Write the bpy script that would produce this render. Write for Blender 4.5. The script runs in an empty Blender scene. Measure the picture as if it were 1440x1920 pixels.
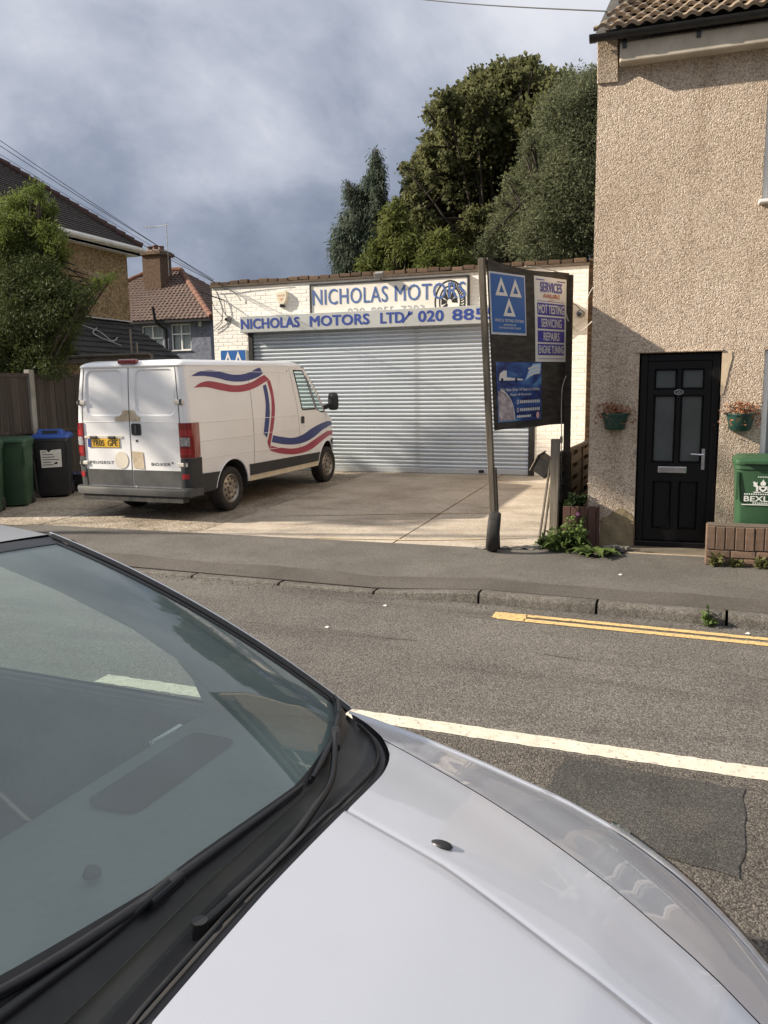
import bpy, bmesh, math, random
import numpy as np
from mathutils import Vector, Matrix
from mathutils.geometry import delaunay_2d_cdt

R = math.radians
random.seed(7)
rng = np.random.default_rng(11)
scene = bpy.context.scene
COL = scene.collection

# ------------------------------------------------------------------ camera
CAM_H = 1.85
F_PX, PITCH, ROLL, YAW = 1520.0, R(8.75), R(-0.8), R(19.24)
_f = Vector((0, math.cos(PITCH), -math.sin(PITCH)))
_r = Vector((1, 0, 0))
_u = _r.cross(_f)
_r, _u = math.cos(ROLL) * _r + math.sin(ROLL) * _u, -math.sin(ROLL) * _r + math.cos(ROLL) * _u
_rot = Matrix(((_r.x, _u.x, -_f.x), (_r.y, _u.y, -_f.y), (_r.z, _u.z, -_f.z)))
_rot = Matrix.Rotation(YAW, 3, 'Z') @ _rot
cam_data = bpy.data.cameras.new('camera')
cam = bpy.data.objects.new('camera', cam_data)
COL.objects.link(cam)
cam.matrix_world = Matrix.Translation((0, 0, CAM_H)) @ _rot.to_4x4()
cam_data.sensor_fit = 'VERTICAL'
cam_data.sensor_height = 36.0
cam_data.sensor_width = 27.0
cam_data.lens = 36.0 * F_PX / 1920.0
cam_data.clip_start = 0.05
cam_data.clip_end = 2000.0
scene.camera = cam

# ------------------------------------------------------------------ sky and sun
SUN_SIDE, SUN_EL = R(72.5), R(28.0)          # light travels towards +X with a little +Y
L_DIR = Vector((math.sin(SUN_SIDE) * math.cos(SUN_EL), math.cos(SUN_SIDE) * math.cos(SUN_EL), -math.sin(SUN_EL)))
world = bpy.data.worlds.new('World')
scene.world = world
world.use_nodes = True
wn = world.node_tree
wn.nodes.clear()
def wnode(t, **kw):
    n = wn.nodes.new(t)
    for k, v in kw.items():
        setattr(n, k, v)
    return n
def wl(a, b):
    wn.links.new(a, b)
w_out = wnode('ShaderNodeOutputWorld')
w_bg = wnode('ShaderNodeBackground')
w_sky = wnode('ShaderNodeTexSky', sky_type='NISHITA', sun_disc=False)
w_sky.sun_elevation = SUN_EL
w_sky.sun_rotation = math.atan2(-L_DIR.x, -L_DIR.y)
w_sky.air_density = 1.0
w_sky.dust_density = 1.5
w_tc = wnode('ShaderNodeTexCoord')
w_sep = wnode('ShaderNodeSeparateXYZ')
wl(w_tc.outputs['Generated'], w_sep.inputs[0])
# cloud layer: project the view direction on a high plane so clouds flatten towards the horizon
w_zo = wnode('ShaderNodeMath', operation='ADD'); w_zo.inputs[1].default_value = 0.62
wl(w_sep.outputs['Z'], w_zo.inputs[0])
w_zm = wnode('ShaderNodeMath', operation='MAXIMUM'); w_zm.inputs[1].default_value = 0.08
wl(w_zo.outputs[0], w_zm.inputs[0])
w_dx = wnode('ShaderNodeMath', operation='DIVIDE'); wl(w_sep.outputs['X'], w_dx.inputs[0]); wl(w_zm.outputs[0], w_dx.inputs[1])
w_dy = wnode('ShaderNodeMath', operation='DIVIDE'); wl(w_sep.outputs['Y'], w_dy.inputs[0]); wl(w_zm.outputs[0], w_dy.inputs[1])
w_cmb = wnode('ShaderNodeCombineXYZ'); wl(w_dx.outputs[0], w_cmb.inputs[0]); wl(w_dy.outputs[0], w_cmb.inputs[1])
w_map = wnode('ShaderNodeMapping'); w_map.inputs['Location'].default_value = (1.7, 0.6, 0.0)
wl(w_cmb.outputs[0], w_map.inputs['Vector'])
def wnoise(scale, detail, rough, dist):
    n = wnode('ShaderNodeTexNoise'); n.inputs['Scale'].default_value = scale
    n.inputs['Detail'].default_value = detail; n.inputs['Roughness'].default_value = rough
    n.inputs['Distortion'].default_value = dist
    wl(w_map.outputs[0], n.inputs['Vector'])
    return n
w_n1 = wnoise(1.75, 7, 0.55, 0.25)
w_n2 = wnoise(5.2, 6, 0.58, 0.3)
w_mix12 = wnode('ShaderNodeMix', data_type='FLOAT'); w_mix12.inputs[0].default_value = 0.22
wl(w_n1.outputs['Fac'], w_mix12.inputs[2]); wl(w_n2.outputs['Fac'], w_mix12.inputs[3])
# the cloud base thickens into a storm bank low over the horizon, all the way round
w_el = wnode('ShaderNodeMapRange'); w_el.inputs[1].default_value = 0.06; w_el.inputs[2].default_value = 0.44
w_el.inputs[3].default_value = -0.37; w_el.inputs[4].default_value = 0.24
wl(w_sep.outputs['Z'], w_el.inputs[0])
w_sum = wnode('ShaderNodeMath', operation='ADD')
w_con = wnode('ShaderNodeMapRange', clamp=False); w_con.inputs[1].default_value = 0.3; w_con.inputs[2].default_value = 0.7; w_con.inputs[3].default_value = 0.17; w_con.inputs[4].default_value = 0.83
wl(w_mix12.outputs[0], w_con.inputs[0]); wl(w_con.outputs[0], w_sum.inputs[0]); wl(w_el.outputs[0], w_sum.inputs[1])
w_ramp = wnode('ShaderNodeValToRGB')
cr = w_ramp.color_ramp
cr.elements[0].position = 0.22; cr.elements[0].color = (0.092, 0.110, 0.152, 1)
cr.elements[1].position = 0.80; cr.elements[1].color = (0.475, 0.480, 0.500, 1)
e = cr.elements.new(0.40); e.color = (0.165, 0.187, 0.240, 1)
e = cr.elements.new(0.60); e.color = (0.315, 0.330, 0.378, 1)
wl(w_sum.outputs[0], w_ramp.inputs[0])
w_skys = wnode('ShaderNodeVectorMath', operation='SCALE'); w_skys.inputs['Scale'].default_value = 0.06
wl(w_sky.outputs[0], w_skys.inputs[0])
w_gap = wnode('ShaderNodeMapRange'); w_gap.inputs[1].default_value = 0.70; w_gap.inputs[2].default_value = 0.95
w_gap.inputs[3].default_value = 0.04; w_gap.inputs[4].default_value = 0.30
wl(w_sum.outputs[0], w_gap.inputs[0])
w_mixc = wnode('ShaderNodeMix', data_type='RGBA')
wl(w_gap.outputs[0], w_mixc.inputs[0]); wl(w_ramp.outputs[0], w_mixc.inputs[6]); wl(w_skys.outputs[0], w_mixc.inputs[7])
wl(w_mixc.outputs[2], w_bg.inputs['Color'])
w_bg.inputs['Strength'].default_value = 1.0
wl(w_bg.outputs[0], w_out.inputs[0])

sun_data = bpy.data.lights.new('sun', 'SUN')
sun_data.energy = 5.0
sun_data.angle = R(0.7)
sun_data.color = (1.0, 0.89, 0.74)
sun = bpy.data.objects.new('sun', sun_data)
COL.objects.link(sun)
sun.location = (-30, -10, 20)
sun.rotation_euler = L_DIR.to_track_quat('-Z', 'Y').to_euler()

scene.view_settings.view_transform = 'Standard'
scene.view_settings.look = 'None'
scene.view_settings.gamma = 1.0
scene.view_settings.use_curve_mapping = False
scene.view_settings.exposure = 0.95
scene.cycles.max_bounces = 10
scene.cycles.transparent_max_bounces = 16
scene.cycles.use_denoising = True

# ------------------------------------------------------------------ materials
MATS = {}
def mat(name, base, rough=0.7, metallic=0.0, col2=None, nscale=6.0, namt=(0.35, 0.65), ndetail=5, bump=0.0, bscale=60.0,
        bdist=0.01, btype='noise', spec=0.5, coat=0.0, coat_rough=0.05, rnd=0.0, col3=None, n3scale=1.2, n3=(0.5, 0.7),
        stretch=None, rough2=None, trans=0.0, ior=1.45, subsurf=0.0, coords='Object', emis=None, emis_s=0.0, tilt=None):
    m = bpy.data.materials.new(name)
    m.use_nodes = True
    t = m.node_tree
    b = t.nodes['Principled BSDF']
    b.inputs['Base Color'].default_value = (*base, 1)
    b.inputs['Roughness'].default_value = rough
    b.inputs['Metallic'].default_value = metallic
    b.inputs['Specular IOR Level'].default_value = spec
    b.inputs['IOR'].default_value = ior
    b.inputs['Transmission Weight'].default_value = trans
    b.inputs['Coat Weight'].default_value = coat
    b.inputs['Coat Roughness'].default_value = coat_rough
    if emis:
        b.inputs['Emission Color'].default_value = (*emis, 1)
        b.inputs['Emission Strength'].default_value = emis_s
    L = t.links.new
    tc = t.nodes.new('ShaderNodeTexCoord')
    vec = tc.outputs[coords]
    if stretch:
        mp = t.nodes.new('ShaderNodeMapping')
        mp.inputs['Scale'].default_value = stretch
        L(vec, mp.inputs['Vector']); vec = mp.outputs[0]
    def noise(sc, det=5, rgh=0.6, dist=0.0):
        n = t.nodes.new('ShaderNodeTexNoise')
        n.inputs['Scale'].default_value = sc; n.inputs['Detail'].default_value = det
        n.inputs['Roughness'].default_value = rgh; n.inputs['Distortion'].default_value = dist
        L(vec, n.inputs['Vector'])
        return n.outputs['Fac']
    def mrange(s, a, c, lo=0.0, hi=1.0):
        r = t.nodes.new('ShaderNodeMapRange'); r.inputs[1].default_value = a; r.inputs[2].default_value = c
        r.inputs[3].default_value = lo; r.inputs[4].default_value = hi
        L(s, r.inputs[0]); return r.outputs[0]
    def mixc(f, a, c):
        x = t.nodes.new('ShaderNodeMix'); x.data_type = 'RGBA'
        if isinstance(f, float): x.inputs[0].default_value = f
        else: L(f, x.inputs[0])
        for sock, val in ((6, a), (7, c)):
            if isinstance(val, tuple): x.inputs[sock].default_value = (*val, 1)
            else: L(val, x.inputs[sock])
        return x.outputs[2]
    colr = None
    if col2:
        f = mrange(noise(nscale, ndetail), *namt)
        colr = mixc(f, tuple(base), tuple(col2))
        if rough2 is not None:
            L(mrange(f, 0, 1, rough, rough2), b.inputs['Roughness'])
    if col3:
        f3 = mrange(noise(n3scale, 6, 0.62), *n3)
        colr = mixc(f3, colr if colr is not None else tuple(base), tuple(col3))
    if rnd > 0:
        oi = t.nodes.new('ShaderNodeObjectInfo')
        hs = t.nodes.new('ShaderNodeHueSaturation')
        L(mrange(oi.outputs['Random'], 0, 1, 1 - rnd, 1 + rnd), hs.inputs['Value'])
        if colr is not None: L(colr, hs.inputs['Color'])
        else: hs.inputs['Color'].default_value = (*base, 1)
        colr = hs.outputs[0]
    if colr is not None:
        L(colr, b.inputs['Base Color'])
    if bump > 0:
        if btype == 'voronoi':
            v = t.nodes.new('ShaderNodeTexVoronoi'); v.inputs['Scale'].default_value = bscale
            L(vec, v.inputs['Vector']); h = v.outputs['Distance']
        else:
            h = noise(bscale, 6, 0.65)
        bp = t.nodes.new('ShaderNodeBump'); bp.inputs['Strength'].default_value = bump
        bp.inputs['Distance'].default_value = bdist
        L(h, bp.inputs['Height']); L(bp.outputs[0], b.inputs['Normal'])
    MATS[name] = m
    m['_h'] = 1
    return m
M = MATS

# ------------------------------------------------------------------ mesh helpers
class MB:
    """collects geometry in one frame; build() links it as one mesh object"""
    def __init__(self):
        self.v = []; self.f = []
    def add(self, vs, fs):
        o = len(self.v)
        self.v.extend([tuple(p) for p in vs])
        self.f.extend([tuple(i + o for i in q) for q in fs])
        return self
    def box(self, a, b):
        x0, y0, z0 = a; x1, y1, z1 = b
        return self.add([(x0, y0, z0), (x1, y0, z0), (x1, y1, z0), (x0, y1, z0), (x0, y0, z1), (x1, y0, z1), (x1, y1, z1), (x0, y1, z1)],
                        [(0, 3, 2, 1), (4, 5, 6, 7), (0, 1, 5, 4), (1, 2, 6, 5), (2, 3, 7, 6), (3, 0, 4, 7)])
    def cbox(self, c, s):
        return self.box([c[i] - s[i] / 2 for i in range(3)], [c[i] + s[i] / 2 for i in range(3)])
    def obox(self, c, s, mt):
        h = [x / 2 for x in s]
        vs = []
        for z in (-1, 1):
            for x, y in ((-1, -1), (1, -1), (1, 1), (-1, 1)):
                vs.append(Vector(c) + mt @ Vector((x * h[0], y * h[1], z * h[2])))
        return self.add(vs, [(0, 3, 2, 1), (4, 5, 6, 7), (0, 1, 5, 4), (1, 2, 6, 5), (2, 3, 7, 6), (3, 0, 4, 7)])
    def bar(self, p, q, w, t, up=(0, 0, 1)):
        p, q = Vector(p), Vector(q); d = q - p; L = d.length
        z = d.normalized(); x = Vector(up).cross(z)
        if x.length < 1e-5: x = Vector((1, 0, 0)).cross(z)
        x.normalize(); y = z.cross(x)
        return self.obox((p + q) / 2, (w, t, L), Matrix((x, y, z)).transposed())
    def tube(self, pts, r, n=8, cap=True):
        pts = [Vector(p) for p in pts]
        rs = r if isinstance(r, (list, tuple)) else [r] * len(pts)
        vs = []; fs = []; prev = None
        for i, p in enumerate(pts):
            d = (pts[min(i + 1, len(pts) - 1)] - pts[max(i - 1, 0)])
            if d.length < 1e-9: d = Vector((0, 0, 1))
            d.normalize()
            if prev is None:
                a = d.orthogonal().normalized()
            else:
                a = prev - d * prev.dot(d)
                a = a.normalized() if a.length > 1e-6 else d.orthogonal().normalized()
            prev = a; b = d.cross(a)
            for k in range(n):
                th = 2 * math.pi * k / n
                vs.append(p + (a * math.cos(th) + b * math.sin(th)) * rs[i])
        for i in range(len(pts) - 1):
            for k in range(n):
                k2 = (k + 1) % n
                fs.append((i * n + k, i * n + k2, (i + 1) * n + k2, (i + 1) * n + k))
        if cap:
            fs.append(tuple(range(n - 1, -1, -1)))
            fs.append(tuple((len(pts) - 1) * n + k for k in range(n)))
        return self.add(vs, fs)
    def cyl(self, p, q, r, n=16):
        return self.tube([p, q], r, n)
    def prism(self, poly, p0, ax, ay, az, depth):
        """polygon (u,v) in plane p0+u*ax+v*ay, extruded along az by depth"""
        p0, ax, ay, az = Vector(p0), Vector(ax), Vector(ay), Vector(az)
        n = len(poly)
        vs = [p0 + ax * u + ay * v for u, v in poly] + [p0 + ax * u + ay * v + az * depth for u, v in poly]
        fs = [tuple(range(n - 1, -1, -1)), tuple(range(n, 2 * n))]
        fs += [(i, (i + 1) % n, n + (i + 1) % n, n + i) for i in range(n)]
        return self.add(vs, fs)
    def lathe(self, prof, c, axis='z', n=24, closed=False):
        vs = []; fs = []
        for k in range(n):
            th = 2 * math.pi * k / n
            for (r, h) in prof:
                a, b = r * math.cos(th), r * math.sin(th)
                p = {'z': (a, b, h), 'x': (h, a, b), 'y': (a, h, b)}[axis]
                vs.append((c[0] + p[0], c[1] + p[1], c[2] + p[2]))
        m = len(prof)
        for k in range(n):
            k2 = (k + 1) % n
            for j in range(m - 1 if not closed else m):
                j2 = (j + 1) % m
                fs.append((k * m + j, k2 * m + j, k2 * m + j2, k * m + j2))
        return self.add(vs, fs)
    def grid(self, rows, closed=False):
        m = len(rows[0]); vs = [p for r in rows for p in r]; fs = []
        for i in range(len(rows) - 1):
            for j in range(m if closed else m - 1):
                j2 = (j + 1) % m
                fs.append((i * m + j, i * m + j2, (i + 1) * m + j2, (i + 1) * m + j))
        return self.add(vs, fs)
    def quad(self, a, b, c, d):
        return self.add([a, b, c, d], [(0, 1, 2, 3)])
    def mesh(self, name, material, org=(0, 0, 0), smooth=None, normals=True):
        me = bpy.data.meshes.new(name)
        vs = [(p[0] - org[0], p[1] - org[1], p[2] - org[2]) for p in self.v]
        me.from_pydata(vs, [], self.f)
        if normals:
            bm = bmesh.new(); bm.from_mesh(me)
            bmesh.ops.recalc_face_normals(bm, faces=bm.faces)
            bm.to_mesh(me); bm.free()
        if smooth is not None:
            me.shade_smooth(); me.set_sharp_from_angle(angle=R(smooth))
        if material: me.materials.append(M[material] if isinstance(material, str) else material)
        me.update()
        return me
    def build(self, name, material, parent=None, smooth=None, bevel=0.0, seg=2, local=False, loc=None, normals=True):
        org = (0, 0, 0)
        if parent is not None and not local:
            org = world_loc(parent)
        elif loc is not None:
            org = loc
        o = bpy.data.objects.new(name, self.mesh(name, material, org, smooth, normals))
        COL.objects.link(o)
        if parent is not None: o.parent = parent
        elif loc is not None: o.location = loc
        if bevel > 0:
            md = o.modifiers.new('bevel', 'BEVEL'); md.width = bevel; md.segments = seg; md.limit_method = 'ANGLE'; md.angle_limit = R(35)
        return o

def world_loc(o):
    p = Vector((0, 0, 0))
    while o is not None:
        p += o.location; o = o.parent
    return p
def tag(o, label=None, cat=None, group=None, kind=None):
    if label: o['label'] = label
    if cat: o['category'] = cat
    if group: o['group'] = group
    if kind: o['kind'] = kind
    return o
def thing(name, label, cat, loc=(0, 0, 0), rz=0.0, group=None):
    o = bpy.data.objects.new(name, None)
    o.empty_display_size = 0.2
    COL.objects.link(o); o.location = loc; o.rotation_euler = (0, 0, rz)
    return tag(o, label, cat, group)
def inst(name, me, parent=None, loc=(0, 0, 0), rot=(0, 0, 0), scale=(1, 1, 1)):
    o = bpy.data.objects.new(name, me); COL.objects.link(o)
    o.parent = parent; o.location = loc; o.rotation_euler = rot; o.scale = scale
    return o
def copy_tree(o, parent=None):
    c = o.copy(); COL.objects.link(c); c.parent = parent
    for ch in list(o.children): copy_tree(ch, c)
    return c

_TXT = {}
def text_geo(s, bold=0.0, spacing=1.0):
    key = (s, bold, spacing)
    if key not in _TXT:
        cu = bpy.data.curves.new('t', 'FONT'); cu.body = s; cu.size = 1.0; cu.offset = bold; cu.space_character = spacing
        cu.resolution_u = 3
        ob = bpy.data.objects.new('t', cu)
        me = bpy.data.meshes.new_from_object(ob)
        vs = [tuple(v.co) for v in me.vertices]; fs = [tuple(p.vertices) for p in me.polygons]
        bpy.data.objects.remove(ob); bpy.data.curves.remove(cu); bpy.data.meshes.remove(me)
        xs = [v[0] for v in vs]; ys = [v[1] for v in vs]
        _TXT[key] = (vs, fs, min(xs), max(xs), min(ys), max(ys))
    return _TXT[key]
def text_into(mb, s, fn, u0, u1, v0, v1, bold=0.0, spacing=1.0):
    """lay the string's outline into the rectangle u0..u1, v0..v1 of surface fn(u,v)->point"""
    vs, fs, x0, x1, y0, y1 = text_geo(s, 0.0, spacing)
    d = max(0.0, bold) * (v1 - v0) / (y1 - y0)
    u0 += d; u1 -= d; v0 += d; v1 -= d
    sh = [(0, 0)] if d <= 0 else [(d * math.cos(a), d * math.sin(a)) for a in (0.79, 2.36, 3.93, 5.50)] + [(d, 0), (-d, 0)]
    for k, (du, dv) in enumerate(sh):       # strokes thickened by overlapping outlines, each a hair above the last
        pts = [fn(u0 + (x - x0) / (x1 - x0) * (u1 - u0) + du, v0 + (y - y0) / (y1 - y0) * (v1 - v0) + dv) for x, y, _ in vs]
        if k:
            n = (fn(u1, v0) - fn(u0, v0)).cross(fn(u0, v1) - fn(u0, v0)).normalized() * 0.00012 * k
            pts = [p + n for p in pts]
        mb.add(pts, fs)
    return mb
def plane_fn(p0, ax, ay, off=0.0):
    p0, ax, ay = Vector(p0), Vector(ax).normalized(), Vector(ay).normalized()
    n = ax.cross(ay) * off
    return lambda u, v: p0 + ax * u + ay * v + n
def sheet(mb, outer, fn, holes=(), step=None):
    """triangulated sheet: outline polygon with holes in (u,v), mapped through fn"""
    pts = []; edges = []
    def loop(poly):
        if step:
            q = []
            for i, a in enumerate(poly):
                b = poly[(i + 1) % len(poly)]
                n = max(1, int(math.hypot(b[0] - a[0], b[1] - a[1]) / step))
                q += [(a[0] + (b[0] - a[0]) * k / n, a[1] + (b[1] - a[1]) * k / n) for k in range(n)]
            poly = q
        o = len(pts); pts.extend(poly)
        edges.extend([(o + i, o + (i + 1) % len(poly)) for i in range(len(poly))])
        return poly
    allp = [loop(list(outer))] + [loop(list(h)) for h in holes]
    def inside(p, poly):
        c = False; j = len(poly) - 1
        for i in range(len(poly)):
            a, b = poly[i], poly[j]
            if (a[1] > p[1]) != (b[1] > p[1]) and p[0] < (b[0] - a[0]) * (p[1] - a[1]) / (b[1] - a[1]) + a[0]: c = not c
            j = i
        return c
    if step:
        us = [p[0] for p in allp[0]]; vs_ = [p[1] for p in allp[0]]
        nu = int((max(us) - min(us)) / step); nv = int((max(vs_) - min(vs_)) / step)
        for i in range(1, nu + 1):
            for j in range(1, nv + 1):
                p = (min(us) + i * step * 0.997, min(vs_) + j * step * 0.993)
                if inside(p, allp[0]) and not any(inside(p, h) for h in allp[1:]): pts.append(p)
    r = delaunay_2d_cdt([Vector(p) for p in pts], edges, [], 1, 1e-6)
    fs = []
    for f in r[2]:
        c = sum((r[0][i] for i in f), Vector((0, 0))) / len(f)
        if inside(c, allp[0]) and not any(inside(c, h) for h in allp[1:]): fs.append(tuple(f))
    return mb.add([fn(p[0], p[1]) for p in r[0]], fs)
def rrect(u0, u1, v0, v1, r, n=4):
    out = []
    for cx, cy, a0 in ((u1 - r, v0 + r, -90), (u1 - r, v1 - r, 0), (u0 + r, v1 - r, 90), (u0 + r, v0 + r, 180)):
        for k in range(n + 1):
            a = R(a0 + 90 * k / n); out.append((cx + r * math.cos(a), cy + r * math.sin(a)))
    return out
def circle(cx, cy, r, n=20):
    return [(cx + r * math.cos(2 * math.pi * k / n), cy + r * math.sin(2 * math.pi * k / n)) for k in range(n)]
def ribbon(cu, w):
    """polygon of a band of half width w (number or list) around a polyline (u,v)"""
    a = []; b = []
    for i, p in enumerate(cu):
        p0 = cu[max(i - 1, 0)]; p1 = cu[min(i + 1, len(cu) - 1)]
        dx, dy = p1[0] - p0[0], p1[1] - p0[1]; L = math.hypot(dx, dy) or 1
        ww = w[i] if isinstance(w, (list, tuple)) else w
        a.append((p[0] - dy / L * ww, p[1] + dx / L * ww)); b.append((p[0] + dy / L * ww, p[1] - dx / L * ww))
    return a + b[::-1]
def spline(pts, n=8):
    """Catmull-Rom through pts (any dimension)"""
    out = []
    P = [pts[0]] + list(pts) + [pts[-1]]
    for i in range(1, len(P) - 2):
        for k in range(n):
            t = k / n
            out.append(tuple(0.5 * ((2 * b) + (-a + c) * t + (2 * a - 5 * b + 4 * c - d) * t * t + (-a + 3 * b - 3 * c + d) * t ** 3)
                             for a, b, c, d in zip(P[i - 1], P[i], P[i + 1], P[i + 2])))
    out.append(tuple(pts[-1]))
    return out
def lerp_tab(tab, x):
    if x <= tab[0][0]: return tab[0][1]
    for (a, va), (b, vb) in zip(tab, tab[1:]):
        if x <= b:
            t = (x - a) / (b - a)
            return va + (vb - va) * t
    return tab[-1][1]
def smooth_tab(tab, x):
    if x <= tab[0][0]: return tab[0][1]
    for i in range(len(tab) - 1):
        (a, va), (b, vb) = tab[i], tab[i + 1]
        if x <= b:
            t = (x - a) / (b - a)
            p0 = tab[i - 1][1] if i > 0 else va - (vb - va)
            p3 = tab[i + 2][1] if i + 2 < len(tab) else vb + (vb - va)
            return 0.5 * (2 * va + (-p0 + vb) * t + (2 * p0 - 5 * va + 4 * vb - p3) * t * t + (-p0 + 3 * va - 3 * vb + p3) * t ** 3)
    return tab[-1][1]
# ------------------------------------------------------------------ procedural surface materials
def cell_mat(name, cols, scale, rough=0.85, bump=0.6, bdist=0.006, big=None, bigscale=0.8, bigr=(0.42, 0.68), fine=0.5, spec=0.3, smoothf=False, big2=None, big2scale=3.0, big2r=(0.55, 0.75), stretch2=None):
    """stone-chip surfaces: a colour per Voronoi cell, relief from the cell distance"""
    m = bpy.data.materials.new(name); m.use_nodes = True
    t = m.node_tree; L = t.links.new; b = t.nodes['Principled BSDF']
    b.inputs['Roughness'].default_value = rough; b.inputs['Specular IOR Level'].default_value = spec
    tc = t.nodes.new('ShaderNodeTexCoord'); vec = tc.outputs['Object']
    v = t.nodes.new('ShaderNodeTexVoronoi'); v.inputs['Scale'].default_value = scale; L(vec, v.inputs['Vector'])
    sep = t.nodes.new('ShaderNodeSeparateColor'); L(v.outputs['Color'], sep.inputs[0])
    rp = t.nodes.new('ShaderNodeValToRGB'); L(sep.outputs[0], rp.inputs[0])
    els = rp.color_ramp.elements
    els[0].color = (*cols[0], 1); els[1].color = (*cols[-1], 1)
    for i, c in enumerate(cols[1:-1]):
        e = els.new((i + 1) / (len(cols) - 1)); e.color = (*c, 1)
    colr = rp.outputs[0]
    def overlay(colr, c2, sc, rg, st=None):
        n = t.nodes.new('ShaderNodeTexNoise'); n.inputs['Scale'].default_value = sc; n.inputs['Detail'].default_value = 7; n.inputs['Roughness'].default_value = 0.62
        if st:
            mp = t.nodes.new('ShaderNodeMapping'); mp.inputs['Scale'].default_value = st; L(vec, mp.inputs[0]); L(mp.outputs[0], n.inputs['Vector'])
        else: L(vec, n.inputs['Vector'])
        r = t.nodes.new('ShaderNodeMapRange'); r.inputs[1].default_value = rg[0]; r.inputs[2].default_value = rg[1]; L(n.outputs['Fac'], r.inputs[0])
        x = t.nodes.new('ShaderNodeMix'); x.data_type = 'RGBA'; x.blend_type = 'MULTIPLY'
        L(r.outputs[0], x.inputs[0]); L(colr, x.inputs[6]); x.inputs[7].default_value = (*c2, 1)
        return x.outputs[2]
    if big: colr = overlay(colr, big, bigscale, bigr)
    if big2: colr = overlay(colr, big2, big2scale, big2r, stretch2)
    L(colr, b.inputs['Base Color'])
    n2 = t.nodes.new('ShaderNodeTexNoise'); n2.inputs['Scale'].default_value = scale * 2.3; n2.inputs['Detail'].default_value = 3; L(vec, n2.inputs['Vector'])
    ma = t.nodes.new('ShaderNodeMath'); ma.operation = 'MULTIPLY_ADD'; ma.inputs[1].default_value = -fine
    L(n2.outputs['Fac'], ma.inputs[0]); L(v.outputs['Distance'], ma.inputs[2])
    bp = t.nodes.new('ShaderNodeBump'); bp.invert = True; bp.inputs['Strength'].default_value = bump; bp.inputs['Distance'].default_value = bdist
    L(ma.outputs[0], bp.inputs['Height']); L(bp.outputs[0], b.inputs['Normal'])
    M[name] = m
    return m
cell_mat('road_asphalt', [(0.066, 0.060, 0.053), (0.108, 0.099, 0.089), (0.143, 0.132, 0.118), (0.215, 0.198, 0.178)], 112, bump=0.6, bdist=0.005,
         big=(0.66, 0.66, 0.67), bigscale=0.55, bigr=(0.42, 0.70), big2=(0.60, 0.585, 0.57), big2scale=1.3, big2r=(0.50, 0.74), stretch2=(0.22, 1.9, 1))
cell_mat('road_asphalt_coarse', [(0.042, 0.038, 0.034), (0.078, 0.070, 0.061), (0.110, 0.098, 0.085), (0.185, 0.165, 0.140)], 125, bump=0.8, bdist=0.005, big=(0.7, 0.7, 0.7), bigscale=0.9)
cell_mat('patch_asphalt', [(0.028, 0.028, 0.028), (0.045, 0.044, 0.042), (0.060, 0.058, 0.055), (0.11, 0.105, 0.095)], 190, bump=0.5, bdist=0.003, big=(0.70, 0.70, 0.70), bigscale=2.5, big2=(1.25, 1.2, 1.12), big2scale=4.0, big2r=(0.45, 0.7))
cell_mat('pavement_asphalt', [(0.076, 0.070, 0.063), (0.108, 0.100, 0.090), (0.132, 0.122, 0.110), (0.185, 0.172, 0.155)], 150, bump=0.5, bdist=0.004, big=(0.70, 0.69, 0.68), bigscale=0.8, big2=(0.8, 0.78, 0.75), big2scale=5)
cell_mat('pavement_strip', [(0.058, 0.052, 0.046), (0.080, 0.072, 0.063), (0.098, 0.088, 0.077), (0.135, 0.12, 0.105)], 140, bump=0.4, bdist=0.003, big=(0.72, 0.71, 0.70), bigscale=1.2)
cell_mat('kerb_stone', [(0.070, 0.064, 0.056), (0.105, 0.097, 0.086), (0.14, 0.13, 0.115), (0.18, 0.165, 0.145)], 110, bump=0.5, bdist=0.005, big=(0.55, 0.54, 0.52), bigscale=3.0, big2=(0.65, 0.63, 0.6), big2scale=14, stretch2=(1, 1, 0.25))
cell_mat('forecourt_concrete', [(0.34, 0.296, 0.238), (0.41, 0.358, 0.292), (0.455, 0.40, 0.33), (0.51, 0.455, 0.38)], 70, bump=0.35, bdist=0.004,
         big=(0.60, 0.57, 0.53), bigscale=0.9, bigr=(0.42, 0.72), big2=(0.62, 0.59, 0.55), big2scale=1.6, big2r=(0.52, 0.70), stretch2=(0.5, 1.6, 1))
cell_mat('forecourt_aggregate', [(0.20, 0.168, 0.128), (0.30, 0.255, 0.198), (0.37, 0.318, 0.25), (0.48, 0.425, 0.345)], 42, bump=0.8, bdist=0.008,
         big=(0.55, 0.52, 0.48), bigscale=1.1, big2=(0.65, 0.62, 0.58), big2scale=4)
cell_mat('pebbledash', [(0.30, 0.238, 0.180), (0.470, 0.382, 0.297), (0.565, 0.466, 0.370), (0.70, 0.595, 0.485)], 90, rough=0.95, bump=1.0, bdist=0.0075, fine=0.6, spec=0.2,
         big=(0.78, 0.75, 0.71), bigscale=0.6, bigr=(0.42, 0.72), big2=(0.72, 0.68, 0.63), big2scale=2.0, big2r=(0.50, 0.74), stretch2=(1.3, 1, 0.22))
cell_mat('roughcast_tan', [(0.12, 0.082, 0.040), (0.215, 0.152, 0.078), (0.27, 0.195, 0.105), (0.34, 0.25, 0.145)], 22, rough=0.95, bump=0.8, bdist=0.02, big=(0.72, 0.70, 0.68), bigscale=0.5)
cell_mat('render_blue', [(0.135, 0.147, 0.185), (0.165, 0.178, 0.22), (0.185, 0.198, 0.24), (0.21, 0.222, 0.265)], 9, rough=0.9, bump=0.3, bdist=0.02, big=(0.72, 0.72, 0.74), bigscale=0.8)
mat('earth', (0.09, 0.075, 0.05), 0.95, col2=(0.06, 0.07, 0.035), nscale=0.8, bump=0.4, bscale=20)
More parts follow.
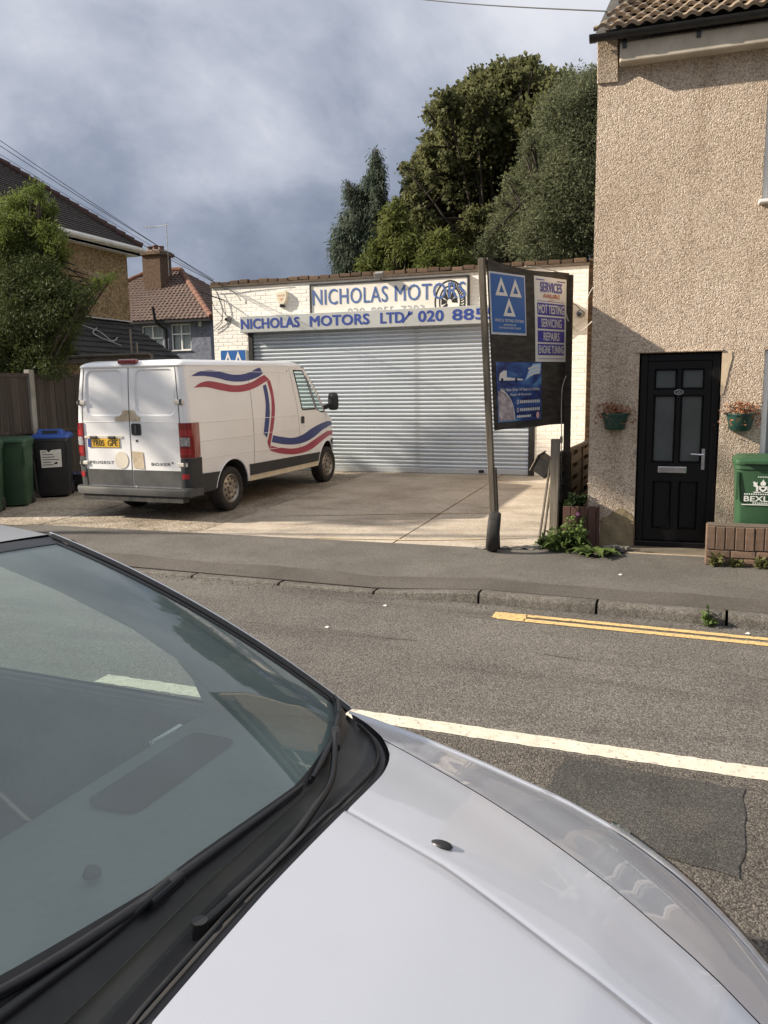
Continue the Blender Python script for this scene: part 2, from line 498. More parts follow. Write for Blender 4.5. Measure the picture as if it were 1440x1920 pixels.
mat('road_white', (0.62, 0.575, 0.48), 0.8, col2=(0.52, 0.475, 0.39), nscale=9, col3=(0.15, 0.132, 0.112), n3scale=30, n3=(0.56, 0.74), bump=0.5, bscale=130, bdist=0.004)
mat('road_yellow', (0.64, 0.44, 0.185), 0.8, col2=(0.54, 0.37, 0.16), nscale=14, col3=(0.14, 0.12, 0.098), n3scale=34, n3=(0.52, 0.70), bump=0.5, bscale=130, bdist=0.004)
mat('worn_yellow', (0.50, 0.40, 0.21), 0.85, col2=(0.36, 0.29, 0.21), nscale=10, namt=(0.4, 0.6))
mat('joint_dirt', (0.035, 0.028, 0.02), 0.95, col2=(0.05, 0.05, 0.025), nscale=8)
mat('grime', (0.06, 0.052, 0.042), 0.9, col2=(0.10, 0.085, 0.06), nscale=20, bump=0.6, bscale=80)
mat('concrete_grey', (0.26, 0.24, 0.205), 0.9, col2=(0.17, 0.155, 0.13), nscale=5, bump=0.4, bscale=60, bdist=0.006)

# ------------------------------------------------------------------ ground, road, pavement
def kerb_y(x): return 6.555 - 0.055 * x
def fore_z(y): return 0.09 + 0.014 * (y - 8.5)
def kerb_top(x): return lerp_tab([(-2.42, 0.028), (-1.47, 0.10)], x)
def pave_z(x, y):
    d = y - kerb_y(x)
    k = kerb_top(x)
    return k + (0.095 - k) * min(1.0, max(0.0, d / 1.5))
g = MB(); g.quad((-400, -400, -0.09), (400, -400, -0.09), (400, 700, -0.09), (-400, 700, -0.09))
tag(g.build('ground', 'earth'), kind='structure')
g = MB(); g.grid([[(x, -1.35, 0), (x, 3.95 - 0.04 * x, 0)] for x in np.linspace(-70, 70, 57)])
tag(g.build('road', 'road_asphalt_coarse'), kind='structure')
g = MB(); g.grid([[(x, 3.9502 - 0.04 * x, 0.0), (x, kerb_y(x) + 0.02, 0.0)] for x in np.linspace(-70, 70, 57)])
tag(g.build('road', 'road_asphalt'), kind='structure')
g = MB(); g.grid([[(x, y, pave_z(x, y)) for y in (kerb_y(x) + 0.11, kerb_y(x) + 0.6, kerb_y(x) + 1.3, 8.6 if -10.4 < x < -1.3 else 9.3)] for x in sorted(list(np.linspace(-70, 70, 141)) + [-2.42, -1.47, -10.39, -1.31])])
tag(g.build('pavement', 'pavement_asphalt'), kind='structure')
# darker reinstated strip along the kerb
g = MB(); g.grid([[(x, y, pave_z(x, y) + 0.004) for y in (kerb_y(x) + 0.112, kerb_y(x) + 0.3, kerb_y(x) + 0.52 + 0.03 * math.sin(x * 3.1) + 0.02 * math.sin(x * 7.7))] for x in np.linspace(-30, 30, 241)])
tag(g.build('pavement', 'pavement_strip'), kind='structure')
# near pavement, on the photographer's side
g = MB(); g.grid([[(x, -6.0, 0.11), (x, -1.30, 0.11), (x, -1.30, -0.05)] for x in np.linspace(-70, 70, 29)])
tag(g.build('pavement', 'pavement_asphalt'), kind='structure')
# kerb stones
kerb = thing('kerb', None, None, (0, 6.6, 0)); kerb['kind'] = 'structure'
kb = MB()
prof = [(0.0, -0.06), (0.006, 0.55), (0.012, 0.82), (0.03, 0.96), (0.055, 1.0), (0.125, 1.0), (0.125, -0.06)]
def kerb_mesh(x0, x1, h0, h1):
    b = MB(); n = 10; rows = []
    for i in range(n + 1):
        t = i / n; h = h0 + (h1 - h0) * t
        e = 0.006 * math.sin(17.3 * (x0 + t) + 3) * math.sin(7.1 * t + x0)
        rows.append([((x1 - x0) * (t - 0.5), p[0] + (e if p[1] > 0.3 else 0), p[1] * h if p[1] > 0 else p[1]) for p in prof])
    b.grid(rows)
    b.add(rows[0], [tuple(range(len(prof)))]); b.add(rows[-1], [tuple(range(len(prof) - 1, -1, -1))])
    return b.mesh('kerb_stone', 'kerb_stone', smooth=40)
xk = -1.47
km_full = [kerb_mesh(0, 0.965, 0.10, 0.10), kerb_mesh(0.31, 0.31 + 0.955, 0.10, 0.10)]
km_low = kerb_mesh(0.2, 0.2 + 0.955, 0.028, 0.028)
km_tr = kerb_mesh(0.5, 0.5 + 0.955, 0.028, 0.10)
for i in range(-9, 9):
    xc = xk + 0.98 * (i + 0.5)
    me = km_low if i < -1 else (km_tr if i == -1 else km_full[i % 2])
    inst('kerb_stone', me, kerb, (xc, kerb_y(xc) - 6.6, random.uniform(-0.003, 0.002)), (0, 0, math.atan(-0.055) + random.uniform(-0.004, 0.004)))
g = MB()
for s, a, b_ in ((-1, -70, xk - 0.98 * 9), (1, xk + 0.98 * 9, 70)):
    h = 0.028 if s < 0 else 0.10
    g.grid([[(x, kerb_y(x), -0.05), (x, kerb_y(x), h), (x, kerb_y(x) + 0.125, h), (x, kerb_y(x) + 0.125, -0.05)] for x in (a, b_)])
tag(g.build('kerb_run', 'kerb_stone', kerb), kind='stuff')
# markings
def ragged(xs, ya, yb, z, amp=0.004, seed=0):
    r = random.Random(seed)
    return [[(x, ya(x) + r.uniform(-amp, amp), z), (x, yb(x) + r.uniform(-amp, amp), z)] for x in xs]
wl_mark = MB(); wl_mark.grid(ragged(np.arange(-3.42, 9.0, 0.05), lambda x: 3.965 - 0.038 * x, lambda x: 4.105 - 0.038 * x, 0.004, 0.006, 1))
tag(wl_mark.build('road_marking', 'road_white', None), 'long white painted line along the middle of the road', 'road marking', kind='structure')
ym = MB()
yy = lambda x: 6.262 - 0.066 * x
ym.grid(ragged(np.arange(-1.02, 9.0, 0.05), lambda x: yy(x) + 0.018, lambda x: yy(x) + 0.088, 0.0045, 0.004, 2))
ym.grid(ragged(np.arange(-1.02, 9.0, 0.05), lambda x: yy(x) - 0.115, lambda x: yy(x) - 0.035, 0.0045, 0.004, 3))
ym.grid(ragged(np.arange(-1.28, -1.01, 0.03), lambda x: yy(x) - 0.113 + max(0, -1.2 - x) * 0.5, lambda x: yy(x) + 0.086, 0.0045, 0.006, 4))
tag(ym.build('road_marking', 'road_yellow', None), 'double yellow lines beside the far kerb', 'road marking', kind='structure')
# tarmac patch with an uneven outline
pp = []
for (x0, y0), (x1, y1) in zip([(-0.50, 3.30), (0.33, 3.08), (0.40, 3.82), (-0.42, 3.92)], [(0.33, 3.08), (0.40, 3.82), (-0.42, 3.92), (-0.50, 3.30)]):
    for k in range(9):
        t = k / 9; pp.append((x0 + (x1 - x0) * t + random.uniform(-0.012, 0.012), y0 + (y1 - y0) * t + random.uniform(-0.012, 0.012)))
g = MB(); sheet(g, pp, lambda u, v: (u, v, 0.004))
tag(g.build('road_patch', 'patch_asphalt'), kind='structure')
# a hairline reinstatement joint along the far lane
g = MB()
pts = [(x, 5.42 - 0.06 * x + 0.025 * math.sin(x * 4.3) + random.uniform(-0.012, 0.012)) for x in np.arange(-5, 4, 0.12)]
sheet(g, ribbon(pts, [0.0006 + 0.0035 * max(0.0, math.sin(i * 0.9) * math.sin(i * 0.37 + 1)) for i in range(len(pts))]), lambda u, v: (u, v, 0.004))
tag(g.build('road_joint', 'joint_dirt'), kind='structure')
# grit and dirt gathered in the gutter, a few pale scraps on the road
g = MB()
for k in range(900):
    x = random.uniform(-6, 3); d = abs(random.gauss(0, 0.07)); s = random.uniform(0.003, 0.009)
    c = Vector((x, kerb_y(x) - 0.008 - d, s * 0.3)); a = random.uniform(0, 6.28)
    g.add([c + Vector((math.cos(a + k2 * 2.1) * s, math.sin(a + k2 * 2.1) * s, 0)) for k2 in range(3)] + [c + Vector((0, 0, s * 0.7))], [(0, 1, 3), (1, 2, 3), (2, 0, 3)])
tag(g.build('gutter_grit', 'grime'), 'dark grit gathered in the gutter along the far kerb', 'grit', kind='stuff')

# forecourt of concrete bays
fore = thing('forecourt', None, None, (-5.7, 8.5, 0)); fore['kind'] = 'structure'
g = MB(); g.grid([[(x, y, fore_z(y) - 0.035) for y in (8.47, 15.3, 40)] for x in (-10.6, -1.12)])
g.build('slab_bed', 'joint_dirt', fore)
bays = [(-10.5, -7.90, 'forecourt_aggregate'), (-7.885, -5.50, 'forecourt_aggregate'), (-5.485, -2.91, 'forecourt_concrete'), (-2.895, -1.22, 'forecourt_concrete')]
for bi, (x0, x1, mt) in enumerate(bays):
    b = MB(); n = 16
    top = []; dz = random.uniform(-0.004, 0.004)
    yend = 15.12
    xs = np.linspace(x0, x1, n + 1); rows = []
    for i, x in enumerate(xs):
        y0 = 8.50 + (0.0 if bi < 2 else -0.02) + random.uniform(-0.018, 0.018) + (0.45 * max(0, (x + 1.9)) if bi == 3 else 0)
        ex = random.uniform(-0.006, 0.006) if i in (0, n) else 0
        rows.append([(x + ex, y0, 0.04), (x + ex, y0, fore_z(y0) + dz - 0.005)] + [(x + (random.uniform(-0.006, 0.006) if i in (0, n) else 0), y, fore_z(y) + dz) for y in np.linspace(y0 + 0.03, yend, 14)])
    b.grid(rows)
    for k in (0, n):
        r_ = rows[k]; b.grid([[p for p in r_[1:]], [(p[0], p[1], p[2] - 0.05) for p in r_[1:]]])
    b.build('slab', mt, fore, normals=False)
g = MB()
for pts in ([(-3.9, 8.62), (-2.6, 8.85), (-1.5, 9.25)], [(-5.0, 9.95), (-3.8, 10.35), (-2.2, 10.9)]):
    pts = spline(pts, 10); sheet(g, ribbon(pts, 0.016), lambda u, v: (u, v, fore_z(v) + 0.009))
g.build('painted_line', 'worn_yellow', fore)
# ------------------------------------------------------------------ brick pieces
def brick_mesh(name, material, l, h, d, ch=0.006):
    """face towards -Y, chamfered front; origin at the middle of the front face"""
    x, z = l / 2, h / 2
    v = [(-x, d, -z), (x, d, -z), (x, d, z), (-x, d, z), (-x, ch, -z), (x, ch, -z), (x, ch, z), (-x, ch, z),
         (-x + ch, 0, -z + ch), (x - ch, 0, -z + ch), (x - ch, 0, z - ch), (-x + ch, 0, z - ch)]
    f = [(8, 9, 10, 11)]
    for a in range(4):
        b = (a + 1) % 4
        f.append((4 + a, 4 + b, 8 + b, 8 + a)); f.append((a, b, 4 + b, 4 + a))
    mb = MB(); mb.add(v, f)
    return mb.mesh(name, material)
def lay_bricks(parent, x0, x1, z0, z1, yf, material, holes=(), bl=0.215, bh=0.065, j=0.010, d=0.09, limit=300, jit=0.0015, rest='brick_courses', stuffname=None):
    """stretcher bond on a wall facing -Y; the ones nearest the camera are objects, the rest one joined part"""
    out = []; row = 0; z = z0
    while z + bh * 0.5 < z1:
        h = min(bh, z1 - z); x = x0 - (0 if row % 2 == 0 else bl / 2 + j / 2)
        while x < x1 - 0.02:
            a, b = max(x, x0), min(x + bl, x1)
            if b - a > 0.02:
                segs = [(a, b)]
                for hx0, hx1, hz0, hz1 in holes:
                    if z + h > hz0 + 0.005 and z < hz1 - 0.005:
                        ns = []
                        for s in segs:
                            if s[1] <= hx0 or s[0] >= hx1: ns.append(s); continue
                            if s[0] < hx0 - 0.02: ns.append((s[0], hx0))
                            if s[1] > hx1 + 0.02: ns.append((hx1, s[1]))
                        segs = ns
                for s in segs: out.append((s[0], s[1], z, z + h))
            x += bl + j
        z += bh + j; row += 1
    out.sort(key=lambda q: (q[0] + q[1]) ** 2 / 4 + ((q[2] + q[3]) / 2 - CAM_H) ** 2)
    wl_ = world_loc(parent)
    me = brick_mesh('brick', material, bl, bh, d, 0.0035)
    restmb = MB()
    for i, (a, b, c, e) in enumerate(out):
        yy_ = yf + random.uniform(-jit, jit)
        if i < limit:
            inst('brick', me, parent, ((a + b) / 2 - wl_.x, yy_ - wl_.y, (c + e) / 2 - wl_.z), (random.uniform(-0.004, 0.004), 0, random.uniform(-0.004, 0.004)), ((b - a) / bl, 1, (e - c) / bh))
        else:
            restmb.box((a, yy_, c), (b, yf + d, e))
    if restmb.v:
        tag(restmb.build(rest, material, parent, bevel=0.005, seg=1), kind='stuff')
    return len(out)

# ------------------------------------------------------------------ workshop
mat('painted_brick', (0.84, 0.82, 0.765), 0.75, col2=(0.79, 0.765, 0.70), nscale=3.2, col3=(0.46, 0.40, 0.32), n3scale=3.7, n3=(0.62, 0.82), bump=0.45, bscale=45, bdist=0.006, rnd=0.05)
mat('painted_joint', (0.82, 0.795, 0.735), 0.85, col2=(0.72, 0.69, 0.62), nscale=7, bump=0.5, bscale=60)
mat('coping_brick', (0.150, 0.092, 0.058), 0.95, col2=(0.060, 0.046, 0.034), nscale=16, col3=(0.26, 0.22, 0.16), n3scale=24, n3=(0.6, 0.75), bump=0.6, bscale=70, rnd=0.35)
mat('mortar_dark', (0.13, 0.10, 0.075), 0.95, col2=(0.08, 0.065, 0.05), nscale=20, bump=0.5, bscale=70)
mat('roof_felt', (0.05, 0.05, 0.048), 0.9, col2=(0.08, 0.075, 0.068), nscale=4)
mat('brown_brick', (0.175, 0.112, 0.075), 0.9, col2=(0.105, 0.070, 0.050), nscale=18, col3=(0.30, 0.22, 0.15), n3scale=30, n3=(0.6, 0.8), bump=0.6, bscale=90, bdist=0.006, rnd=0.28)
mat('galvanised', (0.70, 0.745, 0.775), 0.26, metallic=0.60, col2=(0.62, 0.665, 0.695), nscale=2.3, col3=(0.34, 0.33, 0.31), n3scale=4, n3=(0.62, 0.85), rough2=0.38, bump=0.16, bscale=3.0, bdist=0.02, stretch=(0.6, 1, 1.5))
mat('black_steel', (0.014, 0.014, 0.015), 0.45, col2=(0.03, 0.028, 0.026), nscale=12)
mat('sign_silver', (0.43, 0.45, 0.45), 0.5, col2=(0.36, 0.375, 0.37), nscale=2.5, col3=(0.30, 0.30, 0.28), n3scale=6, n3=(0.6, 0.85))
mat('sign_white', (0.78, 0.76, 0.70), 0.5, col2=(0.68, 0.66, 0.60), nscale=2.0)
mat('sign_blue', (0.018, 0.045, 0.24), 0.5, col2=(0.03, 0.065, 0.30), nscale=8)
mat('sign_blue_faded', (0.045, 0.105, 0.30), 0.55, col2=(0.08, 0.15, 0.36), nscale=9)
mat('sign_black', (0.012, 0.012, 0.012), 0.5, col2=(0.022, 0.022, 0.022), nscale=10)
mat('sign_grey_text', (0.30, 0.31, 0.33), 0.6, col2=(0.40, 0.41, 0.42), nscale=20)
mat('mot_blue', (0.022, 0.115, 0.36), 0.4, col2=(0.028, 0.13, 0.39), nscale=3)
mat('plastic_cream', (0.74, 0.70, 0.55), 0.45, col2=(0.68, 0.62, 0.47), nscale=5)
mat('faded_red', (0.62, 0.26, 0.17), 0.6, col2=(0.68, 0.42, 0.30), nscale=40)
mat('lens_dark', (0.02, 0.022, 0.025), 0.12, col2=(0.03, 0.03, 0.033), nscale=30)
mat('grey_plastic', (0.22, 0.225, 0.22), 0.5, col2=(0.17, 0.17, 0.165), nscale=9)
mat('cable_black', (0.016, 0.016, 0.016), 0.6, col2=(0.03, 0.03, 0.03), nscale=30)
mat('cable_white', (0.55, 0.53, 0.48), 0.6, col2=(0.42, 0.40, 0.36), nscale=30)

WY = 15.10
WX0, WX1, WZ1 = -8.96, -1.40, 3.92
SHX0, SHX1, SHZ1 = -8.16, -2.30, 3.02
wsz = fore_z(WY)
ws = thing('workshop', 'single-storey garage workshop of cream painted brick with a flat roof and a wide roller shutter', 'building', (-5.2, WY, wsz))
w = MB()
w.box((WX0, WY + 0.0035, 0.0), (SHX0, WY + 0.24, WZ1)).box((SHX1, WY + 0.0035, 0.0), (WX1, WY + 0.24, WZ1)).box((SHX0, WY + 0.0035, SHZ1), (SHX1, WY + 0.24, WZ1))
w.box((WX0, WY + 0.24, 0.0), (WX0 + 0.22, WY + 9, WZ1 - 0.03)).box((WX1 - 0.22, WY + 0.24, 0.0), (WX1, WY + 9, WZ1 - 0.03)).box((WX0 + 0.22, WY + 8.78, 0.0), (WX1 - 0.22, WY + 9, WZ1 - 0.03))
w.build('wall', 'painted_joint', ws)
MB().box((WX0 + 0.1, WY + 0.30, WZ1 - 0.02), (WX1 - 0.1, WY + 8.9, WZ1 + 0.05)).build('roof', 'roof_felt', ws)
lay_bricks(ws, WX0, WX1, wsz + 0.002, WZ1, WY, 'painted_brick', holes=[(SHX0, SHX1, 0, SHZ1)], d=0.05)
# brick-on-edge coping, chipped and uneven, over a creasing course
cp = MB().box((WX0 - 0.03, WY - 0.035, WZ1 + 0.002), (WX1 + 0.02, WY + 0.25, WZ1 + 0.042)).build('creasing_course', 'mortar_dark', ws)
cm = brick_mesh('coping_brick', 'coping_brick', 0.215, 0.085, 0.24)
x = WX0 - 0.02
while x < WX1 - 0.1:
    inst('coping_brick', cm, ws, (x + 0.1075 + 5.2, -0.02 + random.uniform(-0.012, 0.01), WZ1 + 0.082 - wsz + random.uniform(-0.016, 0.010)), (random.uniform(-0.06, 0.06), random.uniform(-0.05, 0.05), random.uniform(-0.03, 0.03)), (random.uniform(0.9, 0.99), 1, random.uniform(0.7, 1.02)))
    x += 0.222
# gable toothing of brown brick between the workshop and the house
for k in range(38):
    l = 0.16 if k % 2 else 0.11
    inst('toothing_brick', cm, ws, (WX1 + l / 2 + 5.2, 0.06, 0.5 + k * 0.090), (0, 0, 0), (l / 0.215, 0.6, 0.62))
MB().box((WX1, WY + 0.08, 0.1), (WX1 + 0.09, WY + 0.3, 3.98)).build('side_wall', 'mortar_dark', ws)
# roller shutter: guides, slats, bottom rail
sh = MB().box((SHX0 + 0.02, WY + 0.13, wsz + 0.05), (SHX1 - 0.02, WY + 0.14, SHZ1 + 0.2)).build('shutter', 'black_steel', ws)
MB().box((SHX0 + 0.002, WY - 0.012, wsz - 0.02), (SHX0 + 0.095, WY + 0.12, SHZ1 + 0.05)).build('guide_rail', 'black_steel', sh)
MB().box((SHX1 - 0.115, WY - 0.012, wsz - 0.02), (SHX1 - 0.002, WY + 0.12, SHZ1 + 0.05)).build('guide_rail', 'black_steel', sh)
sx0, sx1 = SHX0 + 0.085, SHX1 - 0.105
pitch_ = 0.0765
rows = []
prof = []
for k in range(9):
    a = math.pi * k / 8
    prof.append((-0.025 * math.sin(a), 0.006 + (pitch_ - 0.016) * (1 - math.cos(a)) / 2))
prof = [(0.006, 0.0), (0.004, 0.006)] + prof[1:-1] + [(0.004, pitch_ - 0.009), (0.008, pitch_ - 0.004), (0.004, pitch_ + 0.001)]
nx = 12
rr = random.Random(5)
for i in range(nx + 1):
    x = sx0 + (sx1 - sx0) * i / nx
    rows.append([(x - (sx0 + sx1) / 2, p[0], p[1]) for p in prof])
sm = MB(); sm.grid(rows)
slat_me = sm.mesh('slat', 'galvanised', smooth=60, normals=False)
nsl = int((SHZ1 + 0.02 - wsz - 0.10) / pitch_)
for k in range(nsl):
    inst('slat', slat_me, sh, ((sx0 + sx1) / 2 + 5.2, 0.062 + rr.uniform(-0.003, 0.003), 0.105 + k * pitch_), (rr.uniform(-0.035, 0.035), 0, 0))
MB().box((sx0, WY + 0.03, wsz + 0.002), (sx1, WY + 0.09, wsz + 0.105)).build('bottom_rail', 'galvanised', sh, bevel=0.008)

for xl in (sx0 + 0.9, sx1 - 0.9):
    MB().box((xl - 0.05, WY + 0.005, wsz + 0.03), (xl + 0.05, WY + 0.03, wsz + 0.085)).build('shutter_lock', 'black_steel', sh, bevel=0.008)

# big box sign above the shutter
sg = thing('fascia_sign', 'long grey box sign with blue letters reading NICHOLAS MOTORS LTD above the shutter', 'sign', (-5.0, 14.96, 2.98))
SGX0, SGX1, SGZ0, SGZ1, SGY = -8.26, -1.66, 2.98, 3.305, 14.95
MB().box((SGX0, SGY, SGZ0), (SGX1, WY - 0.002, SGZ1)).build('box', 'sign_silver', sg, bevel=0.006)
fn = plane_fn((0, SGY, 0), (1, 0, 0), (0, 0, 1), 0.004)
t = MB(); text_into(t, 'NICHOLAS', fn, -8.235, -6.93, 3.045, 3.255, 0.028, 1.02); t.build('lettering', 'sign_blue', sg)
t = MB(); text_into(t, 'MOTORS', fn, -6.71, -5.46, 3.045, 3.255, 0.028, 1.02); t.build('lettering', 'sign_blue', sg)
t = MB(); text_into(t, 'LTD', fn, -5.24, -4.76, 3.048, 3.255, 0.028, 1.02); t.build('lettering', 'sign_blue', sg)
t = MB(); text_into(t, '020', fn, -4.49, -3.99, 3.048, 3.258, 0.028, 1.02); t.build('lettering', 'sign_blue', sg)
t = MB(); text_into(t, '8855', fn, -3.83, -3.00, 3.048, 3.258, 0.028, 1.02); t.build('lettering', 'sign_blue', sg)
t = MB(); text_into(t, '7303', fn, -2.80, -2.00, 3.048, 3.258, 0.028, 1.02); t.build('lettering', 'sign_blue', sg)
# spanner drawn between LTD and the number
t = MB(); sheet(t, ribbon([(-4.80, 3.05), (-4.74, 3.12), (-4.655, 3.215)], [0.016, 0.016, 0.020]), fn)
sheet(t, [(-4.675, 3.19), (-4.625, 3.185), (-4.60, 3.215), (-4.598, 3.262), (-4.622, 3.236), (-4.648, 3.243), (-4.652, 3.268), (-4.688, 3.245)], fn)
t.build('spanner_emblem', 'sign_blue', sg)

# older white sign board behind it
s2 = thing('wall_sign', 'white framed NICHOLAS MOTORS board with a tyre picture, partly hidden by the grey sign', 'sign', (-5.1, 15.05, 3.25))
BX0, BX1, BZ0, BZ1 = -6.72, -3.55, 3.08, 3.85
MB().box((BX0, 15.062, BZ0), (BX1, WY - 0.004, BZ1)).build('panel', 'sign_white', s2)
fr = MB()
for a, b in (((BX0 - 0.02, 15.045, BZ0), (BX0 + 0.012, WY - 0.006, BZ1 + 0.02)), ((BX1 - 0.018, 15.045, BZ0), (BX1 + 0.022, WY - 0.006, BZ1 + 0.02)), ((BX0 + 0.012, 15.045, BZ1 - 0.012), (BX1 - 0.018, WY - 0.006, BZ1 + 0.02))):
    fr.box(a, b)
fr.build('frame', 'sign_black', s2)
fn2 = plane_fn((0, 15.062, 0), (1, 0, 0), (0, 0, 1), 0.006)
fn2b = plane_fn((0, 15.062, 0), (1, 0, 0), (0, 0, 1), 0.003)
# tyre picture: tread rings and hub in black on white
t = MB()
cx_, cz_ = -3.90, 3.40
tyre_pic = MB()
def arc(rx, rz, a0, a1, n=24): return [(cx_ + rx * math.cos(a), cz_ + rz * math.sin(a)) for a in np.linspace(a0, a1, n)]
sheet(tyre_pic, ribbon(arc(0.285, 0.385, -0.75, 3.9, 40), 0.014), fn2b)
sheet(tyre_pic, ribbon(arc(0.20, 0.29, -0.75, 3.9, 40), 0.012), fn2b)
for a in np.linspace(-0.7, 1.35, 15):
    sheet(tyre_pic, ribbon([(cx_ + 0.215 * math.cos(a), cz_ + 0.30 * math.sin(a)), (cx_ + 0.27 * math.cos(a + 0.10), cz_ + 0.37 * math.sin(a + 0.10))], 0.010), fn2b)
for a in np.linspace(0.2, 3.8, 6):
    sheet(tyre_pic, [(cx_ - 0.01 + 0.05 * math.cos(a - 0.35), cz_ + 0.06 * math.sin(a - 0.35)), (cx_ - 0.01 + 0.16 * math.cos(a - 0.28), cz_ + 0.24 * math.sin(a - 0.28)), (cx_ - 0.01 + 0.16 * math.cos(a + 0.26), cz_ + 0.24 * math.sin(a + 0.26)), (cx_ - 0.01 + 0.05 * math.cos(a + 0.33), cz_ + 0.06 * math.sin(a + 0.33))], fn2b)
tyre_pic.build('tyre_picture', 'sign_black', s2)
t = MB(); text_into(t, 'NICHOLAS', fn2, -6.68, -5.12, 3.46, 3.76, 0.004, 1.06); t.build('lettering', 'sign_blue_faded', s2)
t = MB(); text_into(t, 'MOTORS', fn2, -4.98, -3.60, 3.46, 3.76, 0.004, 1.06); t.build('lettering', 'sign_blue_faded', s2)
for s_, a_, b_ in (('020', -5.95, -5.60), ('8855', -5.46, -5.00), ('7303', -4.86, -4.40)):
    t = MB(); text_into(t, s_, fn2, a_, b_, 3.235, 3.375, 0.0, 1.08); t.build('lettering', 'sign_grey_text', s2)

def mot_triangles(mb, fn, cx, cz, s):
    """three hollow triangles, two above one, tips touching"""
    w, h = 0.46 * s, 0.62 * s
    for ox, oz in ((-0.26 * s, 0.03 * s), (0.26 * s, 0.03 * s), (0.0, -0.64 * s)):
        o = [(cx + ox - w / 2, cz + oz), (cx + ox + w / 2, cz + oz), (cx + ox, cz + oz + h)]
        c = (cx + ox, cz + oz + h * 0.34)
        i = [(c[0] + (p[0] - c[0]) * 0.42, c[1] + (p[1] - c[1]) * 0.42 - 0.012 * s) for p in o]
        sheet(mb, o, fn, holes=[i])
ms = thing('wall_sign', 'small blue testing station sign with white triangles on the painted brick left of the shutter', 'sign', (-8.53, 15.08, 2.3))
MB().box((-8.82, 15.078, 1.92), (-8.21, WY - 0.004, 2.66)).build('panel', 'sign_white', ms, bevel=0.003)
f3 = plane_fn((0, 15.078, 0), (1, 0, 0), (0, 0, 1), 0.003)
t = MB(); sheet(t, rrect(-8.80, -8.23, 1.94, 2.645, 0.02), f3); t.build('blue_field', 'mot_blue', ms)
t = MB(); mot_triangles(t, plane_fn((0, 15.078, 0), (1, 0, 0), (0, 0, 1), 0.006), -8.515, 2.33, 0.46); t.build('triangle_emblem', 'sign_white', ms)

# alarm bell box
al = thing('alarm_box', 'cream alarm bell box with faded red print on the painted brick wall', 'alarm box', (-7.35, 15.08, 3.61))
def shield(s): return [(-0.12 * s, 0.13 * s), (-0.06 * s, 0.155 * s), (0.06 * s, 0.155 * s), (0.12 * s, 0.13 * s), (0.135 * s, 0.05 * s), (0.11 * s, -0.05 * s), (0.055 * s, -0.13 * s), (-0.055 * s, -0.13 * s), (-0.11 * s, -0.05 * s), (-0.135 * s, 0.05 * s)]
b = MB(); A, B_ = shield(1.0), shield(0.82); rows = []
for s, y in ((shield(1.0), WY - 0.003), (shield(1.0), WY - 0.03), (shield(0.84), WY - 0.075)):
    rows.append([(-7.35 + u, y, 3.63 + v) for u, v in s])
b.grid(rows, closed=True); b.add(rows[-1], [tuple(range(len(rows[-1])))])
b.build('cover', 'plastic_cream', al)
MB().box((-7.40, WY - 0.06, 3.455), (-7.30, WY - 0.003, 3.505)).build('strobe', 'lens_dark', al, bevel=0.01)
t = MB(); text_into(t, 'MASTER', plane_fn((0, WY - 0.075, 0), (1, 0, 0), (0, 0, 1), 0.002), -7.43, -7.27, 3.665, 3.70, 0.01); sheet(t, [(-7.40, 3.63), (-7.30, 3.63), (-7.35, 3.57)], plane_fn((0, WY - 0.075, 0), (1, 0, 0), (0, 0, 1), 0.002)); t.build('print', 'faded_red', al)

# cameras and flood light
def dome_cam(name, label, x, z, r=0.055, side=1):
    o = thing(name, label, 'camera', (x, WY, z))
    MB().lathe([(0.0, WY - 0.02), (r * 1.1, WY - 0.02), (r * 1.1, WY - 0.002)], (x, 0, z), 'y', 16).build('base', 'grey_plastic', o)
    b = MB(); b.lathe([(r * math.cos(a), r * math.sin(a)) for a in np.linspace(-1.57, 1.57, 9)], (0, 0, 0), 'z', 14)
    b.v = [(x + p[0] * 0.95, WY - 0.06 + p[1], z - 0.01 + p[2] * 0.95) for p in b.v]
    b.build('housing', 'grey_plastic', o, smooth=60)
    MB().lathe([(0.0, -0.012), (r * 0.55, -0.008), (r * 0.6, 0.0)], (x - 0.01, WY - 0.06 - r, z - 0.015), 'y', 14).build('lens', 'lens_dark', o, smooth=50)
    return o
dome_cam('security_camera', 'small round security camera left of the grey sign', -8.58, 3.28)
dome_cam('security_camera', 'round security camera on the white wall by the tan house', -1.52, 3.09, 0.065)
fl = thing('flood_light', 'small grey flood light on the coping above the white board', 'light', (-5.25, 15.02, 3.9))
MB().obox((-5.25, 14.96, 3.955), (0.17, 0.12, 0.10), Matrix.Rotation(0.4, 3, 'X')).build('housing', 'grey_plastic', fl, bevel=0.012)
MB().bar((-5.25, 15.08, 3.87), (-5.25, 14.99, 3.93), 0.03, 0.012).build('bracket', 'grey_plastic', fl)
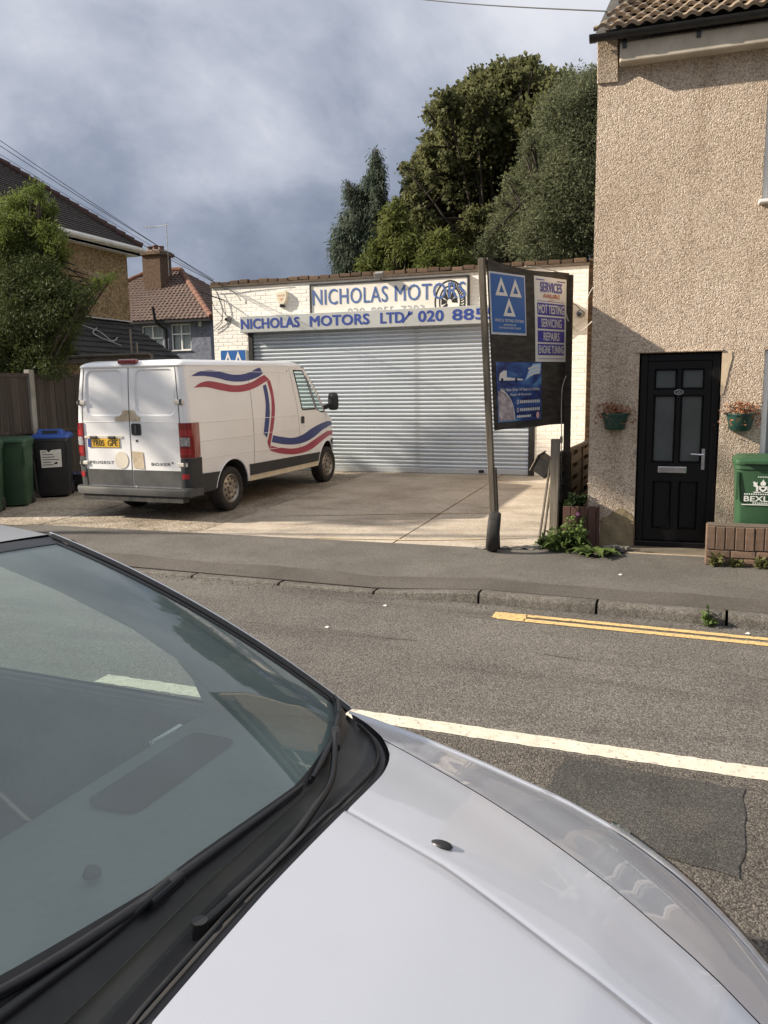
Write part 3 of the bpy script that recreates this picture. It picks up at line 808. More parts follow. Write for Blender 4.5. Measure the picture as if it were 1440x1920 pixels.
# wiring clipped under the coping at the left end
bk = thing('cable_bracket', 'steel bracket with looped black cables at the top left corner of the workshop', 'cable', (-8.7, WY, 3.7))
b = MB(); b.tube([(-9.05, 14.80, 3.82), (-8.85, 14.92, 3.73), (-8.68, WY - 0.005, 3.66)], 0.012, 6); b.build('bracket', 'black_steel', bk)
for k, pts in enumerate(([(-8.96, 15.06, 3.9), (-8.9, 15.04, 3.55), (-8.72, 15.06, 3.30), (-8.95, 15.07, 3.12)], [(-8.9, 15.05, 3.88), (-8.55, 15.05, 3.86), (-8.35, 15.05, 3.74), (-8.28, 15.07, 3.62)],
                          [(-8.85, 15.05, 3.88), (-8.70, 15.04, 3.5), (-8.75, 15.06, 3.2), (-8.95, 15.07, 3.05)], [(-8.66, 15.06, 3.66), (-8.64, 15.06, 3.4), (-8.6, 15.07, 3.33)], [(-8.93, 15.05, 3.87), (-8.5, 15.04, 3.89), (-8.1, 15.05, 3.90), (-7.2, 15.06, 3.905)])):
    b = MB(); b.tube(spline(pts, 8), 0.006, 5); b.build('cable', 'cable_black', bk)
# ------------------------------------------------------------------ pebbledashed house on the right
mat('upvc_white', (0.80, 0.79, 0.76), 0.35, col2=(0.74, 0.73, 0.69), nscale=5)
mat('fascia_paint', (0.50, 0.45, 0.37), 0.6, col2=(0.38, 0.33, 0.26), nscale=3.5, col3=(0.25, 0.20, 0.15), n3scale=9, n3=(0.62, 0.8))
mat('gutter_black', (0.012, 0.012, 0.013), 0.35, col2=(0.022, 0.022, 0.022), nscale=12)
mat('door_black', (0.0045, 0.0045, 0.005), 0.34, spec=0.3, col2=(0.006, 0.006, 0.0065), nscale=14, bump=0.03, bscale=25)
mat('tile_brown', (0.27, 0.205, 0.142), 0.9, col2=(0.175, 0.132, 0.092), nscale=9, col3=(0.16, 0.13, 0.085), n3scale=22, n3=(0.58, 0.78), bump=0.5, bscale=90, rnd=0.25)
mat('cement_patch', (0.27, 0.215, 0.125), 0.95, col2=(0.19, 0.15, 0.09), nscale=7, bump=0.5, bscale=40, bdist=0.01)
mat('smooth_render', (0.60, 0.49, 0.34), 0.85, col2=(0.50, 0.40, 0.28), nscale=6, bump=0.3, bscale=30)
mat('step_stone', (0.10, 0.082, 0.062), 0.85, col2=(0.145, 0.12, 0.09), nscale=5, bump=0.3, bscale=50)
mat('step_edge', (0.36, 0.29, 0.20), 0.9, col2=(0.26, 0.21, 0.15), nscale=8, bump=0.4, bscale=60)
mat('chrome', (0.62, 0.62, 0.63), 0.22, metallic=1.0, col2=(0.50, 0.50, 0.51), nscale=20)
mat('room_dark', (0.035, 0.034, 0.033), 0.9, col2=(0.05, 0.048, 0.045), nscale=2)
mat('net_curtain', (0.62, 0.62, 0.60), 0.9, col2=(0.50, 0.50, 0.49), nscale=3, stretch=(9, 1, 0.4))
mat('planter_green', (0.012, 0.045, 0.036), 0.45, col2=(0.018, 0.058, 0.047), nscale=9)
mat('dead_leaf', (0.30, 0.135, 0.062), 0.9, col2=(0.20, 0.085, 0.045), nscale=25)
mat('timber_grey', (0.235, 0.205, 0.165), 0.9, col2=(0.145, 0.122, 0.095), nscale=3.5, stretch=(9, 9, 0.7), bump=0.5, bscale=16, bdist=0.006)
mat('timber_dark', (0.050, 0.040, 0.030), 0.85, col2=(0.026, 0.021, 0.017), nscale=5, stretch=(1, 1, 6), bump=0.4, bscale=18)
mat('timber_brown', (0.105, 0.052, 0.038), 0.85, col2=(0.07, 0.036, 0.028), nscale=4, stretch=(8, 8, 0.6), bump=0.4, bscale=18)
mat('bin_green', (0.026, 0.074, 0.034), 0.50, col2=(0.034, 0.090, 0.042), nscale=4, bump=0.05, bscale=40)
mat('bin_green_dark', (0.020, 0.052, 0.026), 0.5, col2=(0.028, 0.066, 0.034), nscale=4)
mat('print_white', (0.74, 0.75, 0.72), 0.6, col2=(0.62, 0.64, 0.60), nscale=60)
mat('rubber', (0.017, 0.016, 0.0155), 0.75, col2=(0.032, 0.029, 0.026), nscale=14, bump=0.2, bscale=60)
mat('ply_black', (0.030, 0.027, 0.022), 0.75, col2=(0.062, 0.055, 0.044), nscale=4.0, stretch=(1.5, 1.5, 5.0), namt=(0.42, 0.62), bump=0.45, bscale=9, bdist=0.01)
def glass_mat(name, tint, refl_rough=0.02, ior=1.5, dust_glare=0.0):
    m = bpy.data.materials.new(name); m.use_nodes = True; t = m.node_tree; t.nodes.clear()
    o = t.nodes.new('ShaderNodeOutputMaterial'); mx = t.nodes.new('ShaderNodeMixShader'); fr = t.nodes.new('ShaderNodeFresnel')
    tr = t.nodes.new('ShaderNodeBsdfTransparent'); gl = t.nodes.new('ShaderNodeBsdfGlossy')
    ge = t.nodes.new('ShaderNodeNewGeometry'); mi = t.nodes.new('ShaderNodeMix'); mi.data_type = 'FLOAT'; mi.inputs[2].default_value = ior; mi.inputs[3].default_value = 1.0 / ior
    t.links.new(ge.outputs['Backfacing'], mi.inputs[0]); t.links.new(mi.outputs[0], fr.inputs['IOR'])      # a thin pane reflects alike from both sides
    tr.inputs['Color'].default_value = (*tint, 1); gl.inputs['Roughness'].default_value = refl_rough
    tc = t.nodes.new('ShaderNodeTexCoord'); n = t.nodes.new('ShaderNodeTexNoise'); n.inputs['Scale'].default_value = 1.3
    t.links.new(tc.outputs['Object'], n.inputs['Vector'])
    bp = t.nodes.new('ShaderNodeBump'); bp.inputs['Strength'].default_value = 0.02; bp.inputs['Distance'].default_value = 0.02
    t.links.new(n.outputs['Fac'], bp.inputs['Height']); t.links.new(bp.outputs[0], gl.inputs['Normal'])
    t.links.new(fr.outputs[0], mx.inputs[0]); t.links.new(tr.outputs[0], mx.inputs[1]); t.links.new(gl.outputs[0], mx.inputs[2])
    res = mx.outputs[0]
    if dust_glare > 0:      # dusty film, its pale teal also standing in for glare and reflected sky
        df = t.nodes.new('ShaderNodeBsdfDiffuse'); df.inputs['Color'].default_value = (0.47, 0.59, 0.57, 1)
        n2 = t.nodes.new('ShaderNodeTexNoise'); n2.inputs['Scale'].default_value = 3.0; n2.inputs['Detail'].default_value = 6; t.links.new(tc.outputs['Object'], n2.inputs['Vector'])
        mr = t.nodes.new('ShaderNodeMapRange'); mr.inputs[1].default_value = 0.3; mr.inputs[2].default_value = 0.7; mr.inputs[3].default_value = dust_glare * 0.7; mr.inputs[4].default_value = dust_glare * 1.3
        t.links.new(n2.outputs['Fac'], mr.inputs[0]); m2 = t.nodes.new('ShaderNodeMixShader'); t.links.new(mr.outputs[0], m2.inputs[0]); t.links.new(res, m2.inputs[1]); t.links.new(df.outputs[0], m2.inputs[2]); res = m2.outputs[0]
    t.links.new(res, o.inputs[0])
    M[name] = m
glass_mat('window_glass', (0.75, 0.80, 0.80))
mat('obscure_glass', (0.060, 0.068, 0.068), 0.16, col2=(0.085, 0.094, 0.094), nscale=2.0, bump=0.12, bscale=60, bdist=0.004)

HY = 9.05
HX0, HX1 = -0.79, 4.6
hs = thing('pebbledash_house', 'two-storey tan pebbledash house with a black front door and brown tiled roof', 'house', (0.5, HY, 0.09))
def front_wall(name, mt, x0, x1, z0, z1, y, holes, parent, th=0.25, step=None):
    b = MB(); f = lambda u, v: (u, y, v)
    sheet(b, [(x0, z0), (x1, z0), (x1, z1), (x0, z1)], f, holes=[[(a, c), (bb, c), (bb, d), (a, d)] for a, bb, c, d in holes])
    for a, bb, c, d in holes:
        b.quad((a, y, c), (a, y + th, c), (a, y + th, d), (a, y, d)); b.quad((bb, y, c), (bb, y + th, c), (bb, y + th, d), (bb, y, d))
        b.quad((a, y, d), (a, y + th, d), (bb, y + th, d), (bb, y, d)); b.quad((a, y, c), (a, y + th, c), (bb, y + th, c), (bb, y, c))
    return b.build(name, mt, parent, normals=False)
DX0, DX1, DZ0, DZ1 = -0.285, 0.500, 0.112, 2.155
UW = (0.795, 2.25, 3.60, 4.86); LW = (0.90, 2.35, 0.95, 2.17); UW2 = (3.2, 4.1, 3.60, 4.86)
front_wall('wall', 'pebbledash', HX0, HX1, 0.05, 5.24, HY, [(DX0 - 0.012, DX1 + 0.012, 0.05, DZ1 + 0.01), UW, LW, UW2], hs)
b = MB()
for xg in (HX0, HX1):
    b.add([(xg, HY, 0.0), (xg, 17.0, 0.0), (xg, 17.0, 5.2), (xg, 13.1, 7.3), (xg, HY, 5.24)], [(0, 1, 2, 3, 4)])
b.quad((HX0, 17, 0), (HX1, 17, 0), (HX1, 17, 5.2), (HX0, 17, 5.2))
b.build('gable_wall', 'pebbledash', hs, normals=False)
MB().box((HX0 + 0.02, HY + 0.30, 0.1), (HX1 - 0.02, HY + 0.32, 5.1)).build('interior_partition', 'room_dark', hs)
# corbel block under the eaves corner
b = MB(); b.prism([(0, 0), (0.20, 0), (0.20, 0.0), (0.20, 0.36), (0, 0.36)], (HX0 - 0.006, HY + 0.01, 4.86), (1, 0, 0), (0, 0, 1), (0, -1, 0), 0.14)
b.v = [(p[0], p[1] + (0.11 if p[2] < 4.89 and p[1] < HY else 0), p[2]) for p in b.v]
b.build('corbel', 'pebbledash', hs, bevel=0.015)
# fascia, soffit and gutter
MB().box((-0.575, 8.885, 4.985), (HX1 + 0.1, HY - 0.002, 5.17)).build('fascia', 'fascia_paint', hs, bevel=0.012)
gt = MB()
prof_g = [(0.055 * math.cos(a), 0.055 * math.sin(a)) for a in np.linspace(math.pi, 2 * math.pi, 9)]
gt.grid([[(x, 8.825 + p[0], 5.235 + p[1]) for p in prof_g] + [(x, 8.825 + p[0] * 0.9, 5.235 + p[1] * 0.9) for p in prof_g[::-1]] for x in (-0.86, HX1 + 0.12)], closed=True)
gut = gt.build('gutter', 'gutter_black', hs, smooth=40)
MB().add([(-0.862, 8.825 + p[0], 5.235 + p[1]) for p in prof_g], [tuple(range(9))]).build('end_cap', 'gutter_black', gut)
for x in (-0.86, -0.56, 0.12, 0.9, 1.9, 3.0):
    MB().grid([[(xx, 8.825 + p[0] * 1.13, 5.238 + p[1] * 1.13) for p in prof_g] for xx in (x, x + 0.06)]).build('gutter_clip', 'gutter_black', gut, smooth=40)
    if x > -0.6: MB().box((x + 0.01, 8.87, 5.11), (x + 0.05, 8.892, 5.20)).build('gutter_bracket', 'gutter_black', gut)
# roof: rolled tiles, course by course
RP = R(30.0)
rdeck = MB()
ry0, rz0 = 8.80, 5.265
rl = 4.95
ya, za = ry0 + 0.06, rz0 - 0.012
rdeck.quad((HX0 - 0.03, ya, za), (HX1, ya, za), (HX1, ya + rl * math.cos(RP), za + rl * math.sin(RP)), (HX0 - 0.03, ya + rl * math.cos(RP), za + rl * math.sin(RP)))
yb, zb = ya + rl * math.cos(RP), za + rl * math.sin(RP)
rdeck.quad((HX0 - 0.03, yb, zb), (HX1, yb, zb), (HX1, 17.2, 5.1), (HX0 - 0.03, 17.2, 5.1))
roof = rdeck.build('roof', 'roof_felt', hs, normals=False)
TW, TE = 0.135, 0.26
tm = MB(); rows = []
tp = [(-0.5, 0.006), (-0.36, 0.002), (-0.22, 0.007), (-0.08, 0.022), (0.08, 0.032), (0.24, 0.030), (0.38, 0.020), (0.5, 0.008)]
for yy_, th in ((0.0, -0.034), (0.0, 0.0), (TE * 1.12, 0.0)):
    rows.append([(p[0] * TW, yy_, p[1] + th + (0.022 if yy_ == 0 else -0.002)) for p in tp])
tm.grid(rows)
tile_me = tm.mesh('tile', 'tile_brown', smooth=35, normals=False)
cnt = 0; rest = MB()
for r_ in range(int(rl / TE)):
    for c_ in range(int((HX1 - HX0) / TW) + 1):
        x = HX0 - 0.03 + TW * (c_ + 0.5 + (0.5 if r_ % 2 else 0)); s = r_ * TE
        pos = Vector((x + random.uniform(-0.004, 0.004), ry0 - 0.02 + s * math.cos(RP), rz0 + s * math.sin(RP) + 0.006 + random.uniform(-0.003, 0.003)))
        rx = RP - 0.02 + random.uniform(-0.012, 0.012)
        if x < HX0 - 0.03 + TW * 0.5 + 0.014 * r_: continue
        if cnt < 300 and x < 2.6:
            p = pos - Vector((0.5, HY, 0.09))
            inst('tile', tile_me, roof, p, (rx, 0, random.uniform(-0.012, 0.012))); cnt += 1
        else:
            mt_ = Matrix.Rotation(rx, 3, 'X')
            rest.add([pos + mt_ @ Vector(q) for q in tm.v], tm.f)
tag(rest.build('tile_run', 'tile_brown', roof, smooth=35, normals=False), kind='stuff')
rd = MB(); rd.tube([(HX0 - 0.03, yb, zb + 0.02), (HX1, yb, zb + 0.02)], 0.12, 10); rd.build('ridge', 'tile_brown', roof, smooth=50)

# front door
door = MB(); fy = HY + 0.075
FR = 0.075
door.box((DX0, fy, DZ0), (DX0 + FR, fy + 0.07, DZ1)).box((DX1 - FR, fy, DZ0), (DX1, fy + 0.07, DZ1)).box((DX0 + FR, fy, DZ1 - FR), (DX1 - FR, fy + 0.07, DZ1)).box((DX0 - 0.008, fy - 0.045, DZ0 - 0.012), (DX1 + 0.008, fy + 0.07, DZ0 + 0.055))
dr = door.build('door', 'door_black', hs, bevel=0.008)
lx0, lx1, lz0, lz1 = DX0 + FR + 0.004, DX1 - FR - 0.004, DZ0 + 0.06, DZ1 - FR - 0.004
leaf = MB(); ly = fy + 0.018
holes = [(-0.142, 0.086, 1.785, 2.0), (0.126, 0.354, 1.785, 2.0), (-0.142, 0.086, 1.012, 1.728), (0.126, 0.354, 1.012, 1.728), (-0.122, 0.070, 0.30, 0.82), (0.142, 0.335, 0.30, 0.82)]
sheet(leaf, [(lx0, lz0), (lx1, lz0), (lx1, lz1), (lx0, lz1)], lambda u, v: (u, ly, v), holes=[[(a, c), (bb, c), (bb, d), (a, d)] for a, bb, c, d in holes])
leaf.box((lx0, ly + 0.026, lz0), (lx1, ly + 0.045, lz1))
lf = leaf.build('leaf', 'door_black', dr, normals=False)
for i, (a, bb, c, d) in enumerate(holes):
    mo = MB(); q = 0.020
    o4 = [(a, c), (bb, c), (bb, d), (a, d)]; i4 = [(a + q, c + q), (bb - q, c + q), (bb - q, d - q), (a + q, d - q)]
    m4 = [(a + q * 0.45, c + q * 0.45), (bb - q * 0.45, c + q * 0.45), (bb - q * 0.45, d - q * 0.45), (a + q * 0.45, d - q * 0.45)]
    mo.grid([[(u, ly, v) for u, v in o4], [(u, ly - 0.014, v) for u, v in m4], [(u, ly + 0.018, v) for u, v in i4]], closed=True)
    mo.build('moulding', 'door_black', lf, normals=False)
    MB().quad(*[(u, ly + 0.016, v) for u, v in i4]).build('pane' if i < 4 else 'panel', 'obscure_glass' if i < 4 else 'door_black', lf)
MB().box((-0.075, ly - 0.016, 0.905), (0.215, ly + 0.004, 0.972)).build('letter_flap', 'chrome', lf, bevel=0.006)
h = MB(); hx, hz = 0.372, 1.06
h.box((hx - 0.016, ly - 0.012, hz - 0.115), (hx + 0.016, ly + 0.002, hz + 0.105)); h.tube([(hx, ly - 0.01, hz + 0.045), (hx, ly - 0.05, hz + 0.045), (hx - 0.03, ly - 0.055, hz + 0.045), (hx - 0.125, ly - 0.052, hz + 0.048)], 0.010, 8)
h.build('handle', 'chrome', lf, smooth=40)
pl = MB(); pl.add([(0.106 + 0.045 * math.cos(a), ly - 0.006, 1.757 + 0.026 * math.sin(a)) for a in np.linspace(0, 6.28, 25)[:-1]], [tuple(range(24))])
pq = MB(); ring = [(0.047, 0.028), (0.040, 0.021)]
pq.grid([[(0.106 + r[0] * math.cos(a), ly - 0.008, 1.757 + r[1] * math.sin(a)) for a in np.linspace(0, 6.283, 25)[:-1]] for r in ring], closed=True)
plq = pl.build('number_plate', 'sign_black', lf); pq.build('rim', 'chrome', plq)
t = MB(); text_into(t, '2A', plane_fn((0, ly - 0.006, 0), (1, 0, 0), (0, 0, 1), 0.003), 0.085, 0.128, 1.745, 1.770, 0.01); t.build('lettering', 'chrome', plq)
MB().box((DX0 - 0.028, HY - 0.014, 1.10), (DX0 - 0.012, HY - 0.001, 1.145)).build('bell_push', 'grey_plastic', hs)
# drip lip over the door, worn patches of render
MB().box((DX0 - 0.055, HY - 0.022, DZ1 + 0.012), (DX1 + 0.015, HY - 0.001, DZ1 + 0.030)).build('door_lintel_lip', 'pebbledash', hs, bevel=0.006)
b = MB(); sheet(b, [(DX1 + 0.004, 1.72), (DX1 + 0.035, 1.74), (DX1 + 0.055, 1.85), (DX1 + 0.075, 1.98), (DX1 + 0.10, 2.09), (DX1 + 0.095, 2.165), (DX1 + 0.004, 2.16)], lambda u, v: (u, HY - 0.006, v)); b.build('render_patch', 'smooth_render', hs)
b = MB(); sheet(b, [(-0.66, 0.06), (-0.305, 0.06), (-0.300, 0.40), (-0.345, 0.47), (-0.43, 0.525), (-0.50, 0.49), (-0.58, 0.42), (-0.64, 0.40)], lambda u, v: (u, HY - 0.008 - 0.006 * math.sin(u * 31) * math.sin(v * 27), v), step=0.05); b.build('cement_patch', 'cement_patch', hs)
MB().box((DX1 + 0.014, HY - 0.012, 0.05), (1.0, HY - 0.001, 0.37)).build('cement_plinth', 'cement_patch', hs, bevel=0.008)
MB().box((DX1 + 0.02, HY - 0.012, 0.372), (0.95, HY + 0.02, 0.40)).build('air_slot', 'joint_dirt', hs)
for sgn, x in ((0, DX0 - 0.012), (1, DX1 + 0.004)):
    MB().box((x - 0.012 if sgn == 0 else x + 0.0, HY - 0.003, 0.11), (x + 0.008, HY + 0.06, 0.40)).build('door_jamb_brick', 'brown_brick', hs)
st = thing('door_step', 'worn dark stone step with a pale front edge below the black door', 'step', (0.08, 8.85, 0.05))
MB().box((-0.36, 8.755, 0.04), (0.46, HY + 0.12, 0.108)).build('tread', 'step_stone', st, bevel=0.012)
MB().box((-0.375, 8.715, 0.03), (0.46, 8.753, 0.103)).build('nosing', 'step_edge', st, bevel=0.012)

def window(parent, x0, x1, z0, z1, y, mull=(0.5,), trans=None, sill=True, fm='upvc_white', curtain=True):
    f = 0.055
    b = MB().box((x0 + 0.002, y, z0 + 0.002), (x0 + f, y + 0.07, z1 - 0.002)).box((x1 - f, y, z0 + 0.002), (x1 - 0.002, y + 0.07, z1 - 0.002)).box((x0 + f, y, z0 + 0.002), (x1 - f, y + 0.07, z0 + f)).box((x0 + f, y, z1 - f), (x1 - f, y + 0.07, z1 - 0.002))
    for m_ in mull:
        xm = x0 + (x1 - x0) * m_; b.box((xm - 0.035, y + 0.003, z0 + f), (xm + 0.035, y + 0.067, z1 - f))
    if trans:
        zm = z0 + (z1 - z0) * trans; b.box((x0 + f, y + 0.006, zm - 0.03), (x1 - f, y + 0.064, zm + 0.03))
    w_ = b.build('window', fm, parent, bevel=0.006)
    MB().quad((x0 + f, y + 0.03, z0 + f), (x1 - f, y + 0.03, z0 + f), (x1 - f, y + 0.03, z1 - f), (x0 + f, y + 0.03, z1 - f)).build('pane', 'window_glass', w_)
    if curtain:
        c = MB(); c.grid([[(x, y + 0.14 + 0.02 * math.sin(x * 40), z) for z in (z0 + f, z1 - f)] for x in np.linspace(x0 + f, x1 - f, 60)]); c.build('curtain', 'net_curtain', w_, smooth=60)
    if sill: MB().box((x0 - 0.03, y - 0.13, z0 - 0.035), (x1 + 0.03, y + 0.03, z0 + 0.0)).build('sill', fm, w_, bevel=0.008)
    return w_
window(hs, *UW, HY + 0.035, mull=(0.34, 0.66), trans=0.72)
window(hs, *LW, HY + 0.035, mull=(0.34, 0.66), trans=0.72)
window(hs, *UW2, HY + 0.035, mull=(0.5,), trans=0.72)

# hanging planters either side of the door
def leafy(mb, n, fn, size, rnd_, droop=0.5):
    for _ in range(n):
        p, d = fn(rnd_)
        s = size * rnd_.uniform(0.6, 1.35)
        d = Vector(d).normalized(); side = d.cross(Vector((rnd_.uniform(-1, 1), rnd_.uniform(-1, 1), rnd_.uniform(-1, 1)))).normalized()
        nrm = d.cross(side); p = Vector(p)
        mb.add([p, p + d * s * 0.5 + side * s * 0.32 + nrm * s * 0.08, p + d * s - nrm * s * 0.12 * droop, p + d * s * 0.5 - side * s * 0.32 + nrm * s * 0.08], [(0, 1, 2, 3)])
def planter(label, x, z, lean, seed):
    o = thing('hanging_planter', label, 'planter', (x, HY, z), group=None)
    rows = []
    for r_, dz in ((0.085, -0.18), (0.105, -0.16), (0.125, -0.06), (0.138, -0.02), (0.146, -0.018), (0.146, 0.0), (0.128, 0.0), (0.115, -0.04)):
        rows.append([(x + r_ * math.cos(a), HY - 0.006 - r_ * 1.25 * math.sin(a), z + dz) for a in np.linspace(0, math.pi, 15)])
    b = MB(); b.grid(rows); b.add(rows[0] , [tuple(range(15))]); b.build('pot', 'planter_green', o, smooth=40)
    MB().add(rows[-1], [tuple(range(15))]).build('soil', 'joint_dirt', o)
    rd_ = random.Random(seed)
    b = MB()
    def f(r):
        a = r.uniform(0, math.pi); rr_ = r.uniform(0, 0.15); hgt = r.uniform(0, 0.11)
        if r.random() < 0.25: rr_ = r.uniform(0.12, 0.2); hgt = r.uniform(-0.12, 0.04)
        px, py = x + rr_ * math.cos(a) * 1.15 + lean * hgt * 0.5, HY - 0.01 - rr_ * 1.1 * math.sin(a)
        return (px, py, z + hgt - 0.01), (r.uniform(-1, 1), r.uniform(-1, 0.2), r.uniform(-0.6, 0.9))
    leafy(b, 260, f, 0.030, rd_)
    for k in range(14):
        a = rd_.uniform(0, math.pi); q = (x + 0.12 * math.cos(a), HY - 0.02 - 0.12 * math.sin(a), z + rd_.uniform(0.04, 0.12))
        b.tube([(x + 0.05 * math.cos(a), HY - 0.05 - 0.04 * math.sin(a), z - 0.03), q], 0.0025, 4)
    b.build('dead_plant', 'dead_leaf', o)
planter('dark green wall planter with withered brown flowers left of the black door', -0.525, 1.545, -0.4, 3)
planter('dark green wall planter with withered brown flowers right of the black door', 0.705, 1.540, 0.6, 4)

# low front wall of brown brick with a soldier course
lw = thing('low_brick_wall', 'low brown brick front wall with an upright soldier course on top', 'wall', (0.9, 8.45, 0.05))
WX, WYF = 0.405, 8.335
MB().box((WX + 0.010, WYF + 0.012, 0.02), (3.2, WYF + 0.205, 0.485)).build('mortar_core', 'mortar_dark', lw)
bm_s = brick_mesh('brick', 'brown_brick', 0.215, 0.066, 0.105, 0.004)
def box_brick(name, l, h, d):
    b = MB().box((-l / 2, 0, -h / 2), (l / 2, d, h / 2)); me = b.mesh(name, 'brown_brick')
    bm = bmesh.new(); bm.from_mesh(me); bmesh.ops.bevel(bm, geom=bm.edges[:], offset=0.005, segments=1, affect='EDGES'); bm.to_mesh(me); bm.free()
    return me
bx_s = box_brick('brick', 0.215, 0.066, 0.21); bx_u = box_brick('brick', 0.077, 0.222, 0.216)
for r_, zc in enumerate((0.055, 0.132, 0.208)):
    x = WX - (0.11 if r_ % 2 else 0.0)
    while x < 3.1:
        a, bb = max(x, WX), x + 0.215
        inst('brick', bx_s, lw, ((a + bb) / 2 - 0.9, WYF - 8.45 + random.uniform(-0.003, 0.003), zc - 0.05), (0, 0, random.uniform(-0.006, 0.006)), ((bb - a) / 0.215, 1, 1)); x += 0.226
x = WX
while x < 3.1:
    inst('brick', bx_u, lw, (x + 0.0385 - 0.9, WYF - 8.45 - 0.003 + random.uniform(-0.004, 0.004), 0.362 - 0.05 + random.uniform(-0.004, 0.004)), (random.uniform(-0.01, 0.01), random.uniform(-0.012, 0.012), random.uniform(-0.02, 0.02)))
    x += 0.0865
# wheelie bins
def wheelie_bin(name, label, x, y, z0, rz, body_m, lid_m, group=None, w=0.56, d=0.60, hgt=1.06, lid='plain'):
    """front faces local -Y"""
    o = thing(name, label, 'bin', (x, y, z0), rz, group)
    secs = [(0.80, 0.78, 0.035, 0.02), (0.82, 0.80, 0.06, 0.02), (0.93, 0.93, hgt * 0.80, 0.0), (0.955, 0.955, hgt * 0.885, 0.0), (1.0, 1.0, hgt * 0.89, 0.0), (1.0, 1.0, hgt * 0.93, 0.0)]
    rows = [[(u * sx, v * sy + oy, z) for u, v in rrect(-w / 2, w / 2, -d / 2, d / 2, 0.055, 3)] for sx, sy, z, oy in secs]
    b = MB(); b.grid(rows, closed=True); b.add(rows[0], [tuple(range(len(rows[0]) - 1, -1, -1))])
    for sx in (-0.45, 0.45):      # ribs down the front
        b.box((sx * w - 0.012, -d / 2 * 0.955 - 0.006, hgt * 0.60), (sx * w + 0.012, -d / 2 * 0.90, hgt * 0.865))
    body = b.build('body', body_m, o, smooth=35, local=True)
    rows = []
    zl = hgt * 0.93
    for s, dz in ((1.03, 0.002), (1.045, 0.018), (1.03, 0.045), (0.90, 0.062), (0.5, 0.070)):
        rows.append([(u * s, v * s, zl + dz + (0.02 if v > 0 else 0) * (s < 1)) for u, v in rrect(-w / 2, w / 2, -d / 2, d / 2, 0.055, 3)])
    b = MB(); b.grid(rows, closed=True); b.add(rows[-1], [tuple(range(len(rows[-1])))])
    if lid == 'plain':
        b.box((-w * 0.36, -d * 0.60, zl + 0.015), (w * 0.36, -d * 0.50, zl + 0.035))
    ld = b.build('lid', lid_m, o, smooth=35, local=True)
    if lid == 'slot':             # raised box with a slot for bottles or paper
        hb = MB(); q = [(-0.20, -0.20), (0.20, -0.20), (0.20, 0.16), (-0.20, 0.16)]
        hb.grid([[(u, v, zl + 0.05) for u, v in q], [(u * 0.92, v * 0.95, zl + 0.15 + (0.0 if v < 0 else -0.04)) for u, v in q]], closed=True)
        hb.add([(u * 0.92, v * 0.95, zl + 0.15 + (0.0 if v < 0 else -0.04)) for u, v in q], [(0, 1, 2, 3)])
        hb.build('hood', lid_m, ld, local=True, bevel=0.012)
        MB().box((-0.12, -0.203, zl + 0.075), (0.12, -0.185, zl + 0.125)).build('slot', 'sign_black', ld, local=True)
    hd = MB(); hd.tube([(-w * 0.38, d / 2 + 0.0, hgt * 0.90), (-w * 0.38, d / 2 + 0.06, hgt * 0.915), (w * 0.38, d / 2 + 0.06, hgt * 0.915), (w * 0.38, d / 2 + 0.0, hgt * 0.90)], 0.014, 7); hd.build('handle', body_m, o, local=True, smooth=50)
    for s in (-1, 1):
        wh = MB(); wh.lathe([(0.0, -0.025), (0.06, -0.025), (0.095, -0.02), (0.1, 0.0), (0.095, 0.02), (0.06, 0.025), (0.0, 0.025)], (s * (w / 2 * 0.80), d / 2 * 0.72, 0.1), 'x', 18); wh.build('wheel', 'rubber', o, smooth=40, local=True)
    return o
gb = wheelie_bin('wheelie_bin', 'bright green wheelie bin with white council crest behind the low brick wall', 0.905, 8.795, 0.095, 0.0, 'bin_green', 'bin_green', w=0.51, d=0.44, hgt=1.03)
fb = lambda u, v: Vector((u, -0.44 / 2 * lerp_tab([(0.06, 0.80), (0.824, 0.93), (0.91, 0.955)], v) - 0.003, v))
t = MB(); text_into(t, 'BEXLEY', fb, -0.165, 0.165, 0.60, 0.655, 0.02); t.build('lettering', 'print_white', gb, local=True)
t = MB(); sheet(t, [(-0.185, 0.565), (0.185, 0.565), (0.185, 0.574), (-0.185, 0.574)], fb)
for k in range(16): sheet(t, [(-0.165 + k * 0.0206, 0.667), (-0.152 + k * 0.0206, 0.667), (-0.152 + k * 0.0206, 0.680), (-0.165 + k * 0.0206, 0.680)], fb)
for k in range(9): sheet(t, [(-0.085 + k * 0.0195, 0.580), (-0.073 + k * 0.0195, 0.580), (-0.073 + k * 0.0195, 0.592), (-0.085 + k * 0.0195, 0.592)], fb)
for k in range(7): sheet(t, [(-0.05 + k * 0.0150, 0.838), (-0.040 + k * 0.0150, 0.838), (-0.040 + k * 0.0150, 0.848), (-0.05 + k * 0.0150, 0.848)], fb)
t.build('small_print', 'print_white', gb, local=True)
t = MB()                              # crest: shield, helm with plume, two supporters
sheet(t, [(-0.035, 0.755), (-0.035, 0.722), (0, 0.692), (0.035, 0.722), (0.035, 0.755), (0.018, 0.750), (0, 0.757), (-0.018, 0.750)], fb, holes=[[(-0.016, 0.740), (0.016, 0.740), (0.016, 0.727), (0, 0.715), (-0.016, 0.727)]])
sheet(t, [(-0.02, 0.760), (0.02, 0.760), (0.026, 0.785), (0.010, 0.800), (0.0, 0.822), (-0.010, 0.800), (-0.026, 0.785)], fb)
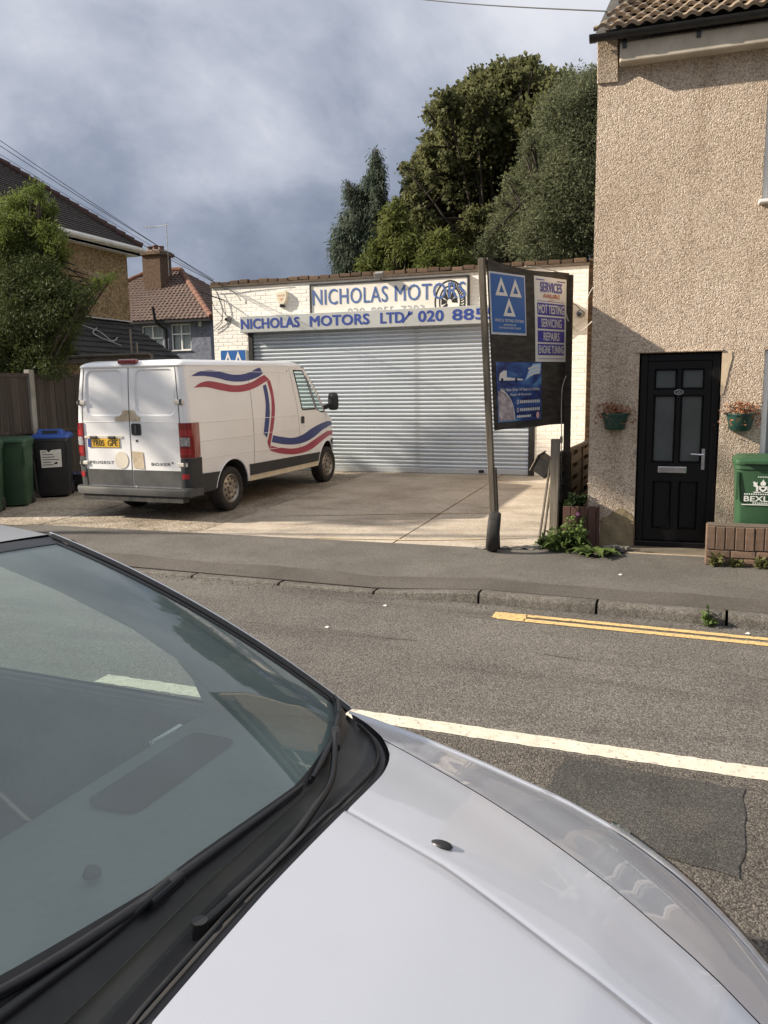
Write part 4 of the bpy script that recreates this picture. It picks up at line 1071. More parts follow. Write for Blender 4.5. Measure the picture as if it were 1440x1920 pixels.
for s in (-1, 1):
    q = [(0.042, 0.700), (0.062, 0.705), (0.060, 0.740), (0.088, 0.755), (0.083, 0.768), (0.092, 0.790), (0.078, 0.800), (0.066, 0.785), (0.050, 0.795), (0.052, 0.768), (0.040, 0.750)]
    sheet(t, [(s * a, c) for a, c in q][::s], fb)
    sheet(t, [(s * a, c) for a, c in ((0.012, 0.690), (0.075, 0.686), (0.09, 0.696), (0.06, 0.698), (0.02, 0.698))][::s], fb)
t.build('crest', 'print_white', gb, local=True)

# ------------------------------------------------------------------ woven fence by the house
fr_ = thing('woven_fence', 'dark weathered woven panel fence running back beside the house', 'fence', (-1.14, 9.05, 0.09))
b = MB().box((-1.20, 9.005, 0.05), (-1.105, 9.095, 1.262)); b.v = [(p[0] + (p[2] - 0.1) * 0.004, p[1], p[2]) for p in b.v]
b.build('post', 'timber_grey', fr_, bevel=0.008)
MB().box((-1.10, 9.02, 1.22), (-1.075, 9.08, 1.29)).build('post_offcut', 'timber_grey', fr_)
tr = MB(); tr.obox((-1.135, 11.05, 1.025), (0.045, 3.9, 0.05), Matrix.Rotation(-0.028, 3, 'X')); tr.build('top_rail', 'timber_dark', fr_, bevel=0.006)
sl = MB(); rows = []
for i in range(66):
    y = i * 0.06; rows.append([(0.011 * math.sin(y * 4.2), y, 0.0), (0.011 * math.sin(y * 4.2) - 0.006, y, 0.100)])
sl.grid(rows); sl.grid([[(p[0] + 0.008, p[1], p[2]) for p in r_] for r_ in rows])
MB().box((-1.185, 9.10, 0.12), (-1.178, 12.95, 1.0)).build('backing_panel', 'timber_dark', fr_)
slm = sl.mesh('slat', 'timber_dark', normals=False)
for k in range(11):
    inst('slat', slm, fr_, (-0.0 + (0.018 if k % 2 else -0.006), 0.06, 0.07 + k * 0.079), (-0.018 + random.uniform(-0.012, 0.012), random.uniform(-0.06, 0.06), 0), (1 if k % 2 else -1, 1, 1))
for y in (9.55, 10.3, 11.05, 11.8, 12.55):
    MB().box((-1.162, y, 0.10), (-1.11, y + 0.04, 1.02)).build('batten', 'timber_dark', fr_)
for i, (p, q) in enumerate((((-1.31, 8.98, 0.085), (-1.205, 9.10, 1.02)), ((-1.27, 9.04, 0.085), (-1.20, 9.16, 0.80)))):
    o = MB().bar(p, q, 0.05, 0.022, (1, 0, 0)).build('timber_batten', 'timber_grey', None, bevel=0.004)
    tag(o, ['long grey timber batten leaning on the fence post', 'short grey timber batten leaning behind the fence post'][i], 'timber')
tb = thing('timber_planter', 'reddish brown timber planter against the house corner behind the weeds', 'planter', (-0.87, 8.93, 0.095))
for k in range(4):
    MB().box((-1.03 + k * 0.088, 8.845, 0.08), (-0.948 + k * 0.088, 8.868, 0.55 + random.uniform(-0.006, 0.006))).build('board', 'timber_brown', tb, bevel=0.004)
for k in range(2):
    MB().box((-0.682, 8.870 + k * 0.085, 0.08), (-0.66, 8.950 + k * 0.085, 0.55)).build('board', 'timber_brown', tb, bevel=0.004)
MB().box((-1.02, 8.87, 0.08), (-0.685, 9.03, 0.50)).build('soil', 'joint_dirt', tb)

mat('timber_post', (0.150, 0.128, 0.098), 0.9, col2=(0.090, 0.075, 0.057), nscale=3.5, stretch=(9, 9, 0.7), bump=0.5, bscale=16, bdist=0.006)
# ------------------------------------------------------------------ leaning sign board on posts
bd = thing('sign_board', 'tall black plywood sign board on a leaning grey post at the forecourt edge', 'sign board', (-1.724, 8.60, 0.09))
PB, PT = Vector((-1.724, 8.60, 0.06)), Vector((-1.832, 8.345, 3.125))
MB().bar(PB, PT, 0.062, 0.080, (0, 1, 0)).build('post', 'timber_post', bd, bevel=0.006)
MB().bar(PB + Vector((0.045, -0.012, 0)), PB + (PT - PB) * 0.30 + Vector((0.045, -0.012, 0)), 0.03, 0.05, (0, 1, 0)).build('post_splint', 'timber_dark', bd, bevel=0.004)
MB().bar((-1.085, 9.60, 0.09), (-1.085, 9.52, 3.06), 0.075, 0.07, (0, 1, 0)).build('post', 'timber_dark', bd, bevel=0.006)
TL, TR_, BL_, BR_ = Vector((-1.781, 8.351, 3.095)), Vector((-1.107, 9.52, 3.080)), Vector((-1.72, 8.493, 1.383)), Vector((-1.112, 9.60, 1.406))
_bn = (TR_ - TL).cross(TL - BL_).normalized()
if _bn.y > 0: _bn = -_bn
def BS(off):
    return lambda s, t: (BL_ * (1 - t) + TL * t) * (1 - s) + (BR_ * (1 - t) + TR_ * t) * s + _bn * (off + 0.012 * math.sin(s * 3.1) * math.sin(t * 3.1))
b = MB()
f0, f1 = BS(0.0), BS(0.018)
out = [(i / 8, 0.003 * math.sin(i * 1.3)) for i in range(9)] + [(1.0, k / 8) for k in range(1, 8)] + [(1 - i / 8, 1.0 - 0.018 * math.sin(i / 8 * math.pi) ** 2 + (0.02 if i == 8 else 0)) for i in range(9)] + [(0.0, 1 - k / 8) for k in range(1, 8)]
sheet(b, out, f1, step=0.12); sheet(b, out, f0, step=0.12)
n = len(out); b.add([f1(*p) for p in out] + [f0(*p) for p in out], [(i, (i + 1) % n, n + (i + 1) % n, n + i) for i in range(n)])
b.build('board', 'ply_black', bd, normals=False)
def bpanel(name, mt, s0, s1, t0, t1, off, parent, r=0.0, local=False):
    b = MB(); fa, fb_ = BS(off), BS(off + 0.004)
    out = [(s0, t0), (s1, t0), (s1, t1), (s0, t1)] if r == 0 else rrect(s0, s1, t0, t1, r)
    sheet(b, out, fb_, step=0.1); n = len(out)
    b.add([fa(*p) for p in out] + [fb_(*p) for p in out], [(i, (i + 1) % n, n + (i + 1) % n, n + i) for i in range(n)])
    return b.build(name, mt, parent, normals=False)
def bquad(mb, s0, s1, t0, t1, off): return sheet(mb, [(s0, t0), (s1, t0), (s1, t1), (s0, t1)], BS(off), step=0.15)
mat('sign_edge', (0.62, 0.63, 0.66), 0.5, col2=(0.52, 0.53, 0.56), nscale=6)
mat('services_blue', (0.055, 0.050, 0.30), 0.4, col2=(0.075, 0.065, 0.36), nscale=5)
mat('services_red', (0.50, 0.115, 0.045), 0.5, col2=(0.55, 0.16, 0.07), nscale=30)
mp_ = bpanel('testing_sign', 'sign_edge', 0.0, 0.420, 0.579, 0.943, 0.019, bd)
b = MB(); bquad(b, 0.014, 0.408, 0.592, 0.932, 0.0255); b.build('blue_field', 'mot_blue', mp_, normals=False)
t = MB(); fq = BS(0.0285)
mot_triangles(t, lambda u, v: fq(0.214 + u * 0.527, 0.8025 + v * 0.293), 0.0, 0.0, 0.60); t.build('triangle_emblem', 'sign_white', mp_)
for s_, a, bb, t0, t1 in (('VEHICLE TESTING STATION', 0.040, 0.385, 0.655, 0.672), ('APPROVED BY', 0.14, 0.29, 0.632, 0.643), ('THE VEHICLE INSPECTORATE', 0.085, 0.345, 0.614, 0.625)):
    t = MB(); text_into(t, s_, fq, a, bb, t0, t1, 0.008, 1.05); t.build('lettering', 'sign_white', mp_)
sp = bpanel('services_sign', 'sign_white', 0.535, 0.960, 0.418, 0.953, 0.019, bd)
t = MB()
for t0, t1 in ((0.714, 0.790), (0.628, 0.702), (0.543, 0.616), (0.461, 0.532)): bquad(t, 0.565, 0.935, t0, t1, 0.0255)
for a, bb in ((0.555, 0.665), (0.83, 0.94)): bquad(t, a, bb, 0.930, 0.936, 0.0255)
bquad(t, 0.57, 0.93, 0.800, 0.803, 0.0255); bquad(t, 0.57, 0.93, 0.436, 0.439, 0.0255)
t.build('blue_bands', 'services_blue', sp, normals=False)
t = MB(); text_into(t, 'SERVICES', fq, 0.605, 0.895, 0.858, 0.922, 0.02); t.build('lettering', 'services_blue', sp)
t = MB(); text_into(t, 'AVAILABLE', fq, 0.64, 0.865, 0.822, 0.849, 0.02)
for k in range(5): sheet(t, circle(0.715 + k * 0.017, 0.809, 0.004, 6), fq)
t.build('lettering', 'services_red', sp)
for s_, t0, t1, a, bb in (('MOT TESTING', 0.724, 0.780, 0.575, 0.925), ('SERVICING', 0.638, 0.692, 0.61, 0.89), ('REPAIRS', 0.553, 0.606, 0.64, 0.86), ('ENGINE TUNING', 0.471, 0.522, 0.573, 0.927)):
    t = MB(); text_into(t, s_, fq, a, bb, t0, t1, 0.012); t.build('lettering', 'sign_white', sp)
# recovery poster
def poster_mat(name):
    m = bpy.data.materials.new(name); m.use_nodes = True; t = m.node_tree; L = t.links.new; b = t.nodes['Principled BSDF']
    tc = t.nodes.new('ShaderNodeTexCoord'); n = t.nodes.new('ShaderNodeTexNoise'); n.inputs['Scale'].default_value = 3.2; n.inputs['Detail'].default_value = 5; n.inputs['Distortion'].default_value = 0.8
    mp = t.nodes.new('ShaderNodeMapping'); mp.inputs['Rotation'].default_value = (0.5, 0.6, 0.3); mp.inputs['Scale'].default_value = (1.0, 1.0, 2.4)
    L(tc.outputs['Object'], mp.inputs[0]); L(mp.outputs[0], n.inputs['Vector'])
    r = t.nodes.new('ShaderNodeValToRGB'); e = r.color_ramp.elements
    e[0].position = 0.36; e[0].color = (0.012, 0.022, 0.10, 1); e[1].position = 0.70; e[1].color = (0.12, 0.28, 0.50, 1)
    q = e.new(0.52); q.color = (0.030, 0.080, 0.27, 1)
    L(n.outputs['Fac'], r.inputs[0]); L(r.outputs[0], b.inputs['Base Color']); b.inputs['Roughness'].default_value = 0.35
    M[name] = m
poster_mat('poster_blue')
mat('poster_road', (0.30, 0.24, 0.25), 0.5, col2=(0.62, 0.55, 0.56), nscale=14, col3=(0.08, 0.07, 0.11), n3scale=9, n3=(0.5, 0.65))
mat('poster_pale', (0.50, 0.66, 0.84), 0.45, col2=(0.30, 0.50, 0.78), nscale=7)
mat('poster_pink', (0.75, 0.35, 0.33), 0.5, col2=(0.70, 0.45, 0.42), nscale=40)
mat('poster_navy', (0.012, 0.016, 0.07), 0.5, col2=(0.02, 0.025, 0.09), nscale=20)
pp_ = bpanel('recovery_poster', 'poster_blue', 0.037, 0.615, 0.047, 0.415, 0.019, bd)
t = MB(); sheet(t, [(0.395, 0.30), (0.46, 0.325), (0.60, 0.355), (0.605, 0.408), (0.50, 0.405), (0.44, 0.36)], BS(0.0248), step=0.12); t.build('light_streak', 'poster_pale', pp_, normals=False)
t = MB(); sheet(t, [(0.045, 0.055)] + [(0.045 + 0.20 * math.cos(a) * (1.0 if a > 0.2 else 1.0), 0.055 + 0.185 * math.sin(a)) for a in np.linspace(0.0, 1.571, 12)], BS(0.0248), step=0.1); t.build('road_picture', 'poster_road', pp_, normals=False)
t = MB(); sheet(t, ribbon([(0.05 + 0.20 * math.cos(a), 0.055 + 0.19 * math.sin(a)) for a in np.linspace(0.0, 1.45, 14)], 0.004), BS(0.0262)); 
# flatbed truck drawing
sheet(t, [(0.065, 0.315), (0.075, 0.345), (0.118, 0.362), (0.158, 0.365), (0.160, 0.322), (0.36, 0.310), (0.36, 0.302), (0.065, 0.302)], BS(0.0262))
for s_, t0, t1, a, bb in (('We Have Over 14 Years in Vehicle', 0.236, 0.256, 0.075, 0.585), ('Repair & Recovery', 0.203, 0.222, 0.20, 0.47)):
    text_into(t, s_, BS(0.0262), a, bb, t0, t1, 0.012)
for k in range(11): sheet(t, [(0.320 + k * 0.025, 0.158), (0.336 + k * 0.025, 0.158), (0.338 + k * 0.025, 0.176), (0.322 + k * 0.025, 0.176)], BS(0.0262))
for k in range(11): sheet(t, [(0.320 + k * 0.025, 0.108), (0.336 + k * 0.025, 0.108), (0.338 + k * 0.025, 0.126), (0.322 + k * 0.025, 0.126)], BS(0.0262))
for cz in (0.167, 0.117): sheet(t, circle(0.292, cz, 0.014, 10), BS(0.0262), holes=[circle(0.292, cz, 0.009, 8)])
text_into(t, 'f', BS(0.0262), 0.075, 0.090, 0.062, 0.088, 0.03)
for k in range(8): sheet(t, [(0.28 + k * 0.024, 0.068), (0.298 + k * 0.024, 0.068), (0.298 + k * 0.024, 0.082), (0.28 + k * 0.024, 0.082)], BS(0.0262))
for k in range(3): sheet(t, ribbon([(0.43 + 0.01 * k, 0.352 - 0.022 * k + 0.02), (0.50, 0.366 - 0.022 * k + 0.02), (0.59, 0.372 - 0.022 * k + 0.02)], 0.0055), BS(0.0262))
t.build('lettering', 'sign_white', pp_, normals=False)
t = MB()
for cx in (0.10, 0.275): sheet(t, circle(cx, 0.303, 0.016, 10), BS(0.0275))
sheet(t, [(0.49, 0.071), (0.515, 0.071), (0.515, 0.064), (0.535, 0.076), (0.515, 0.088), (0.515, 0.080), (0.49, 0.080)], BS(0.0275))
t.build('wheels_and_arrow', 'poster_navy', pp_, normals=False)
t = MB(); sheet(t, circle(0.562, 0.076, 0.022, 12), BS(0.0275)); t.build('round_badge', 'poster_pink', pp_, normals=False)
# cable stapled down the board's right edge
t = MB(); t.tube(spline([(-1.50, 9.0, 3.11), (-1.28, 9.30, 3.10), (-1.13, 9.47, 3.02), (-1.125, 9.48, 2.70), (-1.085, 9.475, 2.55)], 8), 0.006, 5)
t.tube(spline([(-1.10, 9.47, 1.95), (-1.145, 9.48, 1.75), (-1.14, 9.50, 1.2), (-1.135, 9.53, 0.5), (-1.13, 9.55, 0.12)], 8), 0.006, 5)
t.build('cable', 'cable_white', bd, smooth=60)
# tyre leaned on the post foot
ty = thing('tyre', 'worn black tyre standing against the foot of the leaning post', 'tyre', (-1.715, 8.50, 0.095))
def tyre_mesh(mb, c, ro, ri, wd, axis='x', n=36):
    prof = [(ri, -wd * 0.42), (ri + (ro - ri) * 0.35, -wd * 0.52), (ri + (ro - ri) * 0.75, -wd * 0.5), (ro * 0.965, -wd * 0.42), (ro, -wd * 0.25), (ro * 1.005, 0), (ro, wd * 0.25), (ro * 0.965, wd * 0.42), (ri + (ro - ri) * 0.75, wd * 0.5), (ri + (ro - ri) * 0.35, wd * 0.52), (ri, wd * 0.42), (ri * 1.02, 0)]
    return mb.lathe(prof, c, axis, n, closed=True)
b = MB(); tyre_mesh(b, (0, 0, 0), 0.215, 0.13, 0.125, 'x', 32)
mt_ = Matrix.Rotation(R(9), 3, 'Z') @ Matrix.Rotation(R(5), 3, 'Y')
b.v = [tuple(Vector((-1.715, 8.465, 0.306)) + mt_ @ Vector(p)) for p in b.v]
b.build('tread_body', 'rubber', ty, smooth=50)
# flood light clamped to the fence post, tilted up at the board
lm = thing('flood_light', 'tilted black flood light with a pale rim clamped beside the fence post', 'light', (-1.30, 9.45, 0.85))
rm = Matrix.Rotation(R(-12), 3, 'Z') @ Matrix.Rotation(R(33), 3, 'Y') @ Matrix.Rotation(R(14), 3, 'X')
MB().obox((-1.315, 9.42, 0.93), (0.20, 0.17, 0.20), rm).build('housing', 'black_steel', lm, bevel=0.012)
MB().obox(Vector((-1.315, 9.42, 0.93)) + rm @ Vector((-0.103, 0.0, 0.0)), (0.012, 0.20, 0.23), rm).build('rim', 'timber_grey', lm, bevel=0.003)
b = MB(); b.tube([(-1.24, 9.43, 0.97), (-1.19, 9.33, 1.0), (-1.16, 9.2, 0.99), (-1.15, 9.09, 0.985)], 0.010, 6); b.build('bracket', 'timber_grey', lm)
# cables slung between the workshop, the board and the house
ct = thing('hanging_cable', 'pale cables slung from the workshop wall to the house corner', 'cable', (-1.3, 12.0, 2.6))
for pts, m_ in (([(-1.10, 9.50, 2.60), (-1.02, 9.9, 2.46), (-0.90, 10.3, 2.60)], 'cable_white'), ([(-1.52, 15.02, 3.16), (-1.6, 14.6, 3.22), (-1.5, 12, 2.9), (-1.12, 9.53, 2.48)], 'cable_black'),
                ([(-1.44, 15.06, 3.0), (-1.40, 15.06, 3.35), (-1.30, 15.05, 3.55)], 'cable_white'), ([(-1.95, 15.07, 2.6), (-1.7, 15.06, 2.8), (-1.4, 15.06, 3.0)], 'cable_white')):
    b = MB(); b.tube(spline(pts, 8), 0.007, 5); b.build('cable', m_, ct, smooth=60)
# ------------------------------------------------------------------ white panel van
mat('van_white', (0.81, 0.815, 0.82), 0.32, col2=(0.78, 0.78, 0.78), nscale=2.5, coat=0.6, coat_rough=0.12, col3=(0.66, 0.645, 0.61), n3scale=1.7, n3=(0.60, 0.85))
mat('van_cream_sill', (0.66, 0.60, 0.46), 0.5, col2=(0.55, 0.47, 0.34), nscale=4, col3=(0.20, 0.085, 0.035), n3scale=7, n3=(0.66, 0.72))
mat('van_plastic', (0.026, 0.027, 0.029), 0.62, col2=(0.038, 0.039, 0.041), nscale=6, bump=0.08, bscale=200)
mat('van_plastic_worn', (0.048, 0.049, 0.050), 0.7, col2=(0.075, 0.075, 0.072), nscale=5)
mat('van_gap', (0.02, 0.02, 0.02), 0.8, col2=(0.05, 0.048, 0.045), nscale=8)
mat('stripe_blue', (0.022, 0.036, 0.17), 0.4, col2=(0.03, 0.045, 0.20), nscale=5)
mat('stripe_red', (0.30, 0.030, 0.060), 0.4, col2=(0.36, 0.045, 0.075), nscale=5)
mat('lamp_red', (0.16, 0.006, 0.010), 0.16, col2=(0.20, 0.006, 0.01), nscale=40, coat=0.8)
mat('lamp_red_bright', (0.34, 0.016, 0.02), 0.15, col2=(0.24, 0.012, 0.016), nscale=90, coat=0.8)
mat('lamp_clear', (0.42, 0.42, 0.43), 0.15, col2=(0.15, 0.14, 0.14), nscale=70, namt=(0.45, 0.55), coat=0.8)
mat('tape_tan', (0.46, 0.37, 0.255), 0.8, col2=(0.56, 0.48, 0.36), nscale=10, col3=(0.33, 0.265, 0.18), n3scale=16, n3=(0.52, 0.70))
mat('tape_pale', (0.62, 0.565, 0.46), 0.75, col2=(0.66, 0.62, 0.53), nscale=9)
mat('plate_yellow', (0.66, 0.40, 0.035), 0.4, col2=(0.60, 0.36, 0.04), nscale=7, col3=(0.38, 0.25, 0.07), n3scale=12, n3=(0.62, 0.8))
mat('plate_blue', (0.03, 0.055, 0.20), 0.4, col2=(0.04, 0.065, 0.22), nscale=20)
mat('badge_grey', (0.10, 0.10, 0.105), 0.3, metallic=0.5, col2=(0.16, 0.16, 0.165), nscale=40)
mat('steel_rim', (0.40, 0.37, 0.33), 0.42, metallic=0.75, col2=(0.27, 0.235, 0.19), nscale=14, bump=0.15, bscale=60)
mat('hinge_white', (0.70, 0.68, 0.62), 0.45, col2=(0.55, 0.50, 0.42), nscale=30)
mat('seat_cloth', (0.045, 0.046, 0.052), 0.95, col2=(0.06, 0.062, 0.07), nscale=30)
glass_mat('van_glass', (0.86, 0.93, 0.90))

VHW, VR, VYR = 0.905, 0.105, -1.02
VAN = thing('panel_van', 'white panel van with blue and red ribbon stripes parked nose-in at the shutter', 'van', (-6.785, 10.293, 0.112), R(-2.0))
VAN.rotation_euler = (math.atan(0.014), 0, R(-2.0)); VAN.scale = (1.025, 1.025, 1.0)
def vhw_z(z): return smooth_tab([(0.30, 0.875), (0.60, 0.895), (1.0, 0.905), (1.35, 0.900), (1.7, 0.872), (2.05, 0.832)], z)
def vhw(y, z): return vhw_z(z) - (max(0.0, y - 2.5) ** 2) * 0.105 - (max(0.0, y - 3.45) ** 2) * 0.35
def vyr(z): return smooth_tab([(0.3, -1.015), (0.8, -1.02), (1.35, -1.02), (1.75, -1.005), (2.1, -0.975)], z)
def VS(sg, off=0.0): return lambda y, z: Vector((sg * (vhw(y, z) + off), y, z))
def VRr(off=0.0): return lambda x, z: Vector((x, vyr(z) - off, z))
def VC(sg, off=0.0):
    """path round the rear corner: s<0 on the rear face, then the corner arc, then the side"""
    q = VR * math.pi / 2
    def f(s, z):
        h_, yr_ = vhw_z(z), vyr(z)
        if s <= 0: return Vector((sg * (h_ - VR + s), yr_ - off, z))
        if s <= q:
            a = s / VR
            return Vector((sg * (h_ - VR + (VR + off) * math.sin(a)), yr_ + VR - (VR + off) * math.cos(a), z))
        return Vector((sg * (h_ + off), yr_ + VR + (s - q), z))
    return f
def arch(cy, r, a0, a1, n=14): return [(cy + r * math.cos(R(a)), 0.335 + r * math.sin(R(a))) for a in np.linspace(a0, a1, n)]
V_WB = 3.20
side_outline = [(-0.915, 0.40)] + arch(0, 0.415, 174, 6) + [(1.6, 0.375)] + arch(V_WB, 0.425, 174, 6) + [(3.70, 0.40), (3.80, 0.58), (3.81, 0.76), (3.74, 0.97), (3.60, 1.12), (3.22, 1.25), (3.16, 1.29), (2.46, 2.0), (2.36, 2.05), (-0.87, 2.05), (-0.90, 1.7), (-0.913, 1.3)]
win_door = [(2.055, 1.99), (2.08, 2.0), (2.34, 1.99), (2.37, 1.965), (2.665, 1.375), (2.655, 1.35), (2.22, 1.36), (2.195, 1.38)]
win_qtr = [(2.47, 1.90), (2.755, 1.335), (2.90, 1.285), (3.075, 1.275)]
for sg, nm in ((1, 'side_panel'), (-1, 'side_panel')):
    b = MB(); sheet(b, side_outline, VS(sg), holes=[win_door, win_qtr], step=0.13); o = b.build(nm, 'van_white', VAN, smooth=30, local=True)
    for w_, gl in ((win_door, 'side_window'), (win_qtr, 'quarter_window')):
        b = MB(); sheet(b, w_, VS(sg, -0.012), step=0.15); b.build(gl, 'van_glass', VAN, local=True, normals=False)
        cxy = (sum(p[0] for p in w_) / len(w_), sum(p[1] for p in w_) / len(w_))
        b = MB(); out = [(cxy[0] + (p[0] - cxy[0]) * 1.07 + (0.012 if p[0] > cxy[0] else -0.012), cxy[1] + (p[1] - cxy[1]) * 1.05) for p in w_]
        inn = [(cxy[0] + (p[0] - cxy[0]) * 0.97, cxy[1] + (p[1] - cxy[1]) * 0.97) for p in w_]
        sheet(b, out, VS(sg, 0.004), holes=[inn], step=0.2); b.build('window_seal', 'van_plastic', VAN, local=True, normals=False)
    # gaps and pressed lines
    b = MB()
    for ln in ([(1.885, 2.05), (1.93, 1.85), (1.995, 1.50), (2.045, 1.2), (2.06, 0.94), (2.06, 0.63)], [(0.60, 1.96), (0.60, 0.63)], [(2.50, 1.97), (3.16, 1.262)], [(2.06, 0.385), (2.06, 0.45)], [(3.16, 1.26), (3.20, 1.0), (3.14, 0.80)]):
        b = MB(); sheet(b, ribbon(ln, 0.0035), VS(sg, 0.0025), step=0.1); b.build('door_gap', 'van_gap', VAN, local=True, normals=False)
    for z0, y0, y1 in ((1.315, -0.78, 0.57), (1.290, 0.64, 1.96), (2.0, -0.8, 1.84), (1.07, -0.78, 0.57), (1.06, 0.64, 2.02), (0.83, -0.78, 0.57), (0.80, 0.64, 2.02)):
        b = MB(); b.tube([VS(sg, -0.001)(y, z0 - 0.012 * (y - y0)) for y in np.linspace(y0, y1, 9)], 0.0065, 6); b.build('pressed_line', 'van_white', VAN, local=True, smooth=60)
    b = MB(); sheet(b, [(0.47, 0.455)] + arch(V_WB, 0.425, 170, 152, 4)[::-1][:0] + [(2.80, 0.435), (2.83, 0.50), (2.86, 0.585), (0.455, 0.625)], VS(sg, 0.012), step=0.14)
    sheet(b, [(0.47, 0.455), (0.455, 0.625), (2.86, 0.585), (2.80, 0.435)][::-1], VS(sg, 0.0), step=0.5)
    b.add([VS(sg, 0.0)(y, 0.625 - 0.0166 * (y - 0.455)) for y in np.linspace(0.455, 2.86, 6)] + [VS(sg, 0.012)(y, 0.625 - 0.0166 * (y - 0.455)) for y in np.linspace(0.455, 2.86, 6)], [(i, i + 1, 7 + i, 6 + i) for i in range(5)])
    b.build('rubbing_strip', 'van_plastic', VAN, local=True, normals=False)
    b = MB(); sheet(b, [(0.45, 0.372), (2.78, 0.352), (2.80, 0.428), (0.47, 0.448)], VS(sg, 0.004), step=0.14); b.build('sill', 'van_cream_sill', VAN, local=True, normals=False)
    # rear bumper wrap along the side and front bumper wrap
    b = MB(); sheet(b, [(-0.92, 0.37), (-0.40, 0.37)] + arch(0, 0.418, 175, 140, 6) + [(-0.33, 0.615), (-0.92, 0.64)], VS(sg, 0.012), step=0.12); b.build('bumper_side', 'van_plastic', VAN, local=True, normals=False)
    b = MB(); sheet(b, arch(V_WB, 0.43, 4, 62, 7) + [(3.55, 0.765), (3.80, 0.775), (3.815, 0.58), (3.72, 0.36)], VS(sg, 0.012), step=0.1); b.build('front_bumper_side', 'van_plastic', VAN, local=True, normals=False)
    # arch lips
    for cy in (0, V_WB):
        b = MB(); b.tube([VS(sg, 0.004)(y, z) for y, z in arch(cy, 0.428, 172, 8, 18)], 0.013, 6); b.build('arch_lip', 'van_white', VAN, local=True, smooth=60)
        b = MB(); b.grid([[(sg * 0.50, y, z), (sg * (vhw(y, z) - 0.004), y, z)] for y, z in arch(cy, 0.412, 185, -5, 18)]); b.build('arch_liner', 'van_gap', VAN, local=True, normals=False)
    # mirror
    mr = MB(); mr.lathe([(0.0, -0.155), (0.06, -0.15), (0.085, -0.10), (0.09, 0.0), (0.085, 0.10), (0.06, 0.15), (0.0, 0.158)], (0, 0, 0), 'z', 14)
    mr.v = [(sg * (vhw(3.12, 1.45) + 0.17) + p[0] * 1.1, 3.14 + p[1] * 0.9 + (0.03 if p[1] < 0 else 0), 1.455 + p[2]) for p in mr.v]
    mo_ = mr.build('mirror', 'van_plastic', VAN, local=True, smooth=50)
    b = MB(); b.bar((sg * (vhw(3.12, 1.3) - 0.02), 3.12, 1.34), (sg * (vhw(3.12, 1.45) + 0.12), 3.13, 1.40), 0.08, 0.07); b.build('mirror_arm', 'van_plastic', mo_, local=True, bevel=0.015)
    # door handle
    b = MB(); sheet(b, rrect(2.125, 2.235, 1.125, 1.245, 0.02), VS(sg, 0.010)); sheet(b, rrect(2.215, 2.228, 1.06, 1.085, 0.005), VS(sg, 0.006)); b.build('door_handle', 'van_plastic', VAN, local=True, normals=False)
# ribbons painted along the near side
ub = [(-0.817, 1.929), (-0.641, 1.983), (-0.402, 2.009), (-0.158, 1.992), (0.161, 1.947), (0.431, 1.946), (0.679, 1.98), (0.864, 2.027), (0.985, 2.046), (1.046, 1.961), (0.93, 1.918), (0.707, 1.872), (0.423, 1.843), (0.088, 1.854), (-0.228, 1.902), (-0.469, 1.927), (-0.645, 1.931)]
ur = [(-0.796, 1.778), (-0.624, 1.84), (-0.415, 1.86), (-0.171, 1.834), (0.149, 1.795), (0.419, 1.797), (0.704, 1.836), (0.929, 1.899), (1.082, 1.935), (1.215, 1.867), (1.035, 1.817), (0.77, 1.748), (0.481, 1.704), (0.141, 1.698), (-0.179, 1.733), (-0.482, 1.779), (-0.658, 1.782)]
vb = [(0.994, 1.77), (1.087, 1.794), (1.122, 1.637), (1.11, 1.375), (1.038, 1.115), (0.982, 0.98), (0.881, 1.051), (0.96, 1.307), (1.014, 1.528)]
vr = [(1.136, 1.842), (1.23, 1.86), (1.28, 1.671), (1.276, 1.405), (1.195, 1.143), (1.101, 0.922), (1.059, 0.773), (0.985, 0.912), (1.055, 1.039), (1.154, 1.335), (1.196, 1.597)]
lb = [(1.169, 1.004), (1.405, 0.963), (1.82, 0.912), (2.174, 0.939), (2.502, 1.019), (2.842, 1.074), (3.248, 1.101), (3.51, 1.078), (3.669, 1.023), (3.294, 1.002), (2.934, 0.956), (2.587, 0.866), (2.256, 0.809), (1.899, 0.798), (1.478, 0.837), (1.123, 0.901)]
lr = [(1.095, 0.846), (1.393, 0.789), (1.808, 0.737), (2.207, 0.743), (2.536, 0.807), (2.93, 0.884), (3.29, 0.923), (3.717, 0.903), (3.746, 0.824), (3.337, 0.832), (2.974, 0.781), (2.528, 0.673), (2.2, 0.636), (1.801, 0.641), (1.387, 0.697), (1.067, 0.772)]
def smooth_poly(p, corners):
    """round a stripe outline between its sharp corners"""
    n = len(p); out = []; cs = sorted(corners)
    for i, c in enumerate(cs):
        e = cs[(i + 1) % len(cs)]
        seg = [p[(c + k) % n] for k in range(((e - c) % n) + 1)]
        out += spline(seg, 4)[:-1] if len(seg) > 2 else seg[:-1]
    return out
for poly, cor, m_ in ((ub, (0, 8, 9), 'stripe_blue'), (ur, (0, 8, 9), 'stripe_red'), (vb, (0, 1, 5, 6), 'stripe_blue'), (vr, (0, 1, 6, 7), 'stripe_red'), (lb, (0, 8, 15), 'stripe_blue'), (lr, (0, 7, 8, 15), 'stripe_red')):
    b = MB(); sheet(b, smooth_poly(poly, cor), VS(1, 0.0035), step=0.10); b.build('stripe', m_, VAN, local=True, normals=False)

